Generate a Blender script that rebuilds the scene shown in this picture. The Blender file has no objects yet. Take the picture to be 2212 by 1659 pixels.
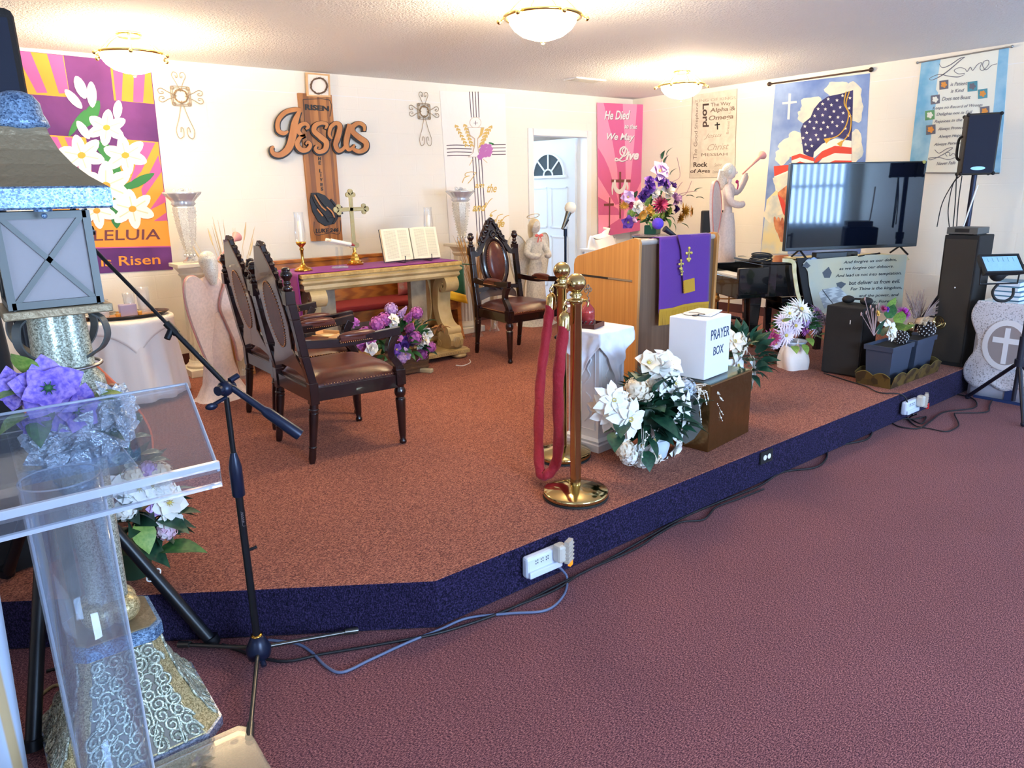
import bpy, bmesh, math, random
from math import sin, cos, pi, radians, atan2, sqrt, hypot
from mathutils import Vector, Matrix, noise
from mathutils.geometry import tessellate_polygon
random.seed(7)
SC = bpy.context.scene
COL = SC.collection
# ---------------------------------------------------------------- camera
CAM = Vector((-7.1882, -6.6626, 1.6250))
YAW, PITCH, ROLL, FPX = 0.6601, 0.2612, -0.0212, 1558.43
_f = Vector((cos(PITCH)*sin(YAW), cos(PITCH)*cos(YAW), -sin(PITCH)))
_r = Vector((cos(YAW), -sin(YAW), 0.0))
_u = _r.cross(_f)
R2 = cos(ROLL)*_r + sin(ROLL)*_u
U2 = -sin(ROLL)*_r + cos(ROLL)*_u
cd = bpy.data.cameras.new('camera')
cam = bpy.data.objects.new('camera', cd); COL.objects.link(cam)
cd.sensor_width = 36.0; cd.lens = FPX/2212*36.0; cd.clip_start = 0.02; cd.clip_end = 60
cam.matrix_world = Matrix(((R2.x, U2.x, -_f.x, CAM.x), (R2.y, U2.y, -_f.y, CAM.y), (R2.z, U2.z, -_f.z, CAM.z), (0, 0, 0, 1)))
SC.camera = cam
# ---------------------------------------------------------------- exposure, world, daylight
SC.view_settings.view_transform = 'Standard'
SC.view_settings.look = 'None'
SC.view_settings.gamma = 1.0
SC.view_settings.use_curve_mapping = False
SC.view_settings.exposure = 0.9
wd = bpy.data.worlds.new('sky'); SC.world = wd; wd.use_nodes = True
wd.node_tree.nodes['Background'].inputs[0].default_value = (0.45, 0.62, 1.0, 1)
wd.node_tree.nodes['Background'].inputs[1].default_value = 1.2
def area(name, loc, aim, sx, sy, power, col):
    l = bpy.data.lights.new(name, 'AREA'); l.shape = 'RECTANGLE'; l.size = sx; l.size_y = sy
    l.energy = power; l.color = col
    o = bpy.data.objects.new(name, l); COL.objects.link(o); o.location = loc
    o.rotation_euler = (Vector(aim)-Vector(loc)).to_track_quat('-Z', 'Y').to_euler()
    return o
BLUE = (0.48, 0.70, 1.0)
area('daylight_rear_window_a', (-1.35, -10.32, 1.6), (-1.6, -3, 1.7), 2.3, 1.3, 330, BLUE)
area('daylight_rear_window_b', (-5.6, -9.9, 1.6), (-5.4, -3, 1.7), 2.0, 1.3, 180, BLUE)
area('daylight_side_window', (-9.4, -6.6, 1.6), (-4, -5.2, 1.0), 2.0, 1.3, 14, BLUE)
area('daylight_next_room', (-1.4, 2.3, 2.5), (-1.2, 0.5, 0.9), 1.6, 1.2, 150, (0.5, 0.72, 1.0))
# ---------------------------------------------------------------- pixel to place
ZS = 0.205; ZC = 2.705
def ray(px, py): return _f + R2*((px-1106.0)/FPX) + U2*(-(py-829.5)/FPX)
def hit(px, py, ax, v):
    d = ray(px, py); t = (v-CAM[ax])/d[ax]; return CAM+d*t
def HX(px, py, x=0.0): return hit(px, py, 0, x)
def HY(px, py, y=0.0): return hit(px, py, 1, y)
def HZ(px, py, z=0.0): return hit(px, py, 2, z)
def up(x, y, py):
    """height above (x,y) that shows at picture row py"""
    k = -(py-829.5)/FPX
    dx, dy = x-CAM.x, y-CAM.y
    a = dx*U2.x+dy*U2.y; b = dx*_f.x+dy*_f.y
    return (k*b-a)/(U2.z-k*_f.z)+CAM.z
# ---------------------------------------------------------------- materials
def lin(c):
    c = c/255.0
    return c/12.92 if c <= 0.04045 else ((c+0.055)/1.055)**2.4
def L(c): return (lin(c[0]), lin(c[1]), lin(c[2]), 1)
MATS = {}
def mat(name, col=(200, 200, 200), rough=0.5, metal=0.0, col2=None, nscale=8.0, lo=0.35, hi=0.65, bump=0.0, bscale=60.0, bdist=0.01,
        emit=0.0, ecol=None, trans=0.0, kind='noise', coat=0.0, sheen=0.0, alpha=1.0, stretch=(1, 1, 1), sub=0.0, detail=4.0):
    if name in MATS: return MATS[name]
    m = bpy.data.materials.new(name); m.use_nodes = True; nt = m.node_tree; N = nt.nodes; K = nt.links
    b = N['Principled BSDF']
    b.inputs['Base Color'].default_value = L(col); b.inputs['Roughness'].default_value = rough; b.inputs['Metallic'].default_value = metal
    b.inputs['Transmission Weight'].default_value = trans; b.inputs['Coat Weight'].default_value = coat
    b.inputs['Sheen Weight'].default_value = sheen; b.inputs['Alpha'].default_value = alpha
    if sub: b.inputs['Subsurface Weight'].default_value = sub
    if emit:
        b.inputs['Emission Color'].default_value = L(ecol or col); b.inputs['Emission Strength'].default_value = emit
    tc = N.new('ShaderNodeTexCoord'); mp = N.new('ShaderNodeMapping'); mp.inputs['Scale'].default_value = stretch
    K.new(tc.outputs['Object'], mp.inputs['Vector'])
    if col2 is not None:
        if kind == 'noise':
            t = N.new('ShaderNodeTexNoise'); t.inputs['Scale'].default_value = nscale; t.inputs['Detail'].default_value = detail; fo = t.outputs['Fac']
        elif kind == 'voro':
            t = N.new('ShaderNodeTexVoronoi'); t.inputs['Scale'].default_value = nscale; fo = t.outputs['Distance']
        elif kind == 'cell':
            t = N.new('ShaderNodeTexVoronoi'); t.inputs['Scale'].default_value = nscale; s = N.new('ShaderNodeSeparateColor')
            K.new(t.outputs['Color'], s.inputs[0]); fo = s.outputs[0]
        elif kind == 'wave':
            t = N.new('ShaderNodeTexWave'); t.inputs['Scale'].default_value = nscale; t.inputs['Distortion'].default_value = 5; t.inputs['Detail'].default_value = 3; fo = t.outputs['Fac']
        K.new(mp.outputs[0], t.inputs['Vector'])
        r = N.new('ShaderNodeValToRGB'); r.color_ramp.elements[0].position = lo; r.color_ramp.elements[1].position = hi
        r.color_ramp.elements[0].color = L(col); r.color_ramp.elements[1].color = L(col2)
        K.new(fo, r.inputs[0]); K.new(r.outputs[0], b.inputs['Base Color'])
    if bump:
        t2 = N.new('ShaderNodeTexNoise'); t2.inputs['Scale'].default_value = bscale; t2.inputs['Detail'].default_value = 3
        K.new(mp.outputs[0], t2.inputs['Vector'])
        bp = N.new('ShaderNodeBump'); bp.inputs['Strength'].default_value = bump; bp.inputs['Distance'].default_value = bdist
        K.new(t2.outputs['Fac'], bp.inputs['Height']); K.new(bp.outputs[0], b.inputs['Normal'])
    MATS[name] = m; return m
def glitter(name, col, col2, scale=260.0, rough=0.35, metal=0.55, strength=0.9):
    """fine flakes: each cell gets its own tilt and tint"""
    if name in MATS: return MATS[name]
    m = bpy.data.materials.new(name); m.use_nodes = True; N = m.node_tree.nodes; K = m.node_tree.links; b = N['Principled BSDF']
    tc = N.new('ShaderNodeTexCoord'); v = N.new('ShaderNodeTexVoronoi'); v.inputs['Scale'].default_value = scale
    K.new(tc.outputs['Object'], v.inputs['Vector'])
    s = N.new('ShaderNodeSeparateColor'); K.new(v.outputs['Color'], s.inputs[0])
    r = N.new('ShaderNodeValToRGB'); r.color_ramp.elements[0].color = L(col); r.color_ramp.elements[1].color = L(col2)
    K.new(s.outputs[0], r.inputs[0]); K.new(r.outputs[0], b.inputs['Base Color'])
    bp = N.new('ShaderNodeBump'); bp.inputs['Strength'].default_value = strength; bp.inputs['Distance'].default_value = 0.004
    K.new(s.outputs[1], bp.inputs['Height']); K.new(bp.outputs[0], b.inputs['Normal'])
    b.inputs['Roughness'].default_value = rough; b.inputs['Metallic'].default_value = metal
    MATS[name] = m; return m
def clear(name, tint=(250, 252, 255), gloss=0.12, rough=0.02, haze=0.0, hcol=(255, 255, 255)):
    """clear plastic or thin glass: lets most light straight through, glances off the rest"""
    if name in MATS: return MATS[name]
    m = bpy.data.materials.new(name); m.use_nodes = True; N = m.node_tree.nodes; K = m.node_tree.links
    out = N['Material Output']; N.remove(N['Principled BSDF'])
    t = N.new('ShaderNodeBsdfTransparent'); t.inputs[0].default_value = L(tint)
    g = N.new('ShaderNodeBsdfGlossy'); g.inputs['Roughness'].default_value = rough
    lw = N.new('ShaderNodeFresnel'); lw.inputs[0].default_value = 1.42
    mt = N.new('ShaderNodeMath'); mt.operation = 'MULTIPLY_ADD'; mt.inputs[1].default_value = 0.4; mt.inputs[2].default_value = gloss*0.10
    K.new(lw.outputs[0], mt.inputs[0])
    mx = N.new('ShaderNodeMixShader'); K.new(mt.outputs[0], mx.inputs[0]); K.new(t.outputs[0], mx.inputs[1]); K.new(g.outputs[0], mx.inputs[2])
    last = mx
    if haze:
        d = N.new('ShaderNodeBsdfDiffuse'); d.inputs[0].default_value = L(hcol)
        m2 = N.new('ShaderNodeMixShader'); m2.inputs[0].default_value = haze
        K.new(mx.outputs[0], m2.inputs[1]); K.new(d.outputs[0], m2.inputs[2]); last = m2
    K.new(last.outputs[0], out.inputs[0]); MATS[name] = m; return m
def lace(name, col, scale=60.0, thr=0.45, kind='noise', glit=0.0, metal=0.0, width=0.1, amin=0.1):
    """open fabric: a procedural pattern of holes"""
    if name in MATS: return MATS[name]
    m = bpy.data.materials.new(name); m.use_nodes = True; N = m.node_tree.nodes; K = m.node_tree.links
    b = N['Principled BSDF']; b.inputs['Base Color'].default_value = L(col); b.inputs['Roughness'].default_value = 0.6; b.inputs['Metallic'].default_value = metal
    tc = N.new('ShaderNodeTexCoord')
    t = N.new('ShaderNodeTexNoise' if kind == 'noise' else 'ShaderNodeTexVoronoi'); t.inputs['Scale'].default_value = scale
    if kind == 'edge': t.feature = 'DISTANCE_TO_EDGE'
    K.new(tc.outputs['Object'], t.inputs['Vector'])
    r = N.new('ShaderNodeValToRGB'); r.color_ramp.elements[0].position = thr; r.color_ramp.elements[1].position = min(1, thr+width)
    a0, a1 = (1, 0.12) if kind == 'edge' else (amin, 1)
    r.color_ramp.elements[0].color = (a0, a0, a0, 1); r.color_ramp.elements[1].color = (a1, a1, a1, 1)
    K.new(t.outputs[0], r.inputs[0]); K.new(r.outputs[0], b.inputs['Alpha'])
    if glit:
        v = N.new('ShaderNodeTexVoronoi'); v.inputs['Scale'].default_value = 400
        K.new(tc.outputs['Object'], v.inputs['Vector'])
        bp = N.new('ShaderNodeBump'); bp.inputs['Strength'].default_value = glit; bp.inputs['Distance'].default_value = 0.004
        K.new(v.outputs['Distance'], bp.inputs['Height']); K.new(bp.outputs[0], b.inputs['Normal']); b.inputs['Roughness'].default_value = 0.25
    MATS[name] = m; return m
# ---------------------------------------------------------------- mesh builder
class MB:
    def __init__(s):
        s.v = []; s.f = []; s.mi = []; s.sm = []; s.m = 0; s.T = Matrix.Identity(4)
    def mt(s, i): s.m = i; return s
    def at(s, T=None): s.T = T if T is not None else Matrix.Identity(4); return s
    def add(s, vs, fs, smooth=False):
        n = len(s.v); s.v += [s.T @ Vector(p) for p in vs]
        for f in fs: s.f.append(tuple(i+n for i in f)); s.mi.append(s.m); s.sm.append(smooth)
        return s
    def box(s, c, d, rz=0.0, taper=1.0):
        x, y, z = c; a, b, h = d[0]/2, d[1]/2, d[2]/2; vs = []
        for zz, k in ((-h, 1.0), (h, taper)):
            for sx, sy in ((-1, -1), (1, -1), (1, 1), (-1, 1)):
                X, Y = sx*a*k, sy*b*k; vs.append((x+X*cos(rz)-Y*sin(rz), y+X*sin(rz)+Y*cos(rz), z+zz))
        return s.add(vs, [(3, 2, 1, 0), (4, 5, 6, 7), (0, 1, 5, 4), (1, 2, 6, 5), (2, 3, 7, 6), (3, 0, 4, 7)])
    def box2(s, p, q):
        return s.box([(p[i]+q[i])/2 for i in range(3)], [abs(q[i]-p[i]) for i in range(3)])
    def lathe(s, prof, n=24, c=(0, 0, 0), sx=1.0, sy=1.0, smooth=True, ripple=None):
        vs = []
        for r, z in prof:
            for i in range(n):
                a = 2*pi*i/n; k = 1.0
                if ripple: k = 1+ripple[0]*cos(ripple[1]*a)*(ripple[2](z) if len(ripple) > 2 else 1)
                vs.append((c[0]+r*k*cos(a)*sx, c[1]+r*k*sin(a)*sy, c[2]+z))
        fs = []
        for j in range(len(prof)-1):
            for i in range(n): fs.append((j*n+i, j*n+(i+1) % n, (j+1)*n+(i+1) % n, (j+1)*n+i))
        s.add(vs, fs, smooth)
        m = len(prof)
        if prof[0][0] > 1e-5: s.add(vs[:n], [tuple(range(n-1, -1, -1))])
        if prof[-1][0] > 1e-5: s.add(vs[(m-1)*n:], [tuple(range(n))])
        return s
    def cyl(s, p, q, r, r2=None, n=12, smooth=True):
        return s.tube([p, q], [r, r if r2 is None else r2], n, smooth)
    def tube(s, pts, r, n=8, smooth=True, closed=False, flat=1.0):
        pts = [Vector(p) for p in pts]; m = len(pts)
        if not isinstance(r, (list, tuple)): r = [r]*m
        vs = []; prev = None
        for i, p in enumerate(pts):
            if closed: t = pts[(i+1) % m]-pts[i-1]
            else: t = pts[min(i+1, m-1)]-pts[max(i-1, 0)]
            t = t.normalized() if t.length > 1e-9 else Vector((0, 0, 1))
            if prev is None:
                a = Vector((0, 0, 1)) if abs(t.z) < 0.9 else Vector((1, 0, 0)); prev = (a-t*a.dot(t)).normalized()
            else:
                q = prev-t*prev.dot(t); prev = q.normalized() if q.length > 1e-6 else prev
            w = t.cross(prev)
            for k in range(n):
                a = 2*pi*k/n; vs.append(p+prev*(cos(a)*r[i]*flat)+w*(sin(a)*r[i]))
        fs = []
        for j in range(m if closed else m-1):
            jn = (j+1) % m
            for k in range(n): fs.append((j*n+k, j*n+(k+1) % n, jn*n+(k+1) % n, jn*n+k))
        s.add(vs, fs, smooth)
        if not closed: s.add(vs[:n], [tuple(range(n-1, -1, -1))]); s.add(vs[-n:], [tuple(range(n))])
        return s
    def sph(s, c, r, n=14, m=9, smooth=True):
        if not isinstance(r, (list, tuple)): r = (r, r, r)
        vs = [(c[0], c[1], c[2]+r[2])]
        for j in range(1, m):
            a = pi*j/m
            for i in range(n): vs.append((c[0]+r[0]*sin(a)*cos(2*pi*i/n), c[1]+r[1]*sin(a)*sin(2*pi*i/n), c[2]+r[2]*cos(a)))
        vs.append((c[0], c[1], c[2]-r[2])); e = len(vs)-1; fs = []
        for i in range(n):
            fs.append((0, 1+i, 1+(i+1) % n)); fs.append((e, 1+(m-2)*n+(i+1) % n, 1+(m-2)*n+i))
            for j in range(m-2): fs.append((1+j*n+i, 1+(j+1)*n+i, 1+(j+1)*n+(i+1) % n, 1+j*n+(i+1) % n))
        return s.add(vs, fs, smooth)
    def grid(s, fn, nu, nv, smooth=True, th=0.0):
        vs = [fn(i/nu, j/nv) for j in range(nv+1) for i in range(nu+1)]
        fs = [(j*(nu+1)+i, j*(nu+1)+i+1, (j+1)*(nu+1)+i+1, (j+1)*(nu+1)+i) for j in range(nv) for i in range(nu)]
        return s.add(vs, fs, smooth)
    def prism(s, poly, fn, d0, d1):
        """poly: 2D outline; fn(u,v,d) -> 3D; solid between d0 and d1"""
        n = len(poly); a = sum(poly[i][0]*poly[(i+1) % n][1]-poly[(i+1) % n][0]*poly[i][1] for i in range(n))
        if a < 0: poly = poly[::-1]
        vs = [fn(u, v, d0) for u, v in poly]+[fn(u, v, d1) for u, v in poly]
        tri = tessellate_polygon([[Vector((u, v, 0)) for u, v in poly]])
        fs = [tuple(t) for t in tri]+[tuple(i+n for i in t[::-1]) for t in tri]
        fs += [(i, (i+1) % n, (i+1) % n+n, i+n) for i in range(n)]
        return s.add(vs, fs)
    def text(s, txt, fn, d0=0.0, d1=0.002, shear=0.0, bold=0.0, box=(0, 0, 1, 1)):
        """letters fitted into box (u0,v0,u1,v1) of fn(u,v,d)"""
        V, F = glyphs(txt, shear, bold); u0, v0, u1, v1 = box
        n = len(V); vs = []
        for d in (d0, d1): vs += [fn(u0+(u1-u0)*a, v0+(v1-v0)*b, d) for a, b in V]
        e = {}
        for f in F:
            for i in range(len(f)): e[(f[i], f[(i+1) % len(f)])] = 1
        fs = [tuple(i+n for i in f) for f in F]
        for (a, b) in e:
            if (b, a) not in e: fs.append((a, b, b+n, a+n))
        return s.add(vs, fs)
    def build(s, name, mats, parent=None, bevel=0.0, world=False, sub=0, solid=0.0, fix=True):
        me = bpy.data.meshes.new(name)
        off = Vector((0, 0, 0))
        if world and parent is not None: off = parent.location.copy()
        elif parent is None and s.v and s.org is not None: off = s.org
        me.from_pydata([p-off for p in s.v], [], s.f)
        for p, i, sm in zip(me.polygons, s.mi, s.sm): p.material_index = i; p.use_smooth = sm
        if not isinstance(mats, (list, tuple)): mats = [mats]
        for m in mats: me.materials.append(m)
        if fix:
            bm = bmesh.new(); bm.from_mesh(me); bmesh.ops.recalc_face_normals(bm, faces=bm.faces); bm.to_mesh(me); bm.free()
        me.update()
        o = bpy.data.objects.new(name, me); COL.objects.link(o)
        if parent is not None: o.parent = parent
        elif s.org is not None: o.location = s.org
        if solid:
            md = o.modifiers.new('thickness', 'SOLIDIFY'); md.thickness = solid; md.offset = 0
        if bevel:
            md = o.modifiers.new('edges', 'BEVEL'); md.width = bevel; md.segments = 2; md.limit_method = 'ANGLE'; md.angle_limit = radians(40)
        if sub:
            md = o.modifiers.new('smooth', 'SUBSURF'); md.levels = sub; md.render_levels = sub
        return o
    org = None
_G = {}
def glyphs(txt, shear, bold):
    k = (txt, shear, bold)
    if k in _G: return _G[k]
    c = bpy.data.curves.new('txt', 'FONT'); c.body = txt; c.size = 1.0; c.shear = shear; c.offset = bold; c.resolution_u = 3
    o = bpy.data.objects.new('txt', c); COL.objects.link(o)
    dg = bpy.context.evaluated_depsgraph_get(); ev = o.evaluated_get(dg); me = ev.to_mesh()
    vs = [(v.co.x, v.co.y) for v in me.vertices]; fs = [tuple(p.vertices) for p in me.polygons]
    ev.to_mesh_clear(); bpy.data.objects.remove(o); bpy.data.curves.remove(c)
    x0 = min(v[0] for v in vs); x1 = max(v[0] for v in vs); y0 = min(v[1] for v in vs); y1 = max(v[1] for v in vs)
    _G[k] = ([((x-x0)/(x1-x0), (y-y0)/(y1-y0)) for x, y in vs], fs); return _G[k]
def tag(o, label=None, cat=None, group=None, kind=None):
    if label: o['label'] = label
    if cat: o['category'] = cat
    if group: o['group'] = group
    if kind: o['kind'] = kind
    return o
def thing(name, loc, label, cat, group=None, rz=0.0):
    o = bpy.data.objects.new(name, None); COL.objects.link(o); o.empty_display_size = 0.05
    o.location = loc; o.rotation_euler = (0, 0, rz); return tag(o, label, cat, group)
def one(mb, name, mats, org, label, cat, group=None, **k):
    """a thing that is a single mesh, given in world coordinates"""
    mb.org = Vector(org); return tag(mb.build(name, mats, **k), label, cat, group)
def copy_tree(o, parent=None):
    c = o.copy(); COL.objects.link(c)
    if parent is not None: c.parent = parent
    for ch in list(o.children): copy_tree(ch, c)
    return c
def quadmap(tl, tr, br, bl, nrm=None):
    """fn(u,v,d): u 0..1 left to right, v 0..1 bottom to top, d out of the face"""
    tl, tr, br, bl = map(Vector, (tl, tr, br, bl))
    n = nrm if nrm is not None else (tr-tl).cross(tl-bl).normalized()*-1
    def fn(u, v, d=0.0): return (bl*(1-u)+br*u)*(1-v)+(tl*(1-u)+tr*u)*v+n*d
    return fn
def pxwall1(u, v, d=0.0):
    p = HY(u, v, 0.0); return Vector((p.x, -d, p.z))
def pxwall2(u, v, d=0.0):
    p = HX(u, v, 0.0); return Vector((-d, p.y, p.z))
def smoothpts(pts, k=6, closed=False):
    """Catmull-Rom through points of any dimension"""
    n = len(pts); out = []
    P = [Vector(p) for p in pts]
    for i in range(n if closed else n-1):
        if closed: a, b, c, d = P[i-1], P[i], P[(i+1) % n], P[(i+2) % n]
        else: a, b, c, d = P[max(i-1, 0)], P[i], P[i+1], P[min(i+2, n-1)]
        for j in range(k):
            t = j/k; out.append(0.5*((2*b)+(c-a)*t+(2*a-5*b+4*c-d)*t*t+(3*b-a-3*c+d)*t**3))
    if not closed: out.append(P[-1])
    return out
def ribbon2d(pts, w, k=6):
    """outline of a thick stroke through 2D points; w a number or a list per point"""
    n = len(pts)
    if not isinstance(w, (list, tuple)): w = [w]*n
    q = smoothpts([(p[0], p[1], ww) for p, ww in zip(pts, w)], k)
    L1 = []; R1 = []
    for i, p in enumerate(q):
        t = q[min(i+1, len(q)-1)]-q[max(i-1, 0)]; t = Vector((t.x, t.y))
        if t.length < 1e-9: t = Vector((1, 0))
        t.normalize(); nn = Vector((-t.y, t.x))*p.z/2
        L1.append((p.x+nn.x, p.y+nn.y)); R1.append((p.x-nn.x, p.y-nn.y))
    return L1, R1
def stroke(mb, pts, w, fn, d0, d1, k=6):
    """solid flat stroke (a band of box-like pieces) along 2D points"""
    A, B = ribbon2d(pts, w, k); n = len(A)
    vs = [fn(*p, d0) for p in A]+[fn(*p, d0) for p in B]+[fn(*p, d1) for p in A]+[fn(*p, d1) for p in B]
    fs = []
    for i in range(n-1):
        fs += [(2*n+i, 2*n+i+1, 3*n+i+1, 3*n+i), (i, i+1, 2*n+i+1, 2*n+i), (n+i, n+i+1, 3*n+i+1, 3*n+i), (i, i+1, n+i+1, n+i)]
    fs += [(0, n, 3*n, 2*n), (n-1, 2*n-1, 4*n-1, 3*n-1)]
    return mb.add(vs, fs)
# ================================================================ the room
def carpet(name, a, b, c):
    m = bpy.data.materials.new(name); m.use_nodes = True; N = m.node_tree.nodes; K = m.node_tree.links; s = N['Principled BSDF']
    tc = N.new('ShaderNodeTexCoord')
    n1 = N.new('ShaderNodeTexNoise'); n1.inputs['Scale'].default_value = 130; n1.inputs['Detail'].default_value = 4; n1.inputs['Roughness'].default_value = 0.75
    n2 = N.new('ShaderNodeTexNoise'); n2.inputs['Scale'].default_value = 2.2; n2.inputs['Detail'].default_value = 3
    mp = N.new('ShaderNodeMapping'); mp.inputs['Scale'].default_value = (1, 2.3, 1); K.new(tc.outputs['Object'], mp.inputs[0])
    K.new(mp.outputs[0], n1.inputs['Vector']); K.new(tc.outputs['Object'], n2.inputs['Vector'])
    r = N.new('ShaderNodeValToRGB'); e = r.color_ramp.elements
    e[0].position = 0.40; e[0].color = L(a); e[1].position = 0.61; e[1].color = L(c)
    x = e.new(0.5); x.color = L(b)
    K.new(n1.outputs['Fac'], r.inputs[0])
    mx = N.new('ShaderNodeMixRGB'); mx.blend_type = 'MULTIPLY'; mx.inputs[0].default_value = 0.22
    K.new(r.outputs[0], mx.inputs[1]); K.new(n2.outputs['Fac'], mx.inputs[2]); K.new(mx.outputs[0], s.inputs['Base Color'])
    s.inputs['Roughness'].default_value = 0.95; s.inputs['Sheen Weight'].default_value = 0.05; s.inputs['Specular IOR Level'].default_value = 0.1
    bp = N.new('ShaderNodeBump'); bp.inputs['Strength'].default_value = 0.35; bp.inputs['Distance'].default_value = 0.002
    K.new(n1.outputs['Fac'], bp.inputs['Height']); K.new(bp.outputs[0], s.inputs['Normal']); return m
M_carpet = carpet('burgundy_carpet', (76, 40, 38), (144, 84, 72), (208, 140, 112))
M_floor = carpet('plum_carpet', (54, 30, 42), (116, 68, 76), (188, 128, 124))  # platform carpet again, cooler light of the main floor tinted into its colours
M_riser = carpet('navy_carpet', (14, 11, 26), (31, 26, 56), (62, 52, 92))  # same carpet on the riser, dim blue daylight put into its colours
def blockwall(name, base):
    m = bpy.data.materials.new(name); m.use_nodes = True; N = m.node_tree.nodes; K = m.node_tree.links; s = N['Principled BSDF']
    s.inputs['Base Color'].default_value = L(base); s.inputs['Roughness'].default_value = 0.55
    tc = N.new('ShaderNodeTexCoord'); sp = N.new('ShaderNodeSeparateXYZ'); K.new(tc.outputs['Object'], sp.inputs[0])
    ad = N.new('ShaderNodeMath'); ad.operation = 'ADD'; K.new(sp.outputs[0], ad.inputs[0]); K.new(sp.outputs[1], ad.inputs[1])
    cb = N.new('ShaderNodeCombineXYZ'); K.new(ad.outputs[0], cb.inputs[0]); K.new(sp.outputs[2], cb.inputs[1])
    br = N.new('ShaderNodeTexBrick'); br.inputs['Scale'].default_value = 1; br.inputs['Brick Width'].default_value = 0.4; br.inputs['Row Height'].default_value = 0.2
    br.inputs['Mortar Size'].default_value = 0.006; br.inputs['Mortar Smooth'].default_value = 0.6
    K.new(cb.outputs[0], br.inputs['Vector'])
    n = N.new('ShaderNodeTexNoise'); n.inputs['Scale'].default_value = 90; K.new(tc.outputs['Object'], n.inputs['Vector'])
    b1 = N.new('ShaderNodeBump'); b1.inputs['Strength'].default_value = 0.22; b1.inputs['Distance'].default_value = 0.004; b1.invert = True
    K.new(br.outputs['Fac'], b1.inputs['Height'])
    b2 = N.new('ShaderNodeBump'); b2.inputs['Strength'].default_value = 0.12; b2.inputs['Distance'].default_value = 0.004
    K.new(n.outputs['Fac'], b2.inputs['Height']); K.new(b1.outputs[0], b2.inputs['Normal']); K.new(b2.outputs[0], s.inputs['Normal']); return m
M_wall = blockwall('white_painted_block', (238, 232, 218))
M_ceil = mat('popcorn_ceiling', (238, 237, 235), 0.9, bump=1.0, bscale=70, bdist=0.012)
M_white = mat('white_paint', (238, 237, 234), 0.45)
M_base = mat('brown_rubber_base', (88, 46, 38), 0.6)
M_green = mat('green_curtain', (62, 92, 40), 0.85, col2=(120, 150, 74), nscale=40, kind='wave', stretch=(1, .1, .02))
XL, YF = -9.6, -10.1
def struct(mb, name, mats, org=(0, 0, 0), **k):
    mb.org = Vector(org); return tag(mb.build(name, mats, **k), kind='structure')
struct(MB().box2((XL, YF, -0.1), (0, 0, 0)), 'floor', M_floor)
struct(MB().box2((XL, YF, ZC), (0.1, 0.1, ZC+0.1)), 'ceiling', M_ceil)
# raised platform: carpet top, riser face coloured as if in dim blue daylight
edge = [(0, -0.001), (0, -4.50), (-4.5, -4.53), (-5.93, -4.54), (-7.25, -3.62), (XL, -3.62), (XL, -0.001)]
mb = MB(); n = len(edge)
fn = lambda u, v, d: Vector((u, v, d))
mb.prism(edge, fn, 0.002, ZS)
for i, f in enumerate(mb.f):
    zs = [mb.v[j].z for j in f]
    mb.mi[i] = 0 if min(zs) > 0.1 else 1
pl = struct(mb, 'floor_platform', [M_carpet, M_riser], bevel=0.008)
# walls
D0, D1, DH = -1.655, -0.79, 2.245   # door opening
mb = MB(); mb.box2((XL, 0, 0), (D0, 0.12, ZC)); mb.box2((D1, 0, 0), (0.12, 0.12, ZC)); mb.box2((D0, 0, DH), (D1, 0.12, ZC)); mb.box2((D0, 0, 0), (D1, 0.12, ZS))
struct(mb, 'wall_back', M_wall)
struct(MB().box2((0, YF, 0), (0.12, 0, ZC)), 'wall_right', M_wall)
# walls with window openings (behind and beside the camera)
def winwall(name, axis, pos, wins, a0, a1, th):
    mb = MB(); W = sorted(wins); cur = a0
    def B(u0, u1, z0, z1):
        if axis == 'y': mb.box2((u0, pos, z0), (u1, pos+th, z1))
        else: mb.box2((pos, u0, z0), (pos+th, u1, z1))
    for (u0, u1) in W:
        B(cur, u0, 0, ZC); B(u0, u1, 0, 0.95); B(u0, u1, 2.25, ZC); cur = u1
    B(cur, a1, 0, ZC); struct(mb, name, M_wall)
winwall('wall_front', 'y', YF, [(-2.5, -0.2), (-6.6, -4.6)], XL, 0, -0.12)
winwall('wall_left', 'x', XL, [(-7.6, -5.6)], YF, 0, -0.12)
M_pane = clear('window_glass')
wi = 1
for axis, pos, u0, u1 in (('y', YF, -2.5, -0.2), ('y', YF, -6.6, -4.6), ('x', XL, -7.6, -5.6)):
    mb = MB(); g = MB()
    def B(m, a, b, z0, z1, t):
        if axis == 'y': m.box2((a, pos-0.06-t/2, z0), (b, pos-0.06+t/2, z1))
        else: m.box2((pos-0.06-t/2, a, z0), (pos-0.06+t/2, b, z1))
    um = (u0+u1)/2
    for a, b in ((u0, u0+.05), (um-.025, um+.025), (u1-.05, u1)): B(mb, a, b, .95, 2.25, .06)
    for z in (.95, 1.575, 2.2): B(mb, u0, u1, z, z+.05, .05)
    w = struct(mb, 'window_%d' % wi, M_white); B(g, u0+.05, u1-.05, 1.0, 2.2, .006); g.build('window_pane', M_pane, w); wi += 1
# vertical blinds in the window that the television mirrors
bl = thing('vertical_blinds', (-1.35, YF+.03, 2.3), 'pale vertical blinds over the rear window, mirrored in the television', 'blinds'); mb = MB()
for i in range(22): mb.box((-2.48+i*.105, YF+.05, 1.6), (.085, .004, 1.36), .75)
mb.build('slats', mat('blind_slat', (190, 214, 236), .6), bl, world=True); mb = MB(); mb.box2((-2.55, YF+.01, 2.28), (-.15, YF+.09, 2.34)); mb.build('headrail', M_white, bl, world=True)
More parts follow.
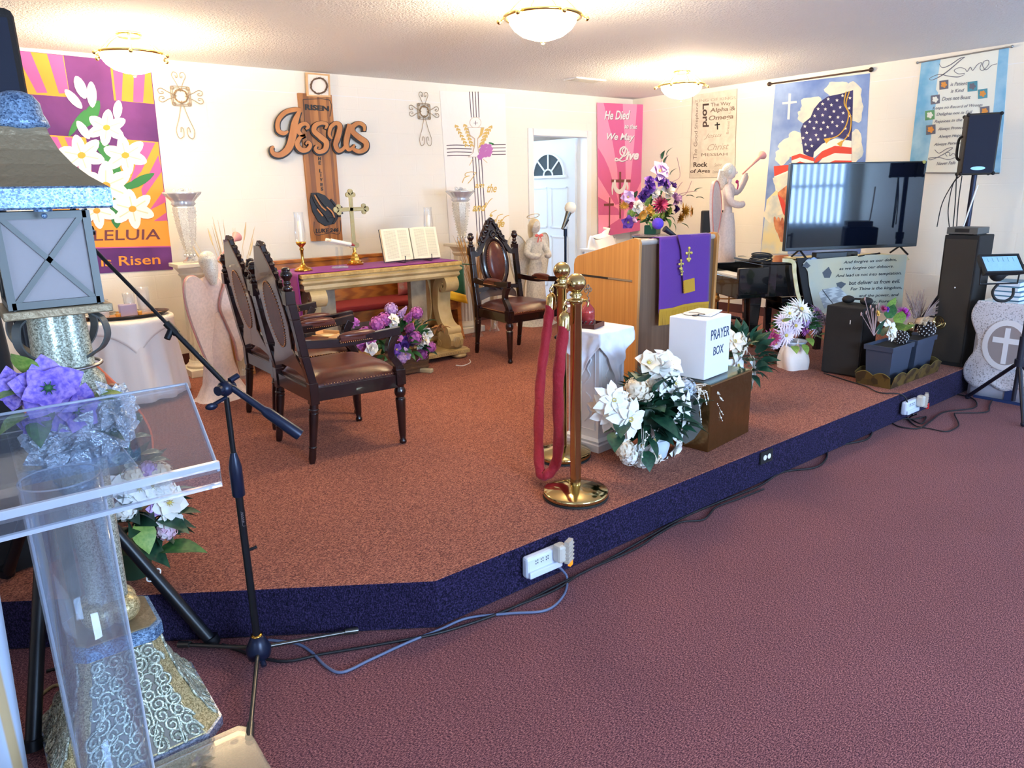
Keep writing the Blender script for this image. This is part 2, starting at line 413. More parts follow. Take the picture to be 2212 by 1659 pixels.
# ceiling/wall trim strips, base boards, platform base line
mb = MB(); mb.box2((XL, -0.001, ZC-0.19), (-0.02, 0, ZC-0.184)); struct(mb, 'trim_1', M_white)
mb = MB(); mb.box2((-0.001, YF, ZC-0.16), (0, 0, ZC-0.154)); struct(mb, 'trim_2', M_white)
struct(MB().box2((XL, -0.012, ZS), (D0-0.09, 0, ZS+0.1)), 'baseboard_back', M_base)
struct(MB().box2((-0.012, -4.5, ZS), (0, 0, ZS+0.1)), 'baseboard_right', M_base)
# door frame, open door, room behind it
mb = MB(); c = 0.065
mb.box2((D0-c, -0.018, ZS), (D0+.012, 0.14, DH+c)); mb.box2((D1-.012, -0.018, ZS), (D1+c, 0.16, DH+c)); mb.box2((D0, -0.018, DH-.012), (D1, 0.14, DH+c))
struct(mb, 'trim_3', M_white, bevel=0.004)
mb = MB(); mb.box2((-4.0, 3.3, 0), (1.5, 3.4, ZC)); mb.box2((-4.1, 0.12, 0), (-4.0, 3.4, ZC)); mb.box2((1.5, 0.12, 0), (1.6, 3.4, ZC)); struct(mb, 'wall_next_room', M_wall)
struct(MB().box2((-4, 0.12, 0.1), (1.5, 3.4, ZS)), 'floor_next_room', M_carpet)
struct(MB().box2((-4, 0.12, ZC), (1.5, 3.4, ZC+.1)), 'ceiling_next_room', M_ceil)
mb = MB()
def cur(u, v): return Vector((-2.2+2.0*u, 3.2+0.03*sin(u*90), 1.2+1.45*v))
mb.grid(cur, 120, 1); one(mb, 'curtain', M_green, (-1.2, 3.2, 1.2), 'green pleated curtain in the room seen through the open doorway', 'curtain', solid=0.006)
# hinged leaf, swung into the next room
DA = radians(99)
M_door = mat('pale_blue_white_door', (226, 234, 240), 0.4)
M_dglass = mat('door_glass', (70, 84, 92), 0.08, metal=0.0, coat=0.5)
M_brass = mat('brass', (214, 160, 70), 0.16, 1.0)
M_steel = mat('steel', (170, 172, 175), 0.3, 1.0)
dr = tag(thing('door_1', (D1-0.022, 0.165, ZS), None, None), kind='structure'); dr.rotation_euler = (0, 0, DA)
WD = 0.86; HD = DH-ZS-0.01
mb = MB(); cx = WD*0.5; cz = 1.60; ro = 0.27; ri = 0.245
# slab with panel mouldings
mb.box2((0, -0.022, 0), (WD, 0.022, HD))
for x0, x1, z0, z1 in ((.12, .4, .95, 1.46), (.46, .74, .95, 1.46), (.12, .4, .2, .85), (.46, .74, .2, .85)):
    for a, b in (((x0, z0), (x1, z0+.02)), ((x0, z1-.02), (x1, z1)), ((x0, z0), (x0+.02, z1)), ((x1-.02, z0), (x1, z1))):
        mb.box2((a[0], -.028, a[1]), (b[0], .028, b[1]))
mb.build('door_panel', M_door, dr)
gl = MB(); fr = MB()
for sy in (-1, 1):
    arc = [(cx+ri*cos(a), cz+ri*sin(a)*1.05) for a in [pi*i/20 for i in range(21)]]
    gl.prism(arc, lambda u, v, d: Vector((u, sy*d, v)), 0.021, 0.026)
    oa = [(cx+ro*cos(pi*i/20), cz+ro*sin(pi*i/20)*1.05) for i in range(21)]
    for i in range(20):
        fr.prism([oa[i], oa[i+1], arc[i+1], arc[i]], lambda u, v, d: Vector((u, sy*d, v)), 0.02, 0.036)
    fr.box2((cx-ro-.02, sy*.02, cz-.03), (cx+ro+.02, sy*.038, cz+.002))
    for a in (45, 90, 135):
        a = radians(a); fr.prism([(cx+.07*cos(a)-.01*sin(a), cz+.07*sin(a)+.01*cos(a)), (cx+.07*cos(a)+.01*sin(a), cz+.07*sin(a)-.01*cos(a)),
            (cx+ri*cos(a)+.01*sin(a), cz+ri*1.04*sin(a)-.01*cos(a)), (cx+ri*cos(a)-.01*sin(a), cz+ri*1.04*sin(a)+.01*cos(a))], lambda u, v, d: Vector((u, sy*d, v)), 0.02, 0.034)
    hub = [(cx+.085*cos(pi*i/10), cz+.085*sin(pi*i/10)) for i in range(11)]; hub2 = [(cx+.065*cos(pi*i/10), cz+.065*sin(pi*i/10)) for i in range(11)]
    for i in range(10): fr.prism([hub[i], hub[i+1], hub2[i+1], hub2[i]], lambda u, v, d: Vector((u, sy*d, v)), 0.02, 0.034)
gl.build('fanlight_glass', M_dglass, dr); fr.build('fanlight_frame', M_door, dr)
mb = MB(); [mb.cyl((0.0, -.03, z), (0.0, -.03, z+.11), .009) for z in (.2, .95, 1.75)]; mb.build('hinge', M_steel, dr)
mb = MB(); mb.sph((WD-.07, -.06, .93), .028); mb.cyl((WD-.07, -.02, .93), (WD-.07, -.05, .93), .012); mb.build('door_knob', M_brass, dr)
# ceiling vent
p = HZ(1263, 172, ZC); v = thing('ceiling_vent', (p.x, p.y, ZC), 'white slatted air vent in the ceiling above the doorway', 'vent')
mb = MB(); w, h = .19, .09
for s in (-1, 1): mb.box((0, s*h, -.006), (2*w+.03, .02, .012)); mb.box((s*w, 0, -.006), (.02, 2*h, .012))
mb.build('frame', M_white, v)
mb = MB(); [mb.box((0, -h+.02+i*.022, -.008), (2*w, .004, .014)) for i in range(7)]; mb.box((0, 0, -.001), (2*w, 2*h, .002)); mb.build('slats', mat('vent_grey', (150, 145, 140), .6), v)
# ceiling lamps
M_bowl = mat('lit_glass_bowl', (255, 244, 214), 0.3, emit=14.0, ecol=(255, 226, 160))
M_lbrass = mat('lamp_brass', (226, 190, 120), 0.2, 1.0)
def lamp(x, y, label, pw):
    t = thing('ceiling_lamp', (x, y, ZC), label, 'ceiling lamp', 'ceiling lamps')
    mb = MB(); mb.lathe([(0, -.03), (.07, -.03), (.085, -.012), (.08, 0)], 24); mb.build('ceiling_plate', M_lbrass, t)
    mb = MB(); mb.tube([(0.215*cos(a), .215*sin(a), -.135) for a in [2*pi*i/40 for i in range(40)]], .011, 8, closed=True); mb.build('ring', M_lbrass, t)
    for i in range(6):
        a = 2*pi*i/6+.3; q = MB()
        q.tube(smoothpts([(.075*cos(a), .075*sin(a), -.02), (.13*cos(a), .13*sin(a), -.05), (.19*cos(a), .19*sin(a), -.11), (.225*cos(a), .225*sin(a), -.14), (.245*cos(a), .245*sin(a), -.15)], 4), .008, 6)
        q.sph((.248*cos(a), .248*sin(a), -.152), .014); q.build('arm', M_lbrass, t)
    mb = MB(); mb.lathe([(.195, -.138), (.19, -.165), (.165, -.20), (.12, -.232), (.06, -.252), (0, -.258)], 32); mb.build('glass_bowl', M_bowl, t)
    mb = MB(); mb.lathe([(0.0, -.28), (.012, -.276), (.016, -.262), (0, -.255)], 12); mb.build('finial', M_lbrass, t)
    for i in range(2):
        l = bpy.data.lights.new('bulb', 'POINT'); l.energy = pw*(0.36 if i else 1.15); l.color = (1.0, 0.80, 0.56); l.shadow_soft_size = 0.05 if i == 0 else 0.15
        o = bpy.data.objects.new('bulb_light', l); COL.objects.link(o); o.parent = t; o.location = (0, 0, -.13) if i == 0 else (0, 0, -.34)
LP = 62
lamp(-5.93, -0.92, 'lit brass ceiling lamp near the lily banner on the left', LP*.62)
lamp(-4.28, -3.27, 'lit brass ceiling lamp nearest the camera, at the top centre', LP)
lamp(-1.31, -1.84, 'lit brass ceiling lamp near the far corner, above the pulpit', LP*.8)
# ================================================================ banners and signs on the walls
def pxplane(A, B):
    """vertical plane through two plan points"""
    A = Vector(A); B = Vector(B); e = (B-A).normalized(); n = Vector((e.y, -e.x, 0))
    if n.dot(Vector((CAM.x-A.x, CAM.y-A.y, 0))) < 0: n = -n
    A3 = Vector((A.x, A.y, 0))
    def fn(u, v, d=0.0):
        r = ray(u, v); t = (A3-CAM).dot(n)/r.dot(n); return CAM+r*t+n*d
    return fn
class Deco:
    def __init__(s, fn, ox=0.0, oy=0.0, k=1.0, d=0.004, step=0.0009):
        s.b = MB(); s.fn = lambda u, v, dd=0.0: fn(ox+u/k, oy+v/k, dd); s.d = d; s.st = step; s.c = 0
    def poly(s, pts, m=0, lay=0, th=None, base=None):
        s.c += 1; d0 = s.d+s.st*lay+s.c*1.5e-5 if base is None else base
        s.b.mt(m).prism(pts, s.fn, d0, d0+(th or s.st)); return s
    def ell(s, cx, cy, a, b, ang=0, m=0, lay=1, n=14, pt=1.0):
        t = radians(ang); P = []
        for i in range(n):
            q = 2*pi*i/n; x = a*cos(q); y = b*sin(q)*(1 if pt == 1.0 else abs(sin(q))**(pt-1) if sin(q) else 0)
            P.append((cx+x*cos(t)-y*sin(t), cy+x*sin(t)+y*cos(t)))
        return s.poly(P, m, lay)
    def line(s, pts, w, m=0, lay=1, k=5, th=None):
        s.c += 1; d0 = s.d+s.st*lay+s.c*1.5e-5; s.b.mt(m); stroke(s.b, pts, w, s.fn, d0, d0+(th or s.st), k); return s
    def text(s, txt, tl, tr, br, bl, m=0, lay=2, shear=0.0, bold=0.0, th=None):
        def f(u, v, d): 
            x = (bl[0]*(1-u)+br[0]*u)*(1-v)+(tl[0]*(1-u)+tr[0]*u)*v; y = (bl[1]*(1-u)+br[1]*u)*(1-v)+(tl[1]*(1-u)+tr[1]*u)*v
            return s.fn(x, y, d)
        d0 = s.d+s.st*lay; s.b.mt(m).text(txt, f, d0, d0+(th or s.st*.7), shear, bold); return s
    def rect(s, x0, y0, x1, y1, m=0, lay=1): return s.poly([(x0, y0), (x1, y0), (x1, y1), (x0, y1)], m, lay)
def star(d, x, y, r, m, lay, sk=1.0):
    d.poly([(x+(r if i % 2 == 0 else r*.42)*sin(pi*i/5)*sk, y-(r if i % 2 == 0 else r*.42)*cos(pi*i/5)) for i in range(10)], m, lay)
cl = dict(rough=0.8, bump=0.25, bscale=5, bdist=0.03)
B_purple = mat('banner_purple', (84, 40, 104), col2=(120, 62, 136), nscale=1.5, **cl); B_orange = mat('banner_orange', (246, 156, 62), **cl)
B_pink = mat('banner_orchid', (196, 92, 158), **cl); B_white = mat('banner_white', (246, 240, 232), **cl); B_cream = mat('banner_cream_shade', (236, 214, 180), **cl)
B_green = mat('banner_green', (52, 124, 72), **cl); B_dtext = mat('banner_plum_text', (112, 62, 70), **cl); B_dgreen = mat('banner_dark_green', (24, 88, 48), **cl)
# ---- lily banner
d = Deco(pxwall1, 0, 0, 2.592)
d.poly([(104, 283), (842, 358), (968, 1508), (300, 1545)], 0, -3, 0.004)
d.poly([(104, 284), (355, 312), (392, 545), (156, 527)], 1, 1)
for P in ([(104, 284), (170, 292), (265, 520), (205, 520), (120, 360)], [(262, 302), (350, 312), (385, 520), (330, 525)]): d.poly(P, 2, 2)
d.poly([(612, 335), (838, 358), (862, 583), (638, 562)], 1, 1); d.poly([(625, 337), (690, 343), (680, 566), (650, 562)], 2, 2); d.poly([(750, 350), (815, 356), (800, 575), (745, 570)], 2, 2)
d.poly([(208, 752), (480, 770), (560, 1240), (270, 1240)], 1, 1); d.poly([(210, 760), (320, 768), (430, 1000), (400, 1100)], 2, 2); d.poly([(360, 768), (400, 770), (470, 900), (460, 1000)], 2, 2)
d.poly([(690, 780), (885, 795), (935, 1238), (560, 1240)], 1, 1)
for P in ([(800, 795), (868, 800), (790, 960), (720, 1040)], [(885, 870), (905, 960), (800, 1110), (790, 1060)], [(920, 1060), (928, 1130), (835, 1178)], [(930, 1190), (935, 1235), (860, 1238)]): d.poly(P, 2, 2)
d.poly([(300, 1243), (936, 1238), (955, 1380), (310, 1392)], 1, 3); d.line([(310, 1392), (955, 1380)], 7, 2, 4, 1)
d.poly([(305, 1395), (956, 1385), (968, 1508), (300, 1545)], 0, 1)
d.text('ALLELUIA', (372, 1292), (900, 1282), (897, 1340), (374, 1352), 5, 5, 0, .01)
d.text('He is Risen', (400, 1448), (893, 1422), (898, 1478), (402, 1500), 1, 4, 0, .012)
for x, y, a, b, an in ((510, 640, 90, 38, -60), (590, 850, 50, 25, 20), (620, 900, 120, 40, 65), (650, 1190, 90, 38, 88), (780, 1015, 95, 26, -28), (700, 1070, 60, 26, -60), (570, 810, 60, 18, 20), (430, 690, 90, 20, -58), (690, 1200, 40, 34, 0)):
    d.ell(x, y, a, b, an, 4, 5, pt=1.6)
for x, y, a, b, an in ((410, 555, 72, 24, 48), (450, 490, 70, 30, 66), (512, 530, 74, 28, 86), (657, 615, 54, 26, 96), (465, 728, 62, 24, 55)): d.ell(x, y, a, b, an, 3, 8, pt=1.2)
for (fx, fy, s) in ((595, 715, 1.0), (455, 870, 1.15), (700, 870, 1.1), (590, 1040, 1.35), (740, 1170, 1.1), (540, 1180, 1.0)):
    for k in range(6):
        a = k*60+fx % 40; d.ell(fx+55*s*cos(radians(a)), fy+42*s*sin(radians(a)), 62*s, 32*s, a, 3, 6+(k % 2), pt=1.2)
        d.line([(fx+15*cos(radians(a)), fy+12*sin(radians(a))), (fx+85*s*cos(radians(a)), fy+64*s*sin(radians(a)))], 6*s, 6, 8.2, 1)
    d.ell(fx, fy, 20*s, 16*s, 0, 1, 9.2)
one(d.b, 'wall_banner', [B_purple, B_orange, B_pink, B_white, B_green, B_dtext, B_cream], HY(200, 590), 'purple and orange banner with white lilies reading Alleluia He is Risen', 'banner')
# ---- scrolled wire crosses
M_wire = mat('pale_antique_wire', (164, 148, 126), 0.45, 0.35)
def heart(mb, ox, oz, ang, ln, w):
    q = []
    for sgn in (1, -1):
        pts = [(0, 0), (w*.5*sgn, ln*.45), (w*.95*sgn, ln*.78), (w*.72*sgn, ln*.98), (w*.25*sgn, ln*.92), (w*.2*sgn, ln*.74), (w*.42*sgn, ln*.7), (w*.5*sgn, ln*.82)]
        mb.tube([(ox+x*cos(ang)+y*sin(ang), -.012, oz-x*sin(ang)+y*cos(ang)) for x, y in [(p.x, p.y) for p in smoothpts(pts, 5)]], .003, 6)
def wire_cross(loc, label):
    t = thing('wire_cross', loc, label, 'wall cross', 'wire crosses')
    for a, l, w in ((0, .15, .055), (pi/2, .14, .055), (-pi/2, .14, .055), (pi, .30, .075)):
        mb = MB(); heart(mb, .035*sin(a), .035*cos(a), a, l, w); mb.build('scroll_arm', M_wire, t)
    mb = MB()
    for k in range(4):
        for s in (-1, 1):
            a = pi/4+k*pi/2; mb.tube([(.085*cos(a+s*.05)+.012*cos(q), -.008, .085*sin(a)+.012*sin(q)) for q in [2*pi*i/10 for i in range(10)]], .003, 5, closed=True)
    for r in (.075, .062): mb.tube([(r*max(-1, min(1, 1.35*cos(q))), -.008, r*max(-1, min(1, 1.35*sin(q)))) for q in [2*pi*i/40 for i in range(40)]], .003, 5, closed=True)
    mb.build('centre_square', M_wire, t)
    mb = MB()
    for k in range(4): mb.tube([((.05+.005*sin(9*q+k))*cos(q), -.012-.005*cos(7*q+k), (.05+.005*cos(8*q+2*k))*sin(q)) for q in [2*pi*i/60 for i in range(60)]], .003, 5, closed=True)
    mb.build('twig_ring', mat('antique_gold_twig', (156, 130, 98), .5, .2), t)
p = HY(390, 208); wire_cross((p.x, -.003, p.z), 'scrolled wire cross between the lily banner and the large wooden sign')
p = HY(915, 241); wire_cross((p.x, -.003, p.z), 'scrolled wire cross just left of the white chalice banner')
# ---- wooden sign
M_plank = mat('golden_plank', (190, 126, 62), .45, col2=(160, 100, 46), nscale=9, stretch=(2.2, 1, .12))
M_plankd = mat('dark_plank', (146, 92, 46), .45, col2=(126, 76, 36), nscale=9, stretch=(2.2, 1, .12))
M_cutwood = mat('letter_wood', (204, 136, 70), .4, col2=(184, 116, 54), nscale=9, stretch=(1, 1, .3))
M_black = mat('black_paint', (26, 26, 30), .45)
t = thing('wooden_cross_sign', HY(705, 521), 'tall wooden plank cross sign with JESUS in large cut-out letters', 'wall sign')
k = 3.318; F = lambda u, v, dd=0.0: pxwall1(320+u/k, 120+v/k, dd)
d = Deco(F, d=.002)
d.poly([(1065, 270), (1305, 285), (1385, 1325), (1165, 1330)], 0, 0, .03, base=.002)
d.st = .001; d.d = .0318
def bx(a, b): # strip between fractions
    return [(1065+240*a, 271+14*a), (1065+240*b, 271+14*b), (1165+220*b, 1329-4*b), (1165+220*a, 1329-4*a)]
d.poly(bx(.14, .30), 1, 0); d.poly(bx(.55, .62), 1, 0); d.poly(bx(.82, .9), 1, 0)
d.b.build('plank_board', [M_plank, M_plankd], t, world=True)
d = Deco(F, d=.033)
d.line([(1100, 318), (1290, 322), (1292, 440)], 5, 0, 0, 3); d.line([(1100, 318), (1112, 480)], 4, 0, 0, 3); d.line([(1180, 1190), (1188, 1285), (1290, 1270), (1362, 1275), (1366, 1180)], 4, 0, 0, 3)
d.text('RISEN', (1112, 350), (1284, 366), (1284, 402), (1114, 392), 0, 0, 0, .035, th=.005)
for ch, y in (('H', 740), ('E', 772), ('L', 828), ('I', 858), ('V', 890), ('E', 926), ('S', 957)):
    w = 9 if ch != 'I' else 3; x = 1217+(y-740)*.085; d.text(ch, (x-w, y-13), (x+w, y-12), (x+w, y+12), (x-w, y+11), 0, 0, 0, .03, th=.004)
d.text('LUKE 246', (1188, 1240), (1352, 1234), (1352, 1262), (1190, 1272), 0, 0, .15, .03, th=.004)
d.b.build('burnt_lettering', M_black, t, world=True)
LET = dict(
 J=([(1078, 392), (1030, 392), (965, 412), (915, 470), (915, 540), (955, 562), (985, 545)], [20, 32, 32, 30, 30, 28, 14]),
 J2=([(1068, 400), (1035, 480), (1018, 580), (990, 665), (935, 712), (885, 708), (868, 672), (885, 655)], [24, 46, 52, 50, 40, 32, 24, 16]),
 E=([(1112, 530), (1130, 515), (1110, 492), (1072, 505), (1058, 545), (1085, 575), (1108, 572), (1072, 590), (1050, 635), (1078, 678), (1122, 678), (1145, 645), (1128, 622), (1112, 640)], [14, 22, 26, 30, 30, 24, 16, 26, 34, 34, 30, 24, 20, 12]),
 S=([(1252, 528), (1262, 498), (1225, 486), (1180, 505), (1172, 545), (1215, 585), (1258, 625), (1250, 675), (1208, 694), (1180, 672), (1192, 645)], [14, 22, 26, 32, 34, 38, 38, 34, 28, 22, 14]),
 U=([(1300, 600), (1280, 570), (1292, 515), (1330, 488), (1356, 515), (1340, 590), (1325, 640), (1345, 684), (1385, 665), (1408, 600), (1428, 500)], [14, 20, 26, 28, 34, 38, 34, 30, 22, 18, 30]),
 U2=([(1428, 495), (1408, 580), (1400, 640), (1418, 675), (1445, 665), (1462, 640)], [34, 38, 34, 28, 20, 12]),
 S2=([(1530, 545), (1528, 508), (1490, 488), (1450, 512), (1448, 550), (1492, 590), (1540, 625), (1540, 668), (1498, 690), (1455, 675), (1450, 648)], [14, 24, 28, 32, 34, 38, 38, 34, 30, 24, 14]))
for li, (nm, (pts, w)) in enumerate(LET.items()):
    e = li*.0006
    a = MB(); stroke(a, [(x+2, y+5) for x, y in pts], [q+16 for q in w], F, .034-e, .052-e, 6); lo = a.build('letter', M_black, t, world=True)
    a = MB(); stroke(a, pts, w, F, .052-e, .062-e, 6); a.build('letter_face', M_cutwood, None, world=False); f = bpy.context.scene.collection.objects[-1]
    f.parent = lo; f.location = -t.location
a = MB(); out = [(1155, 985), (1205, 982), (1255, 1003), (1300, 1050), (1335, 1090), (1340, 1150), (1318, 1205), (1255, 1222), (1205, 1190), (1165, 1120), (1146, 1040)]
a.prism(out, F, .032, .046)
for P in ([(1290, 1030), (1330, 1080), (1345, 1140), (1310, 1205)], [(1310, 1110), (1350, 1130), (1380, 1128)], [(1330, 1090), (1360, 1095), (1372, 1082)], [(1270, 1160), (1320, 1150), (1365, 1150)], [(1160, 1000), (1200, 1080), (1250, 1140), (1280, 1190)], [(1190, 990), (1240, 1060), (1290, 1110), (1330, 1170)]): stroke(a, P, 14, F, .046, .056, 5)
a.build('praying_hands_relief', M_black, t, world=True, bevel=.003)
a = MB()
for P in ([(1175, 1000), (1220, 1075), (1258, 1110)], [(1262, 1085), (1300, 1120), (1318, 1160)], [(1195, 1100), (1235, 1150)]): stroke(a, P, 9, F, .0465, .0575, 5)
a.build('relief_gap', M_cutwood, t, world=True)
t = thing('framed_thorn_crown', HY(684, 210, -.035), 'small framed twig crown fixed above the wooden cross sign', 'framed decoration')
a = MB(); a.prism([(1120, 130), (1282, 144), (1288, 300), (1128, 292)], F, .036, .042); a.build('backing', mat('ivory_card', (246, 236, 220), .7), t, world=True)
a = MB(); c4 = [(1115, 125), (1285, 140), (1292, 304), (1123, 296)]; i4 = [(1128, 138), (1274, 150), (1280, 291), (1136, 285)]
for i in range(4): a.prism([c4[i], c4[(i+1) % 4], i4[(i+1) % 4], i4[i]], F, .034, .05)
a.build('frame', mat('light_wood', (222, 176, 120), .4), t, world=True)
a = MB()
for kk in range(4): a.tube([F(1208+(57+4*sin(5*q+kk*2))*cos(q), 222+(55+4*cos(6*q+kk))*sin(q), .052+.003*sin(8*q+kk)) for q in [2*pi*i/50 for i in range(50)]], .004, 5, closed=True)
for i in range(16):
    q = 2*pi*i/16; a.cyl(F(1208+56*cos(q), 222+54*sin(q), .054), F(1208+70*cos(q+.15), 222+68*sin(q+.15), .058), .002, .0004, 5)
a.build('twig_crown', mat('brown_twig', (112, 86, 66), .7), t, world=True)
# ---- chalice banner
B_stripe = mat('plum_braid', (84, 66, 78), .7); B_gold = mat('gold_cloth', (214, 178, 92), .5); B_grape = mat('grape_cloth', (186, 108, 178), .6); B_out = mat('tan_outline', (200, 176, 150), .7)
d = Deco(pxwall1, 800, 160, 4.148)
d.poly([(620, 150), (1205, 180), (1250, 1700), (722, 1700)], 0, -3, .004)
for i in range(4):
    d.line([(885+26*i, 158), (902+23*i, 390)], 7, 1, 1, 1); d.line([(914+26*i, 745), (936+26*i, 1100), (962+26*i, 1560)], 7, 1, 1, 3)
    d.line([(680+2*i, 640+31*i), (770, 636+31*i), (905, 642+30*i)], 7, 1, 1, 4); d.line([(1085, 634+29*i), (1210, 632+29*i)], 7, 1, 1, 1)
d.ell(938, 435, 52, 50, 0, 5, 2, 24); d.ell(938, 435, 48, 46, 0, 0, 3, 24); d.line([(938, 418), (940, 458)], 4, 1, 4, 1); d.line([(922, 440), (958, 438)], 4, 1, 4, 1)
def wheat(x0, y0, x1, y1, n):
    for i in range(n):
        t = i/(n-1); x = x0+(x1-x0)*t; y = y0+(y1-y0)*t; a = math.degrees(atan2(y1-y0, x1-x0))
        d.ell(x-9, y, 16, 7, a+28, 2, 2, 8); d.ell(x+9, y, 16, 7, a-28, 2, 2, 8)
    d.line([(x0, y0), (x1, y1)], 4, 2, 2, 1)
wheat(768, 468, 858, 640, 7); wheat(845, 462, 905, 640, 7); wheat(1075, 475, 990, 640, 7); wheat(1040, 500, 985, 650, 6)
d.line([(915, 760), (885, 820)], 4, 2, 1, 1); d.line([(1005, 760), (1045, 795)], 4, 2, 1, 1)
cup = [(868, 478), (1016, 478), (1000, 545), (960, 582), (960, 640), (968, 700), (992, 746), (868, 746), (910, 712), (926, 640), (926, 582), (885, 550)]
d.poly(cup, 5, 4); d.poly([(873, 482), (985, 482), (975, 545), (952, 578), (952, 640), (960, 700), (982, 741), (880, 741), (918, 706), (934, 640), (934, 578), (892, 546)], 0, 5); d.poly([(985, 484), (1014, 484), (998, 545), (968, 572), (978, 540)], 2, 5)
for gx, gy in ((1000, 650), (1030, 640), (1062, 645), (990, 680), (1018, 672), (1048, 672), (1075, 670), (985, 710), (1010, 705), (1040, 702), (1070, 700), (972, 738), (998, 735), (1028, 730), (1058, 725), (980, 752)): d.ell(gx, gy, 19, 18, 0, 3, 5+((gx//10) % 3)*.4, 12)
d.ell(1080, 622, 26, 8, 15, 4, 5, 8)
for P in ([(945, 885), (900, 876), (850, 890), (850, 915), (885, 912)], [(940, 885), (905, 940), (870, 980)], [(885, 912), (840, 930), (820, 975)]): d.line(P, 6, 2, 3)
d.text('am', (932, 985), (1018, 985), (1018, 1020), (932, 1022), 2, 3, .4, .02); d.text('the', (1042, 985), (1130, 985), (1130, 1060), (1042, 1062), 2, 3, .4, .02)
d.text('and', (912, 1160), (1040, 1150), (1040, 1228), (912, 1232), 2, 3, .4, .03); d.line([(1025, 1200), (1060, 1140), (1090, 1112)], 6, 2, 3)
for P in ([(1065, 1270), (1085, 1240), (1128, 1218)], [(1120, 1330), (1140, 1270), (1185, 1255)], [(1150, 1380), (1190, 1290), (1240, 1265)]): d.line(P, 6, 2, 3)
d.ell(1078, 1268, 14, 12, 0, 2, 3); d.text('Life', (1090, 1300), (1200, 1300), (1200, 1370), (1090, 1375), 2, 3, .4, .02)
one(d.b, 'wall_banner', [B_white, B_stripe, B_gold, B_grape, B_green, B_out], HY(1030, 560), 'white banner with striped cross, gold chalice and grapes', 'banner')
# ---- pink banner across the corner
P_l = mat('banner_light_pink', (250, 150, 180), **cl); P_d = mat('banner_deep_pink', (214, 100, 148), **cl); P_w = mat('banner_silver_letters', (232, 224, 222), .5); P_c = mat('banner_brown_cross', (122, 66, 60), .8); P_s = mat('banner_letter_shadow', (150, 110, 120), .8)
A0 = HY(1289, 222); B0 = HX(1388, 226, 0)
d = Deco(pxplane((A0.x, -.014), (-.012, B0.y)), 1120, 180, 4.6075)
d.poly([(779, 193), (1238, 212), (1222, 1462), (795, 1530)], 0, -3, .004)
for P in ([(845, 196), (1035, 204), (1062, 700), (1068, 1120), (1030, 1450), (1010, 1460), (980, 850), (920, 500)], [(1178, 209), (1238, 212), (1230, 700), (1225, 960), (1170, 1080), (1150, 1460), (1075, 1470), (1110, 1000), (1150, 600)],
          [(790, 640), (850, 740), (900, 850), (1000, 1200), (960, 1210), (790, 930)], [(792, 1130), (990, 1250), (1010, 1310), (795, 1310)], [(850, 1522), (880, 1430), (1000, 1350), (1222, 1330), (1222, 1462)]): d.poly(P, 1, 1)
def dtx(tx, tl, tr, br, bl, sh=.3, b=.02):
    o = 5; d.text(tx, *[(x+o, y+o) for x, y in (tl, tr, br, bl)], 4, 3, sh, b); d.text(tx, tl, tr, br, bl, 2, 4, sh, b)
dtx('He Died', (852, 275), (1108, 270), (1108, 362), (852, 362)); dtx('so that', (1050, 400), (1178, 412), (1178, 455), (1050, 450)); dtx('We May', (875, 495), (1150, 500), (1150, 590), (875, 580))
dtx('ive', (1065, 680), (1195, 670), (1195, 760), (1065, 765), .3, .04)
for o, m, ly in ((5, 4, 3), (0, 2, 4)): d.line([(1045+o, 700+o), (1030+o, 665+o), (1060+o, 640+o), (1085+o, 680+o), (1050+o, 725+o), (1010+o, 700+o), (1015+o, 650+o), (1060+o, 632+o), (1050+o, 700+o), (1000+o, 760+o), (960+o, 770+o), (970+o, 745+o), (1020+o, 775+o), (1065+o, 765+o)], [8, 10, 12, 12, 12, 12, 14, 10, 16, 14, 12, 12, 14, 8], m, ly)
d.line([(1008, 880), (1008, 1346)], [18, 14], 3, 5, 1); d.line([(920, 972), (1112, 972)], 30, 3, 5, 1); d.line([(905, 1135), (900, 1485)], [10, 12], 3, 5, 1); d.line([(848, 1210), (945, 1206)], 24, 3, 5, 1)
d.line([(955, 960), (958, 1040), (1000, 1080), (1045, 1040), (1060, 955)], [16, 34, 44, 34, 14], 2, 7); d.line([(940, 985), (930, 1040), (930, 1110)], [20, 18, 8], 2, 7); d.line([(1072, 985), (1082, 1030), (1080, 1060)], [16, 18, 12], 2, 7)
one(d.b, 'wall_banner', [P_l, P_d, P_w, P_c, P_s], Vector((-.3, -.1, 1.1)), 'pink sunburst banner reading He Died so that We May Live', 'banner')
# ---- grey names banner
G_b = mat('parchment_cloth', (206, 198, 184), col2=(222, 214, 200), nscale=12, **cl); G_d = mat('print_dark_brown', (74, 58, 52), .8); G_m = mat('print_taupe', (128, 112, 100), .8); G_l = mat('print_light_taupe', (168, 154, 140), .8); G_k = mat('print_black', (22, 22, 24), .8)
d = Deco(pxwall2, 1470, 160, 3.318); d.poly([(88, 152), (408, 104), (390, 738), (68, 745)], 0, -3, .004)
d.line([(88, 152), (68, 745), (390, 738), (408, 104)], 3, 2, 1, 1)
def nt(tx, x0, y0, x1, y1, m, sh=0.0, b=0.0, sl=-.09): d.text(tx, (x0, y0), (x1, y0+(x1-x0)*sl), (x1, y1+(x1-x0)*sl), (x0, y1), m, 2, sh, b)
nt('KING OF KINGS', 110, 185, 398, 205, 3); nt('The Way', 220, 208, 362, 242, 2, 0, .01); nt('Alpha &', 213, 246, 396, 284, 2, .1, .02); nt('Omega', 205, 300, 382, 344, 2, .2, .02)
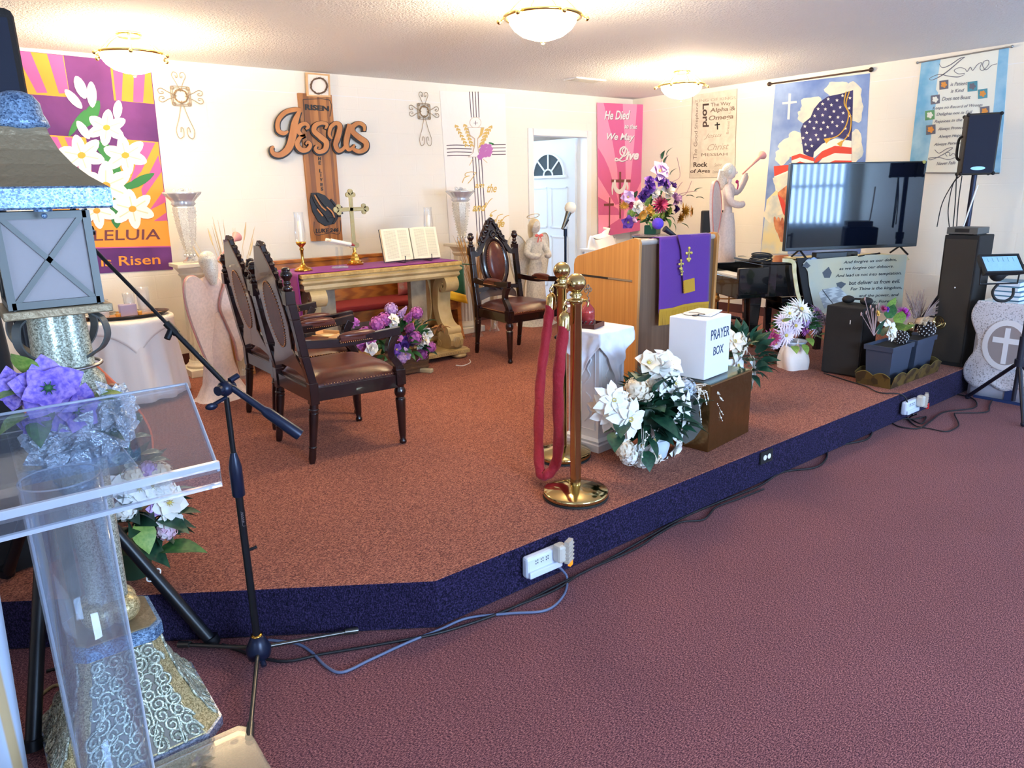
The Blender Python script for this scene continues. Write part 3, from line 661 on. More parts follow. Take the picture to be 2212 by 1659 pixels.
nt('Jesus', 170, 430, 300, 470, 3, .5); nt('Christ', 195, 505, 350, 550, 3, .5); nt('MESSIAH', 152, 568, 338, 590, 2, 0, 0, -.03); nt('Rock', 95, 632, 196, 668, 1, 0, .03, -.03); nt('of Ages', 72, 682, 214, 718, 1, .1, .02, -.02)
nt('Saviour', 245, 640, 300, 664, 3, .4); nt('Emmanuel', 232, 690, 300, 712, 3, .3)
d.text('The Good Shepherd', (92, 612), (112, 212), (134, 210), (128, 612), 2, 2); d.text('Lord', (206, 210), (206, 378), (160, 380), (160, 214), 1, 2, 0, .03); d.text('Bread of Life', (330, 430), (352, 230), (366, 228), (346, 430), 3, 2)
d.line([(266, 346), (268, 398)], 9, 4, 3, 1); d.line([(248, 366), (286, 360)], 9, 4, 3, 1)
one(d.b, 'wall_banner', [G_b, G_d, G_m, G_l, G_k], HX(1540, 385), 'beige parchment banner printed with Alpha, Omega, Messiah and Rock of Ages', 'banner')
# ---- flag banner
F_sky = mat('banner_sky', (92, 122, 190), col2=(150, 176, 220), nscale=3, **cl); F_cl = mat('banner_cloud', (238, 232, 210), col2=(196, 204, 200), nscale=9, lo=.4, hi=.7, **cl); F_navy = mat('banner_navy', (40, 42, 96), col2=(66, 66, 120), nscale=5, **cl); F_red = mat('banner_red', (214, 74, 60), **cl)
F_w = mat('banner_flag_white', (244, 238, 228), **cl); F_g = mat('banner_rope_gold', (206, 162, 60), .7); F_skin = mat('banner_tan', (222, 150, 104), col2=(170, 92, 66), nscale=12, **cl); F_y = mat('banner_pale_yellow', (236, 222, 170), col2=(200, 214, 220), nscale=5, lo=.4, hi=.7, **cl)
d = Deco(pxwall2, 1470, 160, 3.318)
d.poly([(682, 75), (1358, -5), (1290, 1290), (575, 1290)], 0, -3, .004)
d.poly([(620, 900), (700, 820), (760, 700), (770, 1289), (577, 1289)], 7, 1)
for cx, cy, a, b in ((1130, 110, 90, 60), (1230, 150, 75, 90), (950, 230, 90, 70), (900, 300, 60, 50), (1260, 260, 50, 90), (790, 520, 80, 70), (730, 590, 50, 60), (830, 460, 60, 50), (860, 560, 90, 60), (690, 940, 60, 80), (640, 1000, 40, 60), (1250, 520, 60, 120)):
    d.poly([(cx+a*(1+.14*sin(5*q+cx))*cos(q), cy+b*(1+.12*cos(4*q+cy))*sin(q)) for q in [2*pi*i/22 for i in range(22)]], 1, 2)
d.line([(787, 140), (776, 325)], 16, 4, 3, 1); d.line([(733, 210), (835, 200)], 15, 4, 3.2, 1)
fl = [(1240, 115), (1236, 300), (1228, 480), (1120, 450), (1020, 500), (970, 585), (940, 600), (885, 570), (862, 400), (885, 350), (935, 310), (960, 250), (1000, 200), (1060, 160), (1160, 140)]
d.poly(fl, 2, 4)
for x, y in ((1062, 180), (1125, 188), (1165, 155), (1022, 215), (1085, 222), (1148, 238), (1218, 172), (990, 250), (1042, 252), (1103, 268), (1170, 280), (1212, 245), (965, 300), (1022, 295), (1075, 308), (1132, 310), (930, 342), (978, 345), (1028, 348), (1092, 345), (1165, 342), (1218, 300), (895, 375), (960, 388), (1010, 395), (1058, 380), (1125, 372), (1185, 390), (908, 420), (975, 437), (1090, 425), (1040, 440), (882, 458), (935, 470), (900, 505), (990, 468), (945, 515), (912, 550), (1205, 440)): star(d, x, y, 13, 4, 5)
for i in range(6):
    m = 4 if i % 2 == 0 else 3; a = 52*i; yb = a+52
    d.poly([(960+10*i, 560+a*.9), (1020, 500+a), (1110, 462+a), (1230, 480+a*.9), (1230, 480+yb*.9), (1110, 462+yb), (1020, 500+yb), (955, 560+yb*.9)], m, 4+i*.1+.3)
for i in range(4): d.poly([(800, 590+30*i), (860, 570+28*i), (960, 600+26*i), (960, 630+26*i), (860, 598+28*i), (800, 620+30*i)], 3 if i % 2 == 0 else 4, 5)
for P in ([(1192, 125), (1178, 210), (1208, 280), (1190, 370), (1135, 440), (1060, 468)], [(1215, 125), (1190, 220), (1225, 310), (1215, 420), (1160, 490)]): d.line(P, 8, 5, 6)
d.line([(1080, 460), (1040, 482)], [10, 40], 5, 6.5, 1); d.line([(1165, 480), (1140, 512)], [10, 40], 5, 6.5, 1)
# striped helmet shape, face and folded hands at the left edge, mostly behind the screen
for i in range(4): d.poly([(672+3*i, 700+34*i-(40 if i == 0 else 0)), (790, 650+36*i), (790, 690+36*i), (676+3*i, 736+34*i)], 3 if i % 2 == 0 else 4, 4)
d.poly([(665, 745), (790, 700), (800, 770), (705, 850), (672, 780)], 1, 6); d.poly([(700, 850), (795, 775), (800, 1030), (760, 1020), (720, 930)], 6, 6); d.poly([(700, 860), (740, 1000), (770, 1040), (770, 980), (745, 900)], 3, 7)
for i in range(5): d.ell(690+22*i, 1080+4*i, 14, 62, -12+6*i, 6, 7+.2*i, 12)
d.poly([(690, 1110), (790, 1090), (790, 1220), (720, 1200)], 6, 7)
F_rod = mat('dark_bronze', (70, 52, 44), .4, .6)
t = thing('wall_banner', HX(1760, 545, -.001), 'sky blue banner with a draped stars and stripes flag behind the television', 'banner')
d.b.build('banner_cloth', [F_sky, F_cl, F_navy, F_red, F_w, F_g, F_skin, F_y], t, world=True)
mb = MB(); a, b = pxwall2(1664, 182, .02), pxwall2(1884, 151, .02); mb.cyl(a, b, .008)
for q in (a, b): mb.sph(q, .022); mb.cyl(q+Vector((.018, 0, 0)), q, .006)
mb.build('hanging_rod', F_rod, t, world=True)
# ---- love banner
L_c = mat('banner_ivory', (236, 238, 226), **cl); L_b = mat('banner_watercolour_blue', (112, 176, 214), col2=(166, 208, 230), nscale=6, lo=.35, hi=.65, **cl); L_t = mat('print_slate', (112, 112, 124), .8); L_o = mat('print_orange_flower', (224, 150, 70), .8); L_g = mat('print_green', (104, 160, 110), .8); L_k = mat('print_teal', (84, 150, 168), .8)
d = Deco(pxwall2, 1880, 80, 4.147)
d.poly([(460, 228), (1245, 96), (1165, 1215), (345, 1212)], 0, -3, .004)
d.poly([(460, 228), (632, 200), (600, 400), (590, 470), (610, 500), (585, 620), (560, 760), (545, 900), (520, 1060), (500, 1212), (345, 1212)], 1, 1)
d.poly([(1155, 112), (1245, 96), (1165, 1215), (1060, 1215), (1100, 700)], 1, 1)
d.line([(620, 240), (650, 275), (720, 250), (800, 195), (850, 180), (820, 200), (740, 270), (650, 340), (560, 385), (535, 370), (620, 335), (700, 350), (790, 358), (850, 335)], [4, 6, 7, 7, 4, 6, 8, 8, 5, 4, 6, 7, 7, 3], 2, 3)
d.line([(850, 325), (790, 330), (755, 300), (800, 275), (850, 285), (870, 310), (900, 270), (920, 300), (960, 250), (1000, 230), (985, 280), (1010, 300), (1060, 250), (1060, 210), (1020, 220), (1010, 260), (1040, 295), (1090, 255), (1140, 240)], 5, 2, 3)
def lt(tx, x0, y0, x1, y1, sl=-.1, m=2): d.text(tx, (x0, y0), (x1, y0+(x1-x0)*sl), (x1, y1+(x1-x0)*sl), (x0, y1), m, 3, .35, .004)
for tx, x0, y, x1, h in (('is Patient', 720, 408, 872, 32), ('is Kind', 722, 468, 845, 32), ('Does not Boast', 645, 538, 902, 34), ('Keeps no Record of Wrongs', 560, 625, 1010, 34), ('Delights not in Evil', 595, 680, 918, 34), ('Rejoices in the Truth', 578, 745, 935, 34), ('Always Protects', 608, 812, 850, 34), ('Always Hopes', 612, 880, 835, 34), ('Always Perseveres', 572, 950, 868, 34), ('Never Fails', 596, 1120, 768, 30)): lt(tx, x0, y, x1, y+h, -.07)
d.line([(580, 1010), (620, 1040), (690, 1000), (740, 995), (640, 1060), (545, 1100), (530, 1085), (620, 1080), (700, 1098), (760, 1080)], 5, 2, 3); d.line([(690, 1070), (675, 1040), (710, 1035), (715, 1065), (750, 1040), (770, 1070), (790, 1040)], 4, 2, 3)
def ic(x, y, s, m1, m2): d.poly([(x-s, y-s+6), (x+s, y-s-6), (x+s, y+s-6), (x-s, y+s+6)], m1, 3); [d.ell(x+s*.35*cos(q), y+s*.35*sin(q), s*.38, s*.3, math.degrees(q), m2, 4, 8) for q in (0, 1.3, 2.6, 3.9, 5.1)]
ic(662, 428, 40, 2, 3); ic(918, 442, 44, 5, 2); ic(1010, 508, 42, 5, 3); ic(585, 560, 40, 2, 0); ic(537, 700, 42, 4, 0); ic(545, 830, 42, 2, 3); ic(1028, 665, 42, 2, 3)
t = thing('wall_banner', HX(2070, 372, -.001), 'pale blue and ivory banner headed Love behind the pole speaker', 'banner')
d.b.build('banner_cloth', [L_c, L_b, L_t, L_o, L_g, L_k], t, world=True)
mb = MB(); a, b = pxwall2(1984, 136, .02), pxwall2(2188, 101, .02); mb.cyl(a, b, .006)
for q in (a, b): mb.sph(q, .012)
a, b = pxwall2(2000, 373, .012), pxwall2(2160, 374, .012); mb.cyl(a, b, .006); mb.build('hanging_rod', M_steel, t, world=True)
# ================================================================ flowers and leaves, used by every arrangement
def petal(mb, ln, w, ang, lift, curl=0.3, cup=0.25, pt=1.0, nseg=4, base=0.0, fn=None):
    """one curved petal from the centre outwards"""
    vs = []; ca, sa = cos(ang), sin(ang)
    for i in range(nseg+1):
        t = i/nseg; r = base+ln*t; hw = w*max(0.03, sin(pi*min(1, (t*.92+.08))**(pt))); z = lift*t*ln-curl*ln*t*t
        for s, dz in ((-1, cup*hw), (0, 0), (1, cup*hw)):
            x, y = r, s*hw; vs.append((x*ca-y*sa, x*sa+y*ca, z+dz))
    fs = []
    for i in range(nseg):
        for j in range(2): fs.append((i*3+j, i*3+j+1, i*3+j+4, i*3+j+3))
    mb.add(vs, fs, True)
F_MESH = {}
def blossom(kind, cols):
    """mesh data for a flower head facing +z, about 1 unit across"""
    key = (kind,)+tuple(c.name for c in cols)
    if key in F_MESH: return F_MESH[key]
    mb = MB(); R = random.Random(str(key))
    if kind == 'poinsettia':
        for ring, (n, ln, w, lf) in enumerate(((6, .52, .13, .05), (6, .42, .11, .35), (4, .25, .07, .7))):
            for i in range(n): petal(mb, ln*R.uniform(.9, 1.08), w, 2*pi*i/n+ring*.5+R.uniform(-.1, .1), lf, .25, .3, 1.15)
        mb.mt(1)
        for i in range(9): a = 2.4*i; mb.sph((.045*cos(a), .045*sin(a), .07), .018, 6, 4)
    elif kind == 'daisy':
        for ring, (n, ln, w, lf) in enumerate(((16, .5, .052, .15), (14, .42, .05, .45), (11, .3, .042, .9))):
            for i in range(n): petal(mb, ln*R.uniform(.92, 1.05), w, 2*pi*i/n+ring*.2, lf, .3, .4, .8, 3)
        mb.mt(1).sph((0, 0, .08), (.07, .07, .05), 8, 5)
    elif kind == 'mum':
        for ring in range(5):
            n = 16-2*ring; ln = .5-.075*ring
            for i in range(n): petal(mb, ln, .05, 2*pi*i/n+ring*.21, .1+.42*ring, .15, .6, .8, 3)
    elif kind == 'rose':
        for ring, (n, ln, w, lf) in enumerate(((5, .48, .26, .3), (5, .38, .22, .8), (4, .27, .17, 1.5), (3, .16, .12, 3.0))):
            for i in range(n): petal(mb, ln, w, 2*pi*i/n+ring*.6, lf, .35 if ring < 2 else .0, .55, .9, 4)
        mb.sph((0, 0, .2), (.07, .07, .12), 8, 5)
    elif kind == 'hydrangea':
        mb.sph((0, 0, -.02), .38, 12, 8)
        for k in range(34):
            z = 1-1.75*(k+.5)/34; r = sqrt(max(0, 1-z*z)); a = 2.399963*k; c = Vector((r*cos(a), r*sin(a), z))*.42
            n = c.normalized(); T = Matrix.Translation(c) @ n.to_track_quat('Z', 'Y').to_matrix().to_4x4()
            mb.at(T)
            for i in range(4): petal(mb, .12, .055, pi/2*i+k, .3, .3, .3, .9, 2)
        mb.at()
    elif kind == 'open':      # five broad petals
        for i in range(5): petal(mb, .5, .24, 2*pi*i/5, .45, .35, .35, .85)
        for i in range(5): petal(mb, .36, .17, 2*pi*i/5+.6, .9, .3, .4, .85)
        mb.mt(1).sph((0, 0, .07), (.06, .06, .06), 8, 5)
        for i in range(8): a = 2*pi*i/8; mb.cyl((0, 0, .05), (.1*cos(a), .1*sin(a), .16), .01, .006, 4)
    elif kind == 'spike':     # lilac-like cluster, pointed
        mb.tube([(0, 0, 0), (0, 0, .5), (0, 0, .95)], [.2, .13, .02], 8)
        for k in range(40):
            t = k/40; a = 2.399963*k; r = .24*(1-t)+.03; c = Vector((r*cos(a), r*sin(a), .95*t)); n = Vector((cos(a), sin(a), .5)).normalized()
            mb.at(Matrix.Translation(c) @ n.to_track_quat('Z', 'Y').to_matrix().to_4x4())
            for i in range(4): petal(mb, .1, .045, pi/2*i, .2, .2, .3, .9, 2)
        mb.at()
    elif kind == 'leaf':
        petal(mb, 1.0, .24, 0, .3, .45, .35, .8, 6)
    elif kind == 'bigleaf':
        petal(mb, 1.0, .36, 0, .2, .35, .2, .8, 7)
    o = mb.build(kind, cols, fix=False); me = o.data; bpy.data.objects.remove(o); F_MESH[key] = me; return me
def bloom(parent, name, kind, cols, pos, nrm, size, spin=None, label=None):
    me = blossom(kind, cols); o = bpy.data.objects.new(name, me); COL.objects.link(o); o.parent = parent
    n = Vector(nrm).normalized(); q = n.to_track_quat('Z', 'Y').to_matrix().to_4x4()
    o.matrix_local = Matrix.Translation(Vector(pos)) @ q @ Matrix.Rotation(random.uniform(0, 6.28) if spin is None else spin, 4, 'Z') @ Matrix.Scale(size, 4)
    if label: o['label'] = label
    return o
def leaf(parent, cols, pos, direction, size, kind='leaf', roll=0.0, name='leaf'):
    me = blossom(kind, cols); o = bpy.data.objects.new(name, me); COL.objects.link(o); o.parent = parent
    d = Vector(direction).normalized(); q = d.to_track_quat('X', 'Z').to_matrix().to_4x4()
    o.matrix_local = Matrix.Translation(Vector(pos)) @ q @ Matrix.Rotation(roll, 4, 'X') @ Matrix.Scale(size, 4)
    return o
def leafmass(parent, mtl, c, r, n, size, name='foliage', seed=1, up_=0.3):
    """a leafy body: many leaves in one mesh"""
    R = random.Random(seed); mb = MB()
    for i in range(n):
        a = R.uniform(0, 2*pi); z = R.uniform(-.6, 1); rr = sqrt(max(0, 1-z*z)); d = Vector((rr*cos(a), rr*sin(a), z+up_)).normalized()
        p = Vector((c[0]+r[0]*rr*cos(a)*.55, c[1]+r[1]*rr*sin(a)*.55, c[2]+r[2]*z*.55))
        mb.at(Matrix.Translation(p) @ d.to_track_quat('X', 'Z').to_matrix().to_4x4() @ Matrix.Rotation(R.uniform(-1, 1), 4, 'X'))
        petal(mb, size*R.uniform(.7, 1.2), size*.24, 0, .3, .5, .3, .8, 4)
    mb.at(); return mb.build(name, mtl, parent, fix=False)
Y_c = mat('flower_centre', (214, 190, 96), .7); W_p = mat('white_petal', (250, 246, 240), .6, sub=.1); IV_p = mat('ivory_petal', (240, 226, 204), .6); GR_l = mat('leaf_green', (38, 84, 48), .5, col2=(64, 120, 62), nscale=6)
DG_l = mat('dark_leaf', (22, 56, 44), .45, col2=(40, 84, 58), nscale=6); LG_l = mat('light_leaf', (110, 150, 60), .5, col2=(150, 176, 84), nscale=9); VG_l = mat('variegated_leaf', (42, 96, 76), .5, col2=(214, 222, 190), nscale=2.2, lo=.55, hi=.62)
PU_p = mat('violet_petal', (94, 54, 160), .6, col2=(130, 84, 190), nscale=4); DP_p = mat('deep_purple_petal', (80, 46, 140), .6); LA_p = mat('lavender_petal', (186, 146, 206), .6, col2=(214, 180, 226), nscale=4); OR_p = mat('orchid_petal', (176, 84, 168), .6, col2=(206, 120, 196), nscale=4)
PK_p = mat('pink_white_petal', (232, 180, 214), .6, col2=(250, 236, 246), nscale=3); MG_p = mat('magenta_petal', (168, 40, 100), .55, col2=(196, 80, 130), nscale=5); GO_p = mat('gold_petal', (216, 178, 84), .3, .7); GO_f = mat('ochre_petal', (222, 168, 70), .6)
SV_p = mat('silver_petal', (206, 218, 232), .28, .55, bump=.6, bscale=9, bdist=.05); SVC = mat('silver_centre', (150, 160, 176), .4, .7); BL_p = mat('blue_violet_petal', (92, 84, 206), .6, col2=(140, 120, 222), nscale=4)
# ---- turned-wood helper and rectangular mouldings
def rect_lathe(mb, prof, x0, x1, y0, y1):
    """moulding: profile of (inset, z) swept round a rectangle"""
    vs = []
    for i, z in prof: vs += [(x0+i, y0+i, z), (x1-i, y0+i, z), (x1-i, y1-i, z), (x0+i, y1-i, z)]
    fs = []
    for j in range(len(prof)-1):
        for k in range(4): fs.append((j*4+k, j*4+(k+1) % 4, j*4+4+(k+1) % 4, j*4+4+k))
    m = len(prof)-1; fs += [(3, 2, 1, 0), (m*4, m*4+1, m*4+2, m*4+3)]
    return mb.add(vs, fs)
# ================================================================ carved armchairs
M_mahog = mat('dark_mahogany', (40, 18, 18), .22, col2=(26, 12, 14), nscale=20, coat=.4)
M_leather = mat('brown_leather', (96, 44, 30), .3, col2=(80, 34, 26), nscale=30, bump=.15, bscale=180, bdist=.002)
M_nail = mat('brass_nailhead', (214, 160, 112), .25, 1.0)
M_plate = mat('brown_back_plate', (92, 66, 54), .22, coat=.6)
def armchair(loc, rz, label):
    t = thing('throne_armchair', loc, label, 'armchair', 'carved armchairs', rz)
    XR, XF, YR, YF_ = -.27, .265, .245, .285
    for s in (-1, 1):      # rear legs run up into the posts
        mb = MB()
        mb.tube([(XR-.012, s*YR, 0), (XR-.008, s*YR, .03), (XR, s*YR, .09), (XR+.02, s*YR, .25), (XR+.03, s*YR, .33)], [.016, .021, .019, .026, .024], 12)
        for z, r in ((.09, .024), (.3, .03), (.28, .028)): mb.lathe([(r*.8, -.008), (r, 0), (r*.8, .008)], 12, (XR+(.0 if z < .1 else .025), s*YR, z))
        mb.box((XR+.03, s*YR, .39), (.05, .05, .12)); mb.build('leg', M_mahog, t, bevel=.003)
        mb = MB(); n = 7
        pts = [(XR+.03, .44), (XR+.0, .6), (XR-.03, .8), (XR-.05, .93)]
        for i in range(3):
            a, b = pts[i], pts[i+1]
            vs = [(a[0]-.022, s*YR-.022, a[1]), (a[0]+.022, s*YR-.022, a[1]), (a[0]+.022, s*YR+.022, a[1]), (a[0]-.022, s*YR+.022, a[1]), (b[0]-.022, s*YR-.022, b[1]), (b[0]+.022, s*YR-.022, b[1]), (b[0]+.022, s*YR+.022, b[1]), (b[0]-.022, s*YR+.022, b[1])]
            mb.add(vs, [(0, 1, 5, 4), (1, 2, 6, 5), (2, 3, 7, 6), (3, 0, 4, 7), (3, 2, 1, 0), (4, 5, 6, 7)])
        mb.box((XR-.051, s*YR, .915), (.052, .052, .07))
        mb.lathe([(.024, 0), (.017, .012), (.026, .022), (.026, .034), (.016, .042), (.02, .055), (.015, .066), (.02, .075), (.03, .09), (.03, .103), (.02, .118), (.024, .124), (.016, .134), (0, .137)], 14, (XR-.052, s*YR, .935))
        mb.build('back_post', M_mahog, t, bevel=.003)
        mb = MB()           # turned front leg
        mb.lathe([(.015, 0), (.021, .006), (.021, .02), (.016, .03), (.02, .06), (.026, .2), (.03, .275), (.022, .285), (.032, .3), (.034, .325), (.024, .345), (.03, .36)], 16, (XF, s*YF_, 0))
        mb.box((XF, s*YF_, .405), (.058, .058, .09)); mb.box((XF+.03, s*YF_, .405), (.008, .034, .05)); mb.build('leg', M_mahog, t, bevel=.003)
        # arm and its sweeping support
        mb = MB(); a0, a1 = Vector((XR-.0, s*YR, .665)), Vector((XF+.015, s*(YF_+.005), .675))
        for i in range(6):
            p = a0.lerp(a1, i/6); q = a0.lerp(a1, (i+1)/6); dz = lambda k: -.02*sin(pi*k/6)*(1 if k < 4 else .6)
            vs = [(p.x, p.y-.02, p.z-.025+dz(i)), (q.x, q.y-.02, q.z-.025+dz(i+1)), (q.x, q.y+.02, q.z-.025+dz(i+1)), (p.x, p.y+.02, p.z-.025+dz(i)), (p.x, p.y-.02, p.z+.02+dz(i)), (q.x, q.y-.02, q.z+.02+dz(i+1)), (q.x, q.y+.02, q.z+.02+dz(i+1)), (p.x, p.y+.02, p.z+.02+dz(i))]
            mb.add(vs, [(3, 2, 1, 0), (4, 5, 6, 7), (0, 1, 5, 4), (2, 3, 7, 6)]+([(3, 0, 4, 7)] if i == 0 else [])+([(1, 2, 6, 5)] if i == 5 else []))
        mb.build('armrest', M_mahog, t, bevel=.003)
        mb = MB(); sp = [(XF-.01, .655), (XF-.045, .60), (XF-.05, .54), (XF-.01, .48), (XF, .44)]
        stroke(mb, sp, [.05, .045, .04, .045, .06], lambda u, v, d: Vector((u, s*YF_+d, v)), -.02, .02, 5); mb.build('arm_support', M_mahog, t, bevel=.003)
        mb = MB(); c = a0.lerp(a1, .55); mb.sph((c.x, c.y, c.z+.012), (.115, .027, .022), 16, 8)
        mb.box((c.x, c.y, c.z-.003), (.22, .046, .03)); pd = mb.build('arm_pad', M_leather, t, bevel=.006)
        mb = MB()
        for i in range(19):
            for k in (-1, 1): mb.sph((c.x-.11+.22*i/18, c.y+k*.0235, c.z-.02), .004, 6, 4)
        for i in range(4):
            for k in (-1, 1): mb.sph((c.x+k*.111, c.y-.018+.012*i, c.z-.01), .004, 6, 4)
        mb.build('nailhead_trim', M_nail, pd, fix=False)
    # seat rails
    mb = MB()
    def bar(p, q, h0, h1, w):
        p, q = Vector(p), Vector(q); e = (q-p).normalized()*0; nn = Vector((-(q-p).y, (q-p).x)).normalized()*w/2
        vs = [(a.x+b.x, a.y+b.y, z) for z in (h0, h1) for a, b in ((p, nn), (q, nn), (q, -nn), (p, -nn))]
        mb.add(vs, [(3, 2, 1, 0), (4, 5, 6, 7), (0, 1, 5, 4), (1, 2, 6, 5), (2, 3, 7, 6), (3, 0, 4, 7)])
    bar((XR+.03, -YR), (XF, -YF_), .345, .42, .035); bar((XR+.03, YR), (XF, YF_), .345, .42, .035); bar((XF, -YF_), (XF, YF_), .345, .42, .035); bar((XR+.03, -YR), (XR+.03, YR), .345, .42, .035)
    for i in range(22): mb.box((XF+.019, -YF_+.03+.024*i, .352), (.006, .014, .01))
    mb.build('seat_frame', M_mahog, t, bevel=.002)
    # seat cushion
    mb = MB(); NU, NV = 14, 14
    def sf(u, v):
        x = XR+.04+(XF+.018-XR-.04)*u; hw = (YR+(YF_-YR)*u)*.97-.0; hw = hw if .12 < u < .9 else hw-.0
        y = -hw+2*hw*v; e = min(1, (1-abs(2*u-1)**4)*(1-abs(2*v-1)**4)*1.25); return Vector((x, y, .42+.012+.06*max(0, e)**.5))
    mb.grid(sf, NU, NV); b0 = [sf(i/NU, 0) for i in range(NU+1)]+[sf(1, i/NV) for i in range(1, NV+1)]+[sf(1-i/NU, 1) for i in range(1, NU+1)]+[sf(0, 1-i/NV) for i in range(1, NV)]
    m = len(b0); mb.add([(p.x, p.y, p.z) for p in b0]+[(p.x, p.y, .41) for p in b0], [(i, (i+1) % m, (i+1) % m+m, i+m) for i in range(m)], True)
    st = mb.build('seat', M_leather, t); mb = MB()
    for i in range(30): mb.sph((XF+.019, -YF_+.03+(2*YF_-.06)*i/29, .427), .0045, 6, 4)
    for s in (-1, 1):
        for i in range(24): u = .12+.8*i/23; mb.sph((XR+.04+(XF+.018-XR-.04)*u, s*(YR+(YF_-YR)*u)*.975, .427), .0045, 6, 4)
    mb.build('nailhead_trim', M_nail, st, fix=False)
    # back: oval pad in a carved frame with pierced crest; slopes back slightly
    def bk(u, v, d=0): return Vector((XR+.03-(v-.44)*.16+d, u, v))
    mb = MB(); OC = .80; ao, bo, ai, bi = .148, .235, .098, .182
    N = 36; oo = [(ao*cos(2*pi*i/N), OC+bo*sin(2*pi*i/N)) for i in range(N)]; ii = [(ai*cos(2*pi*i/N), OC+bi*sin(2*pi*i/N)) for i in range(N)]; mm = [((p[0]+q[0])/2, (p[1]+q[1])/2) for p, q in zip(oo, ii)]
    vs = []
    for ring, dd in ((oo, -.012), (oo, .012), (mm, .024), (ii, .012), (ii, -.012)): vs += [bk(u, v, dd) for u, v in ring]
    mb.add(vs, [(r*N+i, r*N+(i+1) % N, ((r+1) % 5)*N+(i+1) % N, ((r+1) % 5)*N+i) for r in range(5) for i in range(N)], True)
    for s in (-1, 1):      # arms of the frame to the posts, top and bottom
        stroke(mb, [(s*.10, 1.0), (s*.15, .925), (s*.19, .885), (s*YR, .90)], [.03, .045, .04, .07], bk, -.014, .018, 5)
        stroke(mb, [(s*.02, .565), (s*.09, .585), (s*.16, .575), (s*YR, .57)], [.03, .03, .035, .04], bk, -.012, .014, 4)
    mb.build('back_frame', M_mahog, t, bevel=.002)
    mb = MB(); cr = [(-.155, .955), (-.165, .985), (-.13, 1.0), (-.135, 1.03), (-.10, 1.045), (-.105, 1.075), (-.07, 1.09), (-.072, 1.125), (-.045, 1.14), (-.042, 1.17), (0, 1.197)]
    cr = cr+[(-x, y) for x, y in cr[-2::-1]]+[(.1, .965), (.05, .995), (0, 1.005), (-.05, .995), (-.1, .965)]
    mb.prism(cr, bk, -.008, .012)
    for s in (-1, 1):
        for pts, w in (([(s*.12, .985), (s*.07, 1.04), (s*.1, 1.05)], .018), ([(s*.09, 1.04), (s*.04, 1.08), (s*.07, 1.1)], .016), ([(s*.05, 1.1), (s*.02, 1.14), (0, 1.17)], .014), ([(0, 1.01), (s*.03, 1.05), (0, 1.08)], .014)): stroke(mb, pts, w, bk, .01, .026, 5)
        for q in ((s*.12, .99), (s*.1, 1.03), (s*.075, 1.075), (s*.05, 1.125)): mb.sph(bk(*q, .012), .017, 8, 6)
    mb.sph(bk(0, 1.17, .01), .024, 10, 6); mb.sph(bk(0, 1.04, .012), .022, 10, 6)
    mb.build('carved_crest', M_mahog, t, bevel=.002)
    mb = MB(); N2 = 36
    rings = [(1.0, .012), (.9, .03), (.6, .044), (.25, .05)]; vs = [bk(ai*k*cos(2*pi*i/N2), OC+bi*k*sin(2*pi*i/N2), dd) for k, dd in rings for i in range(N2)]+[bk(0, OC, .051)]
    fs = [(r*N2+i, r*N2+(i+1) % N2, (r+1)*N2+(i+1) % N2, (r+1)*N2+i) for r in range(3) for i in range(N2)]+[(3*N2+i, 3*N2+(i+1) % N2, 4*N2) for i in range(N2)]
    mb.add(vs, fs, True); bp = mb.build('backrest_pad', M_leather, t)
    mb = MB(); mb.prism([(ai*1.02*cos(2*pi*i/N), OC+bi*1.02*sin(2*pi*i/N)) for i in range(N)], bk, -.02, -.008); mb.build('rear_pad', M_leather, t)
    mb = MB()
    for i in range(60): a = 2*pi*i/60; mb.sph(bk(ai*1.0*cos(a), OC+bi*1.0*sin(a), .017), .0042, 6, 4); mb.sph(bk(ai*1.0*cos(a), OC+bi*1.0*sin(a), -.021), .0042, 6, 4)
    mb.build('nailhead_trim', M_nail, bp, fix=False)
    mb = MB()              # plain rear plate behind the frame
    pl = [(-.14, .97), (-.15, 1.0), (-.1, 1.08), (-.04, 1.17), (.04, 1.17), (.1, 1.08), (.15, 1.0), (.14, .97), (.155, .85), (.16, .75), (.12, .62), (.21, .52), (.215, .47), (.09, .5), (0, .5), (-.09, .5), (-.215, .47), (-.21, .52), (-.12, .62), (-.16, .75), (-.155, .85)]
    mb.prism(pl, bk, -.0185, -.0125); mb.build('rear_plate', M_plate, t)
    return t
c1 = armchair((-5.50, -2.805, ZS), 0, 'carved mahogany armchair nearest the camera, its back to the microphone boom')
c2 = copy_tree(c1); c2.location = (-5.435, -2.08, ZS); c2['label'] = 'carved mahogany armchair second from the camera, a white bow tied to its back post'
c3 = copy_tree(c1); c3.location = (-3.235, -1.655, ZS); c3.rotation_euler = (0, 0, -pi/2); c3['label'] = 'carved mahogany armchair to the right of the altar table, facing the camera'
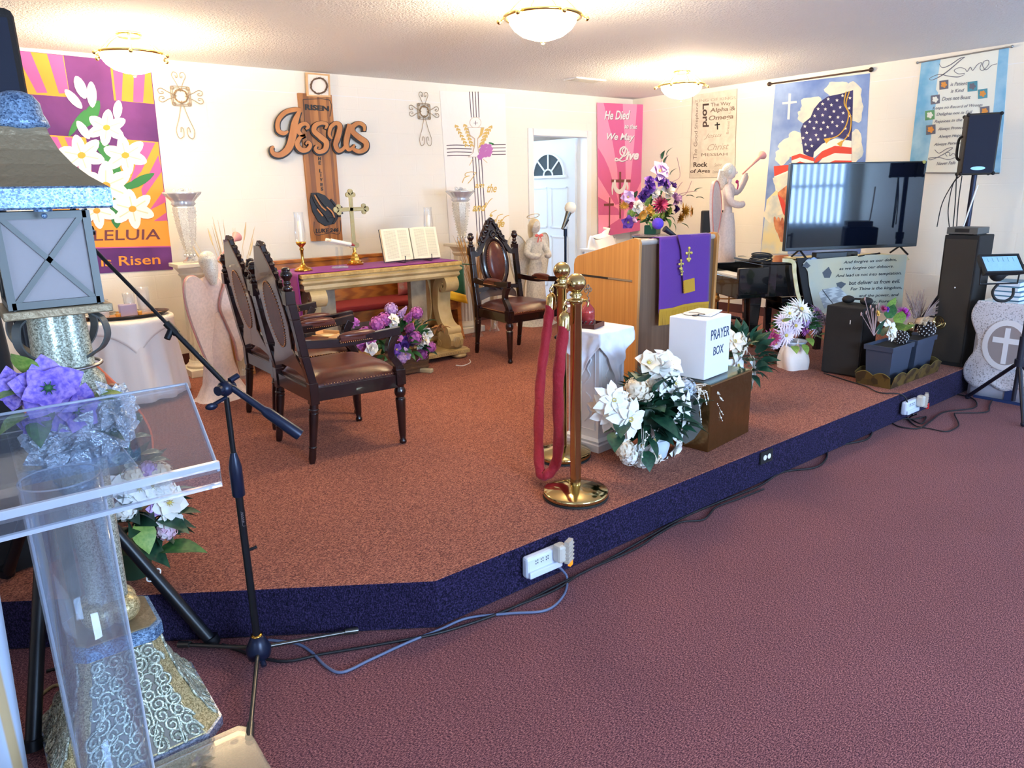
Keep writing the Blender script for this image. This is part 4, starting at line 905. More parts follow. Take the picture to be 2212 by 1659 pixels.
# ================================================================ altar table and what stands round it
def PY(px, py, y): return HY(px, py, y)
M_cream = mat('antiqued_cream', (206, 180, 128), .38, col2=(176, 146, 92), nscale=5, coat=.2, bump=.2, bscale=30)
M_creamd = mat('gold_glaze', (176, 138, 66), .4, col2=(206, 172, 100), nscale=22, bump=.5, bscale=60)
M_pcloth = mat('purple_satin', (136, 36, 132), .6, sheen=.03, bump=.1, bscale=6)
TX0, TX1, TY0, TY1 = -5.10, -3.66, -1.45, -.95
t = thing('altar_table', (-4.38, -1.2, ZS), 'cream and gold carved altar table with scroll legs under a purple cloth', 'table')
mb = MB(); rect_lathe(mb, [(.05, .915), (.03, .92), (.015, .94), (.02, .965), (.0, .985), (.0, 1.0), (.015, 1.008), (.012, 1.02)], TX0, TX1, TY0, TY1); mb.build('apron_moulding', M_cream, t, world=True)
mb = MB(); rect_lathe(mb, [(.012, 1.02), (.0, 1.024), (.0, 1.046), (.008, 1.05)], TX0, TX1, TY0, TY1)
mb.build('carved_top', M_creamd, t, world=True)
for x0 in (-3.83, -5.04):
    for yf, s in ((TY0, 1), (TY1, -1)):
        mb = MB(); f = lambda u, v, d: Vector((x0+d, yf+s*u, v)); W = .13
        stroke(mb, [(.07, .87), (.10, .84), (.075, .81), (.035, .825), (.02, .865), (.05, .905), (.11, .90), (.165, .84), (.19, .74), (.19, .64), (.165, .56), (.12, .50), (.06, .47), (.02, .465)], [.02, .03, .035, .04, .045, .05, .07, .085, .09, .085, .08, .07, .06, .05], f, 0, W, 5)
        mb.sph((x0+W/2, yf+s*.06, .865), (W/2+.004, .03, .03), 12, 8)
        mb.cyl((x0-.004, yf+s*.035, .455), (x0+W+.004, yf+s*.035, .455), .04, n=16)
        mb.prism([(-.01, .43), (.14, .44), (.17, .41), (.165, .34), (.14, .30), (.0, .30), (-.03, .33), (-.04, .38)], f, 0, W)
        mb.cyl((x0-.006, yf+s*.15, .335), (x0+W+.006, yf+s*.15, .335), .03, n=14)
        mb.cyl((x0-.006, yf+s*.15, .41), (x0+W+.006, yf+s*.15, .41), .018, n=12)
        mb.sph((x0+W/2, yf-s*.035, .365), (.045, .012, .055), 10, 8)
        for k in range(-2, 3): mb.tube([(x0+W/2+k*.016, yf-s*(.04-.003*abs(k)), .325), (x0+W/2+k*.014, yf-s*.05, .365), (x0+W/2+k*.008, yf-s*.042, .405)], .004, 5)
        mb.build('scroll_leg', M_cream, t, world=True, bevel=.003)
mb = MB(); rect_lathe(mb, [(.02, .245), (0, .252), (0, .28), (.012, .288), (.012, .296), (.03, .30)], TX0-.02, TX1+.03, TY0-.03, TY1+.03)
for i in range(60): mb.sph((TX0+.03+i*(TX1-TX0-.03)/59, TY0-.032, .268), .006, 6, 4)
mb.build('base_plinth', M_cream, t, world=True)
for x in (TX0+.05, TX1-.05):
    for y in (TY0+.03, TY1-.03):
        mb = MB(); mb.lathe([(.04, 0), (.06, .008), (.07, .02), (.062, .036), (.04, .044)], 24, (x, y, ZS+.002), ripple=(.05, 12)); mb.build('foot', M_cream, t, world=True)
for xa in (-4.05, -4.9): mb = MB(); mb.box2((xa, -1.23, .30), (xa+.15, -1.17, .92)); mb.build('pilaster', mat('weathered_cream', (176, 156, 124), .55, col2=(128, 110, 90), nscale=9), t, world=True)
# cloth: lies on the top, falls over the left end
def cl_fn(u, v):
    x = 1.52*u; y = TY0+.035+(TY1-TY0-.05)*v+(.012 if u < .99 else 0)
    if x < .36:
        h = .36-x; xx = TX0-.012-.006*sin(v*14+1)*min(1, h*5); return Vector((xx+(.004 if h < .02 else 0), y-.05*min(1, h*4)*(1-v)*.7, 1.055-h*1.0 if h > .015 else 1.056))
    return Vector((TX0+.006+(x-.36)*((TX1-TX0)/(1.16))*.985, y, 1.0555+.0006*sin(x*30)))
mb = MB(); mb.grid(cl_fn, 90, 14); one(mb, 'altar_cloth', M_pcloth, (-4.4, -1.2, 1.056), 'plain purple cloth over the cream altar table, falling past its left end', 'cloth', solid=.004)
TZ = 1.059
def candleholder(x, y, label, h=1.0):
    t = thing('glass_candle_holder', (x, y, TZ), label, 'candle holder', 'brass and glass candle holders')
    mb = MB(); mb.lathe([(.0, .0), (.066, 0), (.07, .006), (.06, .014), (.056, .022), (.03, .03), (.02, .045), (.012, .06), (.014, .075), (.01, .1), (.012, .15), (.018, .165), (.012, .178), (.02, .19), (.036, .205), (.04, .222), (0, .224)], 24, ripple=(.06, 10, lambda z: 1 if z < .025 else 0)); mb.build('stem', M_brass, t)
    mb = MB(); mb.lathe([(.03, .222), (.038, .24), (.042, .3), (.038, .36), (.034, .42), (.036, .445)], 24); mb.f.pop(); mb.mi.pop(); mb.sm.pop(); mb.f.pop(); mb.mi.pop(); mb.sm.pop(); mb.build('glass_chimney', clear('thin_glass'), t)
    mb = MB(); mb.lathe([(.016, .224), (.016, .37), (.01, .376), (.002, .377), (.0015, .39), (0, .39)], 14); mb.build('candle', mat('candle_wax', (252, 244, 226), .5, sub=.2), t)
candleholder(-4.98, -1.2, 'brass candle holder with glass chimney at the left end of the altar table')
candleholder(-3.72, -1.03, 'brass candle holder with glass chimney behind the open Bible')
# acrylic stand holding two candles
A_clear = clear('acrylic', gloss=.5); M_wax = mat('candle_wax', (252, 244, 226), .5); M_redtip = mat('red_candle_tip', (150, 50, 50), .5)
b = PY(735, 576, -1.2); t = thing('acrylic_candle_stand', (b.x, -1.2, TZ), 'clear acrylic stand with a slanted top on the purple altar cloth', 'stand')
mb = MB(); mb.prism([(.075*cos(pi/3*i), .075*sin(pi/3*i)) for i in range(6)], fn, 0, .008); mb.build('base', clear('acrylic_base', gloss=.9, haze=.15), t)
mb = MB(); [mb.box((s*.02, 0, .085), (.008, .04, .155)) for s in (-1, 1)]; mb.build('upright', A_clear, t)
mb = MB(); ty = Matrix.Translation((0, 0, .185)) @ Matrix.Rotation(radians(14), 4, 'Y'); mb.at(ty).box((0, 0, 0), (.21, .15, .006)); mb.build('slanted_top', clear('acrylic_top', gloss=.7, haze=.1), t)
for i, (dy, lb) in enumerate(((-.045, 'white candle lying on the acrylic stand, the nearer of the two'), (.045, 'white candle lying on the acrylic stand, the farther of the two'))):
    p0 = Vector((b.x, -1.2, TZ))+(ty @ Vector((-.09, dy, .017))); p1 = Vector((b.x, -1.2, TZ))+(ty @ Vector((.085, dy, .017))); p2 = Vector((b.x, -1.2, TZ))+(ty @ Vector((.12, dy, .014)))
    k = thing('candle', p0, lb, 'candle', 'candles on the acrylic stand'); mb = MB(); mb.cyl(p0, p1, .0135, n=14); mb.build('candle_body', M_wax, k, world=True)
    mb = MB(); mb.tube([p1, p1.lerp(p2, .4), p2], [.0135, .012, .004], 12); mb.build('red_end', M_redtip, k, world=True)
# standing altar cross
b = PY(768, 572, -1.06); t = thing('altar_cross', (b.x, -1.06, TZ), 'brass standing cross with trefoil ends on a stepped base, on the altar table', 'cross')
M_cross = mat('champagne_brass', (168, 146, 98), .35, .8, bump=.5, bscale=90, bdist=.004)
zc = up(b.x, -1.06, 452)-TZ; zt = up(b.x, -1.06, 413)-TZ; fx = lambda u, v, d: Vector((u, -d, v))
mb = MB(); W = .016; mb.box2((-W, -.006, .12), (W, .006, zt-.03)); mb.box2((-.11, -.006, zc-W), (.11, .006, zc+W))
for cx, cz, a in ((0, zt-.03, pi/2), (-.11, zc, pi), (.11, zc, 0), (0, .16, -pi/2)):
    for da, rr in ((0, .024), (1.5, .02), (-1.5, .02)):
        if a == -pi/2 and da == 0: continue
        mb.cyl((cx+.024*cos(a+da), -.007, cz+.024*sin(a+da)), (cx+.024*cos(a+da), .007, cz+.024*sin(a+da)), rr, n=16)
mb.build('cross_body', M_cross, t, bevel=.002)
mb = MB(); mb.lathe([(0, 0), (.075, 0), (.078, .012), (.06, .02), (.055, .032), (.042, .036), (.038, .06), (.028, .066), (.024, .09), (.014, .1), (.012, .14), (0, .14)], 6, smooth=False); mb.lathe([(.05, .014), (.053, .03), (.045, .032)], 24, ripple=(.1, 12)); mb.build('stepped_base', M_brass, t)
# open bible on a black wire stand
b = PY(894, 563, -1.2); t = thing('open_bible', (b.x, -1.2, TZ+.015), 'large open book with cream pages propped up on the altar table', 'book')
M_page = mat('book_page', (250, 240, 206), .8); M_print = mat('book_print', (214, 200, 168), .8)
T = Matrix.Translation((0, 0, 0)) @ Matrix.Rotation(radians(-14), 4, 'X'); H = .27
mb = MB().at(T)
for s in (-1, 1):
    def pg(u, v): return Vector((s*(.005+.265*u), -.03*sin(pi*min(1, u*1.15))*(1-u*.5)-.006, v*H))
    mb.grid(pg, 14, 1); 
    mb.box2((s*.005, .0, .0), (s*.27, .02, H))
    mb.add([(s*(.005+.265*i/14), -.03*sin(pi*min(1, i/14*1.15))*(1-i/28)-.006, z) for z in (0, H) for i in range(15)]+[(s*(.005+.265*i/14), 0.0, z) for z in (0, H) for i in range(15)], [(k+i, k+i+1, k+31+i, k+30+i) for k in (0, 15) for i in range(14)]+[(14, 29, 59, 44)])
mb.build('pages', M_page, t)
mb = MB().at(T)
for s in (-1, 1):
    for r in range(24):
        for c0, c1 in ((.12, .48), (.54, .92)):
            z = .022+.0098*r; n = 5
            for i in range(n):
                u0 = c0+(c1-c0)*i/n; u1 = c0+(c1-c0)*(i+.92)/n; P = lambda u, zz: (s*(.005+.265*u), -.03*sin(pi*min(1, u*1.15))*(1-u*.5)-.0072, zz)
                mb.add([P(u0, z), P(u1, z), P(u1, z+.004), P(u0, z+.004)], [(0, 1, 2, 3)])
mb.build('print', M_print, t, fix=False)
mb = MB().at(T); mb.box2((-.275, .02, -.004), (.275, .024, H+.004)); mb.build('cover', mat('navy_cover', (40, 40, 58), .5), t)
w = thing('wire_book_stand', (b.x, -1.2, TZ), 'black wire stand under the open book', 'book stand'); mb = MB()
for s in (-1, 1): mb.tube(smoothpts([(s*.13, .10, .003), (s*.13, -.07, .003), (s*.13, -.085, .02), (s*.13, -.085, .06)], 4), .0035, 6)
mb.tube(smoothpts([(-.13, -.06, .006), (-.07, -.07, .018), (0, -.07, .024), (.07, -.07, .018), (.13, -.06, .006)], 4), .004, 6); mb.tube([(-.13, .1, .003), (.13, .1, .003)], .0035, 6); mb.build('wire_frame', M_black, w)
# ---- pew behind the altar
M_oak = mat('honey_oak', (186, 114, 40), .35, col2=(150, 84, 26), nscale=7, kind='wave', stretch=(.25, 1, 3), lo=.2, hi=.9, coat=.3)
M_redv = mat('red_upholstery', (140, 20, 18), .75, sheen=.03, bump=.15, bscale=200)
def pew(loc, rz, label, length, Mw, Mc, cush=True):
    t = thing('pew', loc, label, 'pew', None, rz); L2 = length/2
    mb = MB(); mb.prism([(.2, .40), (.23, .40), (.30, .84), (.26, .84)], lambda u, v, d: Vector((d, u, v)), -L2, L2); mb.box2((-L2, .245, .83), (L2, .31, .862)); mb.build('back', Mw, t, bevel=.006)
    mb = MB(); mb.box2((-L2, -.24, .375), (L2, .22, .40)); mb.box2((-L2, -.22, .30), (L2, -.2, .38)); mb.build('seat_board', Mw, t)
    mb = MB(); mb.box2((-L2+.01, -.25, .40), (L2-.01, .2, .455)); mb.build('seat_cushion', Mc, t, bevel=.02)
    for s in (-1, 1):
        pr = smoothpts([(.32, .86), (.29, .90), (.24, .88), (.235, .78), (.19, .66), (.05, .60), (-.12, .585), (-.24, .56), (-.27, .50), (-.24, .44), (-.22, .3), (-.24, .12), (-.27, .03)], 3)
        pr = [tuple(p) for p in pr]+[(-.27, 0), (.30, 0), (.30, .04), (.27, .1), (.27, .4), (.335, .8)]
        q = MB(); q.prism(pr, lambda u, v, d: Vector((s*L2+d, u, v)), -.022, .022); q.build('pew_end', Mw, t, bevel=.008)
    return t
pew((-4.27, -.50, ZS), 0, 'honey oak pew with red seat pad behind the altar table', 2.1, M_oak, M_redv)
def pillow(mb, c, w, h, d, T):
    mb.at(T)
    for s in (-1, 1):
        def f(u, v):
            a, b = 2*u-1, 2*v-1; e = max(0, (1-a**4)*(1-b**4)); k = 1-.07*(1-abs(a))*(abs(b) > .9)-.0; return Vector((c[0]+w/2*a*(1-.06*(1-b*b)), c[1]+s*d/2*e**.5, c[2]+h/2*b*(1-.06*(1-a*a))))
        mb.grid(f, 14, 14)
    mb.at(); return mb
M_pil = mat('floral_pink_fabric', (186, 104, 96), .7, col2=(176, 160, 156), nscale=11, lo=.5, hi=.62)
for x, rz, lb in ((-4.62, .1, 'pink and grey floral cushion at the left end of the oak pew'), (-3.55, -.15, 'pink and grey floral cushion at the right end of the oak pew')):
    mb = MB(); pillow(mb, (0, 0, 0), .36, .34, .13, Matrix.Translation((x, -.42, .83)) @ Matrix.Rotation(rz, 4, 'Z') @ Matrix.Rotation(radians(-12), 4, 'X'))
    one(mb, 'cushion', M_pil, (x, -.42, .66), lb, 'cushion', 'floral cushions on the pew')
# green stole over the pew's right end
M_gst = mat('green_cloth', (10, 92, 58), .7, sheen=.3); M_yst = mat('yellow_band', (238, 182, 30), .6)
t = thing('stole', (-3.2, -.55, .8), 'green cloth strip with a yellow end band hanging beside the altar table', 'cloth')
mb = MB()
A_, B_ = PY(968, 566, -.95), PY(1002, 574, -.95); C_, D_ = PY(1006, 637, -.95), PY(968, 627, -.95); E_, G_ = PY(1010, 656, -.95), PY(968, 646, -.95)
qa = quadmap(A_, B_, C_, D_, Vector((0, -1, 0))); qb = quadmap(D_, C_, E_, G_, Vector((0, -1, 0)))
mb.grid(lambda u, v: qa(u, v, .006*sin(u*9+v*2)), 8, 8); mb.build('green_panel', M_gst, t, world=True, solid=.003)
mb = MB(); mb.grid(lambda u, v: qb(u, v, .001+.006*sin(u*9)), 8, 3); mb.build('yellow_band', M_yst, t, world=True, solid=.004)
mb = MB(); mb.cyl((-3.62, -.95, A_.z+.004), (-3.2, -.95, B_.z+.004), .006, n=8); mb.build('fold_over', M_gst, t, world=True)
# ---- purple flowers standing on the table's base
t = thing('flower_arrangement', (-4.40, -1.60, ZS), 'purple, orchid and white silk flowers under the front of the altar table', 'flowers')
mb = MB(); mb.box((0, 0, .09), (.42, .16, .16), taper=1.08); [mb.box((0, s*.085, .05+.04*k), (.44, .008, .02)) for s in (-1, 1) for k in range(3)]; mb.build('basket', mat('brown_basket', (96, 66, 40), .8, bump=.6, bscale=40), t, bevel=.004)
leafmass(t, GR_l, (0, 0, .26), (.38, .18, .24), 90, .10, seed=3)
R = random.Random(11)
FL = [(790, 722, 'hydrangea', OR_p, .14), (815, 700, 'hydrangea', OR_p, .14), (830, 690, 'hydrangea', OR_p, .13), (845, 668, 'hydrangea', LA_p, .12), (865, 680, 'spike', LA_p, .11), (880, 690, 'spike', OR_p, .12), (900, 676, 'hydrangea', OR_p, .12), (768, 697, 'spike', OR_p, .12), (850, 690, 'open', W_p, .11), (848, 703, 'open', W_p, .10), (885, 712, 'spike', OR_p, .15), (895, 730, 'hydrangea', OR_p, .14), (872, 748, 'rose', DP_p, .11), (882, 735, 'open', DP_p, .13), (855, 755, 'open', PU_p, .12), (862, 768, 'open', PU_p, .10), (905, 745, 'rose', W_p, .10), (922, 722, 'open', W_p, .12), (918, 735, 'open', W_p, .11), (930, 750, 'hydrangea', OR_p, .11), (912, 765, 'hydrangea', OR_p, .12), (898, 772, 'open', OR_p, .10), (875, 765, 'open', LA_p, .12), (868, 775, 'hydrangea', LA_p, .1), (802, 752, 'rose', W_p, .13), (785, 745, 'rose', OR_p, .12), (775, 735, 'open', OR_p, .1), (760, 700, 'spike', OR_p, .11), (862, 730, 'open', OR_p, .08), (800, 735, 'rose', OR_p, .1)]
for px, py, kd, c, s in FL:
    y = -1.70-R.uniform(-.03, .05)+abs(px-850)*.0006; p = PY(px, py, y)-t.location; bloom(t, 'flower', kd, (c, Y_c), p, (R.uniform(-.5, .3)+(px-850)*.004, -1, .5+(720-py)*.01), s)
for px, py in ((905, 695), (915, 700), (845, 715), (835, 745), (902, 755), (925, 765), (800, 725)): leaf(t, (DG_l,), PY(px, py, -1.68)-t.location, (R.uniform(-1, 1), -1, R.uniform(-.2, .8)), .12)
for k in range(5): a = .5+k*.4; leaf(t, (mat('dry_brown_leaf', (150, 104, 60), .8),), PY(948+5*cos(a*3), 708+8*sin(a*3), -1.62)-t.location, (cos(a*3), -.5, sin(a*3)), .09)
mb = MB()
for k in range(16): p = PY(900+R.uniform(-12, 22), 700+R.uniform(-22, 20), -1.64)-t.location; mb.tube([(.05, 0, .2), p*.7, p], .0025, 5); mb.sph(p, .007, 6, 4)
mb.build('gold_berry_spray', GO_p, t)
# clear plastic prop foot under the base
b = HZ(920, 806, ZS); mb = MB(); mb.box((b.x, b.y+.03, ZS+.02), (.05, .16, .035), rz=.5); one(mb, 'plastic_cup_end', clear('cloudy_plastic', gloss=.6, haze=.4, hcol=(240, 230, 190)), (b.x, b.y, ZS), 'cloudy plastic sleeve lying on the carpet before the altar table', 'sleeve', bevel=.01)
b = HZ(1003, 781, ZS); mb = MB(); pts = [HZ(x, y, ZS+.004) for x, y in ((985, 789), (1000, 790), (1016, 783), (1014, 777))]; mb.tube(smoothpts([tuple(p) for p in pts], 4), .004, 6); one(mb, 'white_wire', M_white, b, 'short white wire curled round the right foot of the altar table', 'wire')
# ---- mirrored urn lamps on fluted columns
GL_s = glitter('silver_glitter', (170, 176, 184), (250, 250, 255), 300, .25, .75); GL_w = glitter('pearl_glitter', (214, 206, 190), (255, 252, 240), 260, .4, .15)
M_plaster = mat('ivory_plaster', (226, 218, 200), .6, bump=.2, bscale=40)
M_mirror = mat('mercury_silver', (226, 228, 230), .22, .55, bump=.3, bscale=20)
def column(x, y, topz, urnz, label, label2):
    t = thing('fluted_column', (x, y, ZS), label, 'column', 'ivory fluted columns'); h = topz-ZS
    mb = MB(); mb.box((0, 0, .03), (.30, .30, .06)); mb.lathe([(.135, .06), (.14, .08), (.12, .1), (.115, .12)], 32); mb.build('base', M_plaster, t, bevel=.005)
    mb = MB(); mb.lathe([(.105, .12), (.1, .3), (.095, h*.6), (.088, h-.12)], 72, ripple=(.045, 18), smooth=True); mb.build('shaft', M_plaster, t)
    mb = MB(); mb.lathe([(.09, h-.12), (.11, h-.09), (.1, h-.08), (.13, h-.04), (.13, h-.03)], 32); mb.box((0, 0, h-.015), (.28, .28, .03)); mb.build('capital', M_plaster, t, bevel=.004)
    u = thing('tall_urn', (x, y, topz), label2, 'urn', 'silver-topped urns'); H = urnz-topz
    mb = MB(); mb.lathe([(0, 0), (.06, 0), (.065, .015), (.035, .03), (.03, .045)], 8, smooth=False); mb.build('foot', GL_s, u)
    mb = MB()
    for i in range(8): a = 2*pi*i/8; mb.sph((.036*cos(a), .036*sin(a), .06), .013, 8, 6)
    mb.build('bead_ring', M_mirror, u)
    mb = MB(); mb.lathe([(.03, .07), (.05, .14), (.075, .28), (.09, H-.12), (.085, H-.11)], 8, smooth=False)
    for i in range(8):
        a = 2*pi*i/8
        for z in range(12): r = .03+(.06)*min(1, (.08+z*.03)/(H-.15)); mb.sph((r*cos(a), r*sin(a), .08+z*(H-.2)/12), .006, 6, 4)
    mb.build('tapered_body', GL_w, u)
    mb = MB(); mb.lathe([(.07, H-.11), (.09, H-.09), (.08, H-.075), (.10, H-.05), (.135, H-.015), (.14, H), (.125, H+.004), (.08, H-.03), (0, H-.035)], 36, ripple=(.06, 12)); mb.build('flared_rim', M_mirror, u)
    mb = MB(); R = random.Random(int(x*100))
    for i in range(14): a = R.uniform(0, 6.3); r = R.uniform(0, .07); mb.sph((r*cos(a), r*sin(a), H-.01+R.uniform(0, .035)), R.uniform(.01, .02), 8, 6)
    mb.build('crystal_balls', clear('crystal', gloss=.8, haze=.15), u)
column(-5.60, -.42, 1.12, 1.67, 'ivory fluted column behind the pink angel by the lily banner', 'tall glittering urn standing beside the lily banner')
column(-2.95, -.42, 1.12, 1.64, 'ivory fluted column between the oak pew and the right armchair', 'tall glittering urn in front of the white chalice banner')
M_wheat = mat('dry_grass', (196, 152, 92), .8); M_wheat2 = mat('pale_dry_grass', (226, 200, 150), .8)
def grass(loc, h, spread, n, label, seed, vase=True, m=M_wheat, vh=.45):
    t = thing('dried_grass_vase', loc, label, 'dried grass'); R = random.Random(seed)
    if vase:
        mb = MB(); mb.lathe([(.06, .0), (.055, .01), (.035, .05), (.04, .15), (.055, vh-.05), (.06, vh)], 20); mb.f.pop(); mb.mi.pop(); mb.sm.pop(); mb.build('glass_vase', clear('vase_glass', gloss=.5, haze=.08), t)
    mb = MB()
    for i in range(n):
        a = R.uniform(0, 2*pi); s = R.uniform(.1, 1)*spread; hh = h*R.uniform(.7, 1.05); e = Vector((s*cos(a), s*sin(a), hh)); b0 = Vector((.02*cos(a), .02*sin(a), .02)); m1 = Vector((e.x*.35, e.y*.35, hh*.6))
        mb.tube(smoothpts([b0, m1, e], 4), [.003]*6+[.0022]*2+[.0008], 4)
        if i % 3 == 0:
            d = (e-m1).normalized(); mb.tube([e-d*.14, e-d*.07, e], [.003, .008, .002], 5)
    mb.build('stalks', m, t, fix=False); return t
grass((-5.42, -.82, ZS), 1.22, .26, 46, 'dried pampas stalks rising behind the pink angel at the left', 4, True, M_wheat2)
grass((-3.02, -.74, ZS), 1.02, .22, 60, 'tall vase of brown dried grass left of the right armchair', 5)
grass((-2.72, -.62, ZS), .95, .12, 26, 'tall clear glass vase of dried stalks behind the right armchair', 6, True, M_wheat2, .7)
# ---- sparkling angels
def angel(loc, rz, H, label, body, trim, skin, wings=True, trumpet=True, halo=False, wingside=(-1, 1), bow=None, flare=1.0, ts=1):
    t = thing('angel_figure', loc, label, 'angel figure', 'glittering angel figures', rz); k = H
    mb = MB(); mb.lathe([(.20*k*flare, 0), (.17*k*flare, .02*k), (.12*k, .10*k), (.095*k, .25*k), (.085*k, .42*k), (.06*k, .56*k)], 28, sy=.8, ripple=(.05, 7, lambda z: 1-z/(.6*k))); mb.build('skirt', body, t)
    mb = MB(); mb.lathe([(.06*k, .55*k), (.052*k, .60*k), (.07*k, .68*k), (.08*k, .745*k), (.06*k, .775*k), (.025*k, .79*k), (.022*k, .82*k)], 20, sy=.62); mb.build('bodice', body, t)
    mb = MB(); mb.sph((0, 0, .875*k), (.045*k, .05*k, .06*k), 18, 12); mb.sph((0, .052*k, .872*k), (.008*k, .01*k, .012*k), 8, 6); mb.cyl((0, 0, .8*k), (0, 0, .84*k), .02*k); mb.build('head', skin, t)
    mb = MB(); mb.sph((0, -.012*k, .885*k), (.055*k, .052*k, .062*k), 18, 10); mb.tube([(0, -.04*k, .89*k), (-.01*k, -.055*k, .82*k), (0, -.05*k, .74*k)], [.045*k, .045*k, .02*k], 10); mb.build('hair', trim if halo else GL_w, t)
    for s in (-1, 1):
        mb = MB(); e = (s*.08*k, .03*k, .745*k)
        if trumpet and s == ts: pts = [(s*.06*k, 0, .75*k), (s*.12*k, .05*k, .72*k), (s*.13*k, .10*k, .80*k), (s*.12*k, .12*k, .87*k)]
        else: pts = [(s*.06*k, 0, .75*k), (s*.11*k, .03*k, .65*k), (s*.07*k, .10*k, .62*k), (s*.02*k, .12*k, .64*k)]
        mb.tube(smoothpts(pts, 4), [.03*k]*4+[.028*k]*4+[.026*k]*3+[.012*k]*2, 10); mb.build('arm', body, t)
    if wings:
        for s in wingside:
            mb = MB(); out = smoothpts([(0, .60), (.04, .72), (.10, .80), (.17, .80), (.20, .72), (.19, .58), (.15, .42), (.10, .26), (.07, .24), (.06, .36), (.02, .50)], 4, True)
            f = lambda u, v, d: Vector((s*(.02+u)*k, (-.06-.25*u)*k+d, v*k)); mb.prism([tuple(p) for p in out], f, -.012*k, .012*k); w = mb.build('wing', body, t, bevel=.006*k)
            mb = MB(); mb.tube([f(p.x, p.y, .013*k) for p in out], .005*k, 6, closed=True); mb.build('wing_edge', trim, w)
    if trumpet:
        mb = MB(); mb.tube([(ts*.10*k, .09*k, .86*k), (ts*.2*k, .14*k, .92*k), (ts*.31*k, .20*k, .99*k), (ts*.35*k, .22*k, 1.01*k)], [.006*k, .007*k, .014*k, .036*k], 14); mb.build('trumpet', trim, t)
    if halo:
        mb = MB(); mb.tube([(.06*k*cos(a), -.03*k+.04*k*sin(a), .965*k+.02*k*sin(a)) for a in [2*pi*i/24 for i in range(24)]], .004*k, 6, closed=True); mb.build('halo', trim, t)
    if bow:
        mb = MB(); [mb.sph((s*.025*k, .06*k, .80*k), (.022*k, .01*k, .014*k), 8, 6) for s in (-1, 1)]; mb.sph((0, .066*k, .80*k), .008*k, 8, 6); mb.tube([(0, .066*k, .8*k), (.015*k, .07*k, .77*k), (.02*k, .065*k, .74*k)], .005*k, 6); mb.tube([(0, .066*k, .8*k), (-.015*k, .07*k, .77*k), (-.015*k, .065*k, .745*k)], .005*k, 6); mb.build('ribbon_bow', bow, t)
    return t
AN_p = lace('pink_sparkle_mesh', (252, 226, 214), 60, .30, glit=.7, width=.35, amin=.86); AN_t = mat('rose_wire', (222, 150, 140), .5); AN_s = mat('pearly_face', (240, 226, 214), .5)
angel((-5.72, -1.30, ZS), radians(12), 1.12, 'pale pink sparkling angel with trumpet between the round table and the armchairs', AN_p, AN_t, AN_s, flare=.95)
AN_w = lace('white_wire_mesh', (252, 248, 238), 60, .34, kind='noise', glit=1.0, width=.22, amin=.8); AN_wt = mat('champagne_wire', (222, 206, 170), .35, .6); PINKB = mat('coral_ribbon', (226, 110, 104), .6)
angel((-2.14, -.62, ZS), radians(175), 1.20, 'white wire mesh angel with halo and coral bow in front of the open door', AN_w, AN_wt, AN_w, trumpet=False, halo=True, bow=PINKB)
# ---- round table with white cloth, tray and glassware
M_wcloth = mat('white_cloth', (236, 228, 222), .75, sheen=.3, bump=.15, bscale=8); M_scloth = mat('white_satin', (246, 238, 230), .4, bump=.2, bscale=12)
RT = (-6.22, -.86); RZ = .80
t = thing('round_table', (RT[0], RT[1], ZS), 'small round table under a floor-length white cloth', 'table'); mb = MB(); mb.cyl((0, 0, RZ-ZS-.03), (0, 0, RZ-ZS-.012), .29, n=40); mb.build('tabletop', M_oak, t)
mb = MB(); mb.cyl((0, 0, .04), (0, 0, RZ-ZS-.03), .03); mb.build('pedestal_post', M_oak, t)
mb = MB(); mb.cyl((0, 0, 0), (0, 0, .04), .2, .05, n=24); mb.build('pedestal_foot', M_oak, t)
mb = MB(); prof = [(0, 0), (.15, 0), (.29, -.001), (.302, -.012), (.31, -.05), (.325, -.2), (.34, -.4), (.352, -.52), (.355, -(RZ-ZS)+.03)]
vs = []; N = 120
for r, z in prof:
    for i in range(N): a = 2*pi*i/N; k = 1+(.055*sin(11*a)+.03*sin(17*a+1))*min(1, max(0, -z-.02)*2.2); vs.append((RT[0]+r*k*cos(a), RT[1]+r*k*sin(a), RZ+z))
mb.add(vs, [(j*N+i, j*N+(i+1) % N, (j+1)*N+(i+1) % N, (j+1)*N+i) for j in range(len(prof)-1) for i in range(N)], True)
one(mb, 'tablecloth', M_wcloth, (RT[0], RT[1], RZ), 'pleated white tablecloth over the small round table', 'tablecloth', solid=.002)
mb = MB()
def ov(u, v):
    a, b = (u-.5)*.78, (v-.5)*.78; x = (a-b)*.7071; y = (a+b)*.7071; r = hypot(x, y); an = atan2(y, x)
    if r > .31: return Vector((RT[0]+(.318+.02*(r-.31))*cos(an)*(1.02+.03*(r-.31)*sin(9*an)), RT[1]+(.318+.02*(r-.31))*sin(an)*(1.02), RZ+.006-(r-.31)*1.0))
    return Vector((RT[0]+x, RT[1]+y, RZ+.007))
mb.grid(ov, 40, 40); one(mb, 'overlay_cloth', M_scloth, (RT[0], RT[1], RZ+.007), 'square satin topper with hanging points over the round table cloth', 'cloth', solid=.002)
M_tray = mat('dark_tray', (36, 26, 22), .3, coat=.4); M_trayw = mat('tray_wood', (196, 140, 80), .35)
t = thing('serving_tray', (RT[0]+.03, RT[1]-.05, RZ+.012), 'oval dark-rimmed wooden tray on the round table', 'tray'); mb = MB(); mb.lathe([(0, 0), (.17, 0), (.18, .004), (.17, .006), (0, .006)], 40, sx=1.3, sy=.8); mb.build('tray_base', M_trayw, t)
mb = MB(); mb.lathe([(.175, 0), (.2, .022), (.205, .024), (.2, .017), (.178, .0)], 40, sx=1.3, sy=.8); mb.build('rim', M_tray, t)
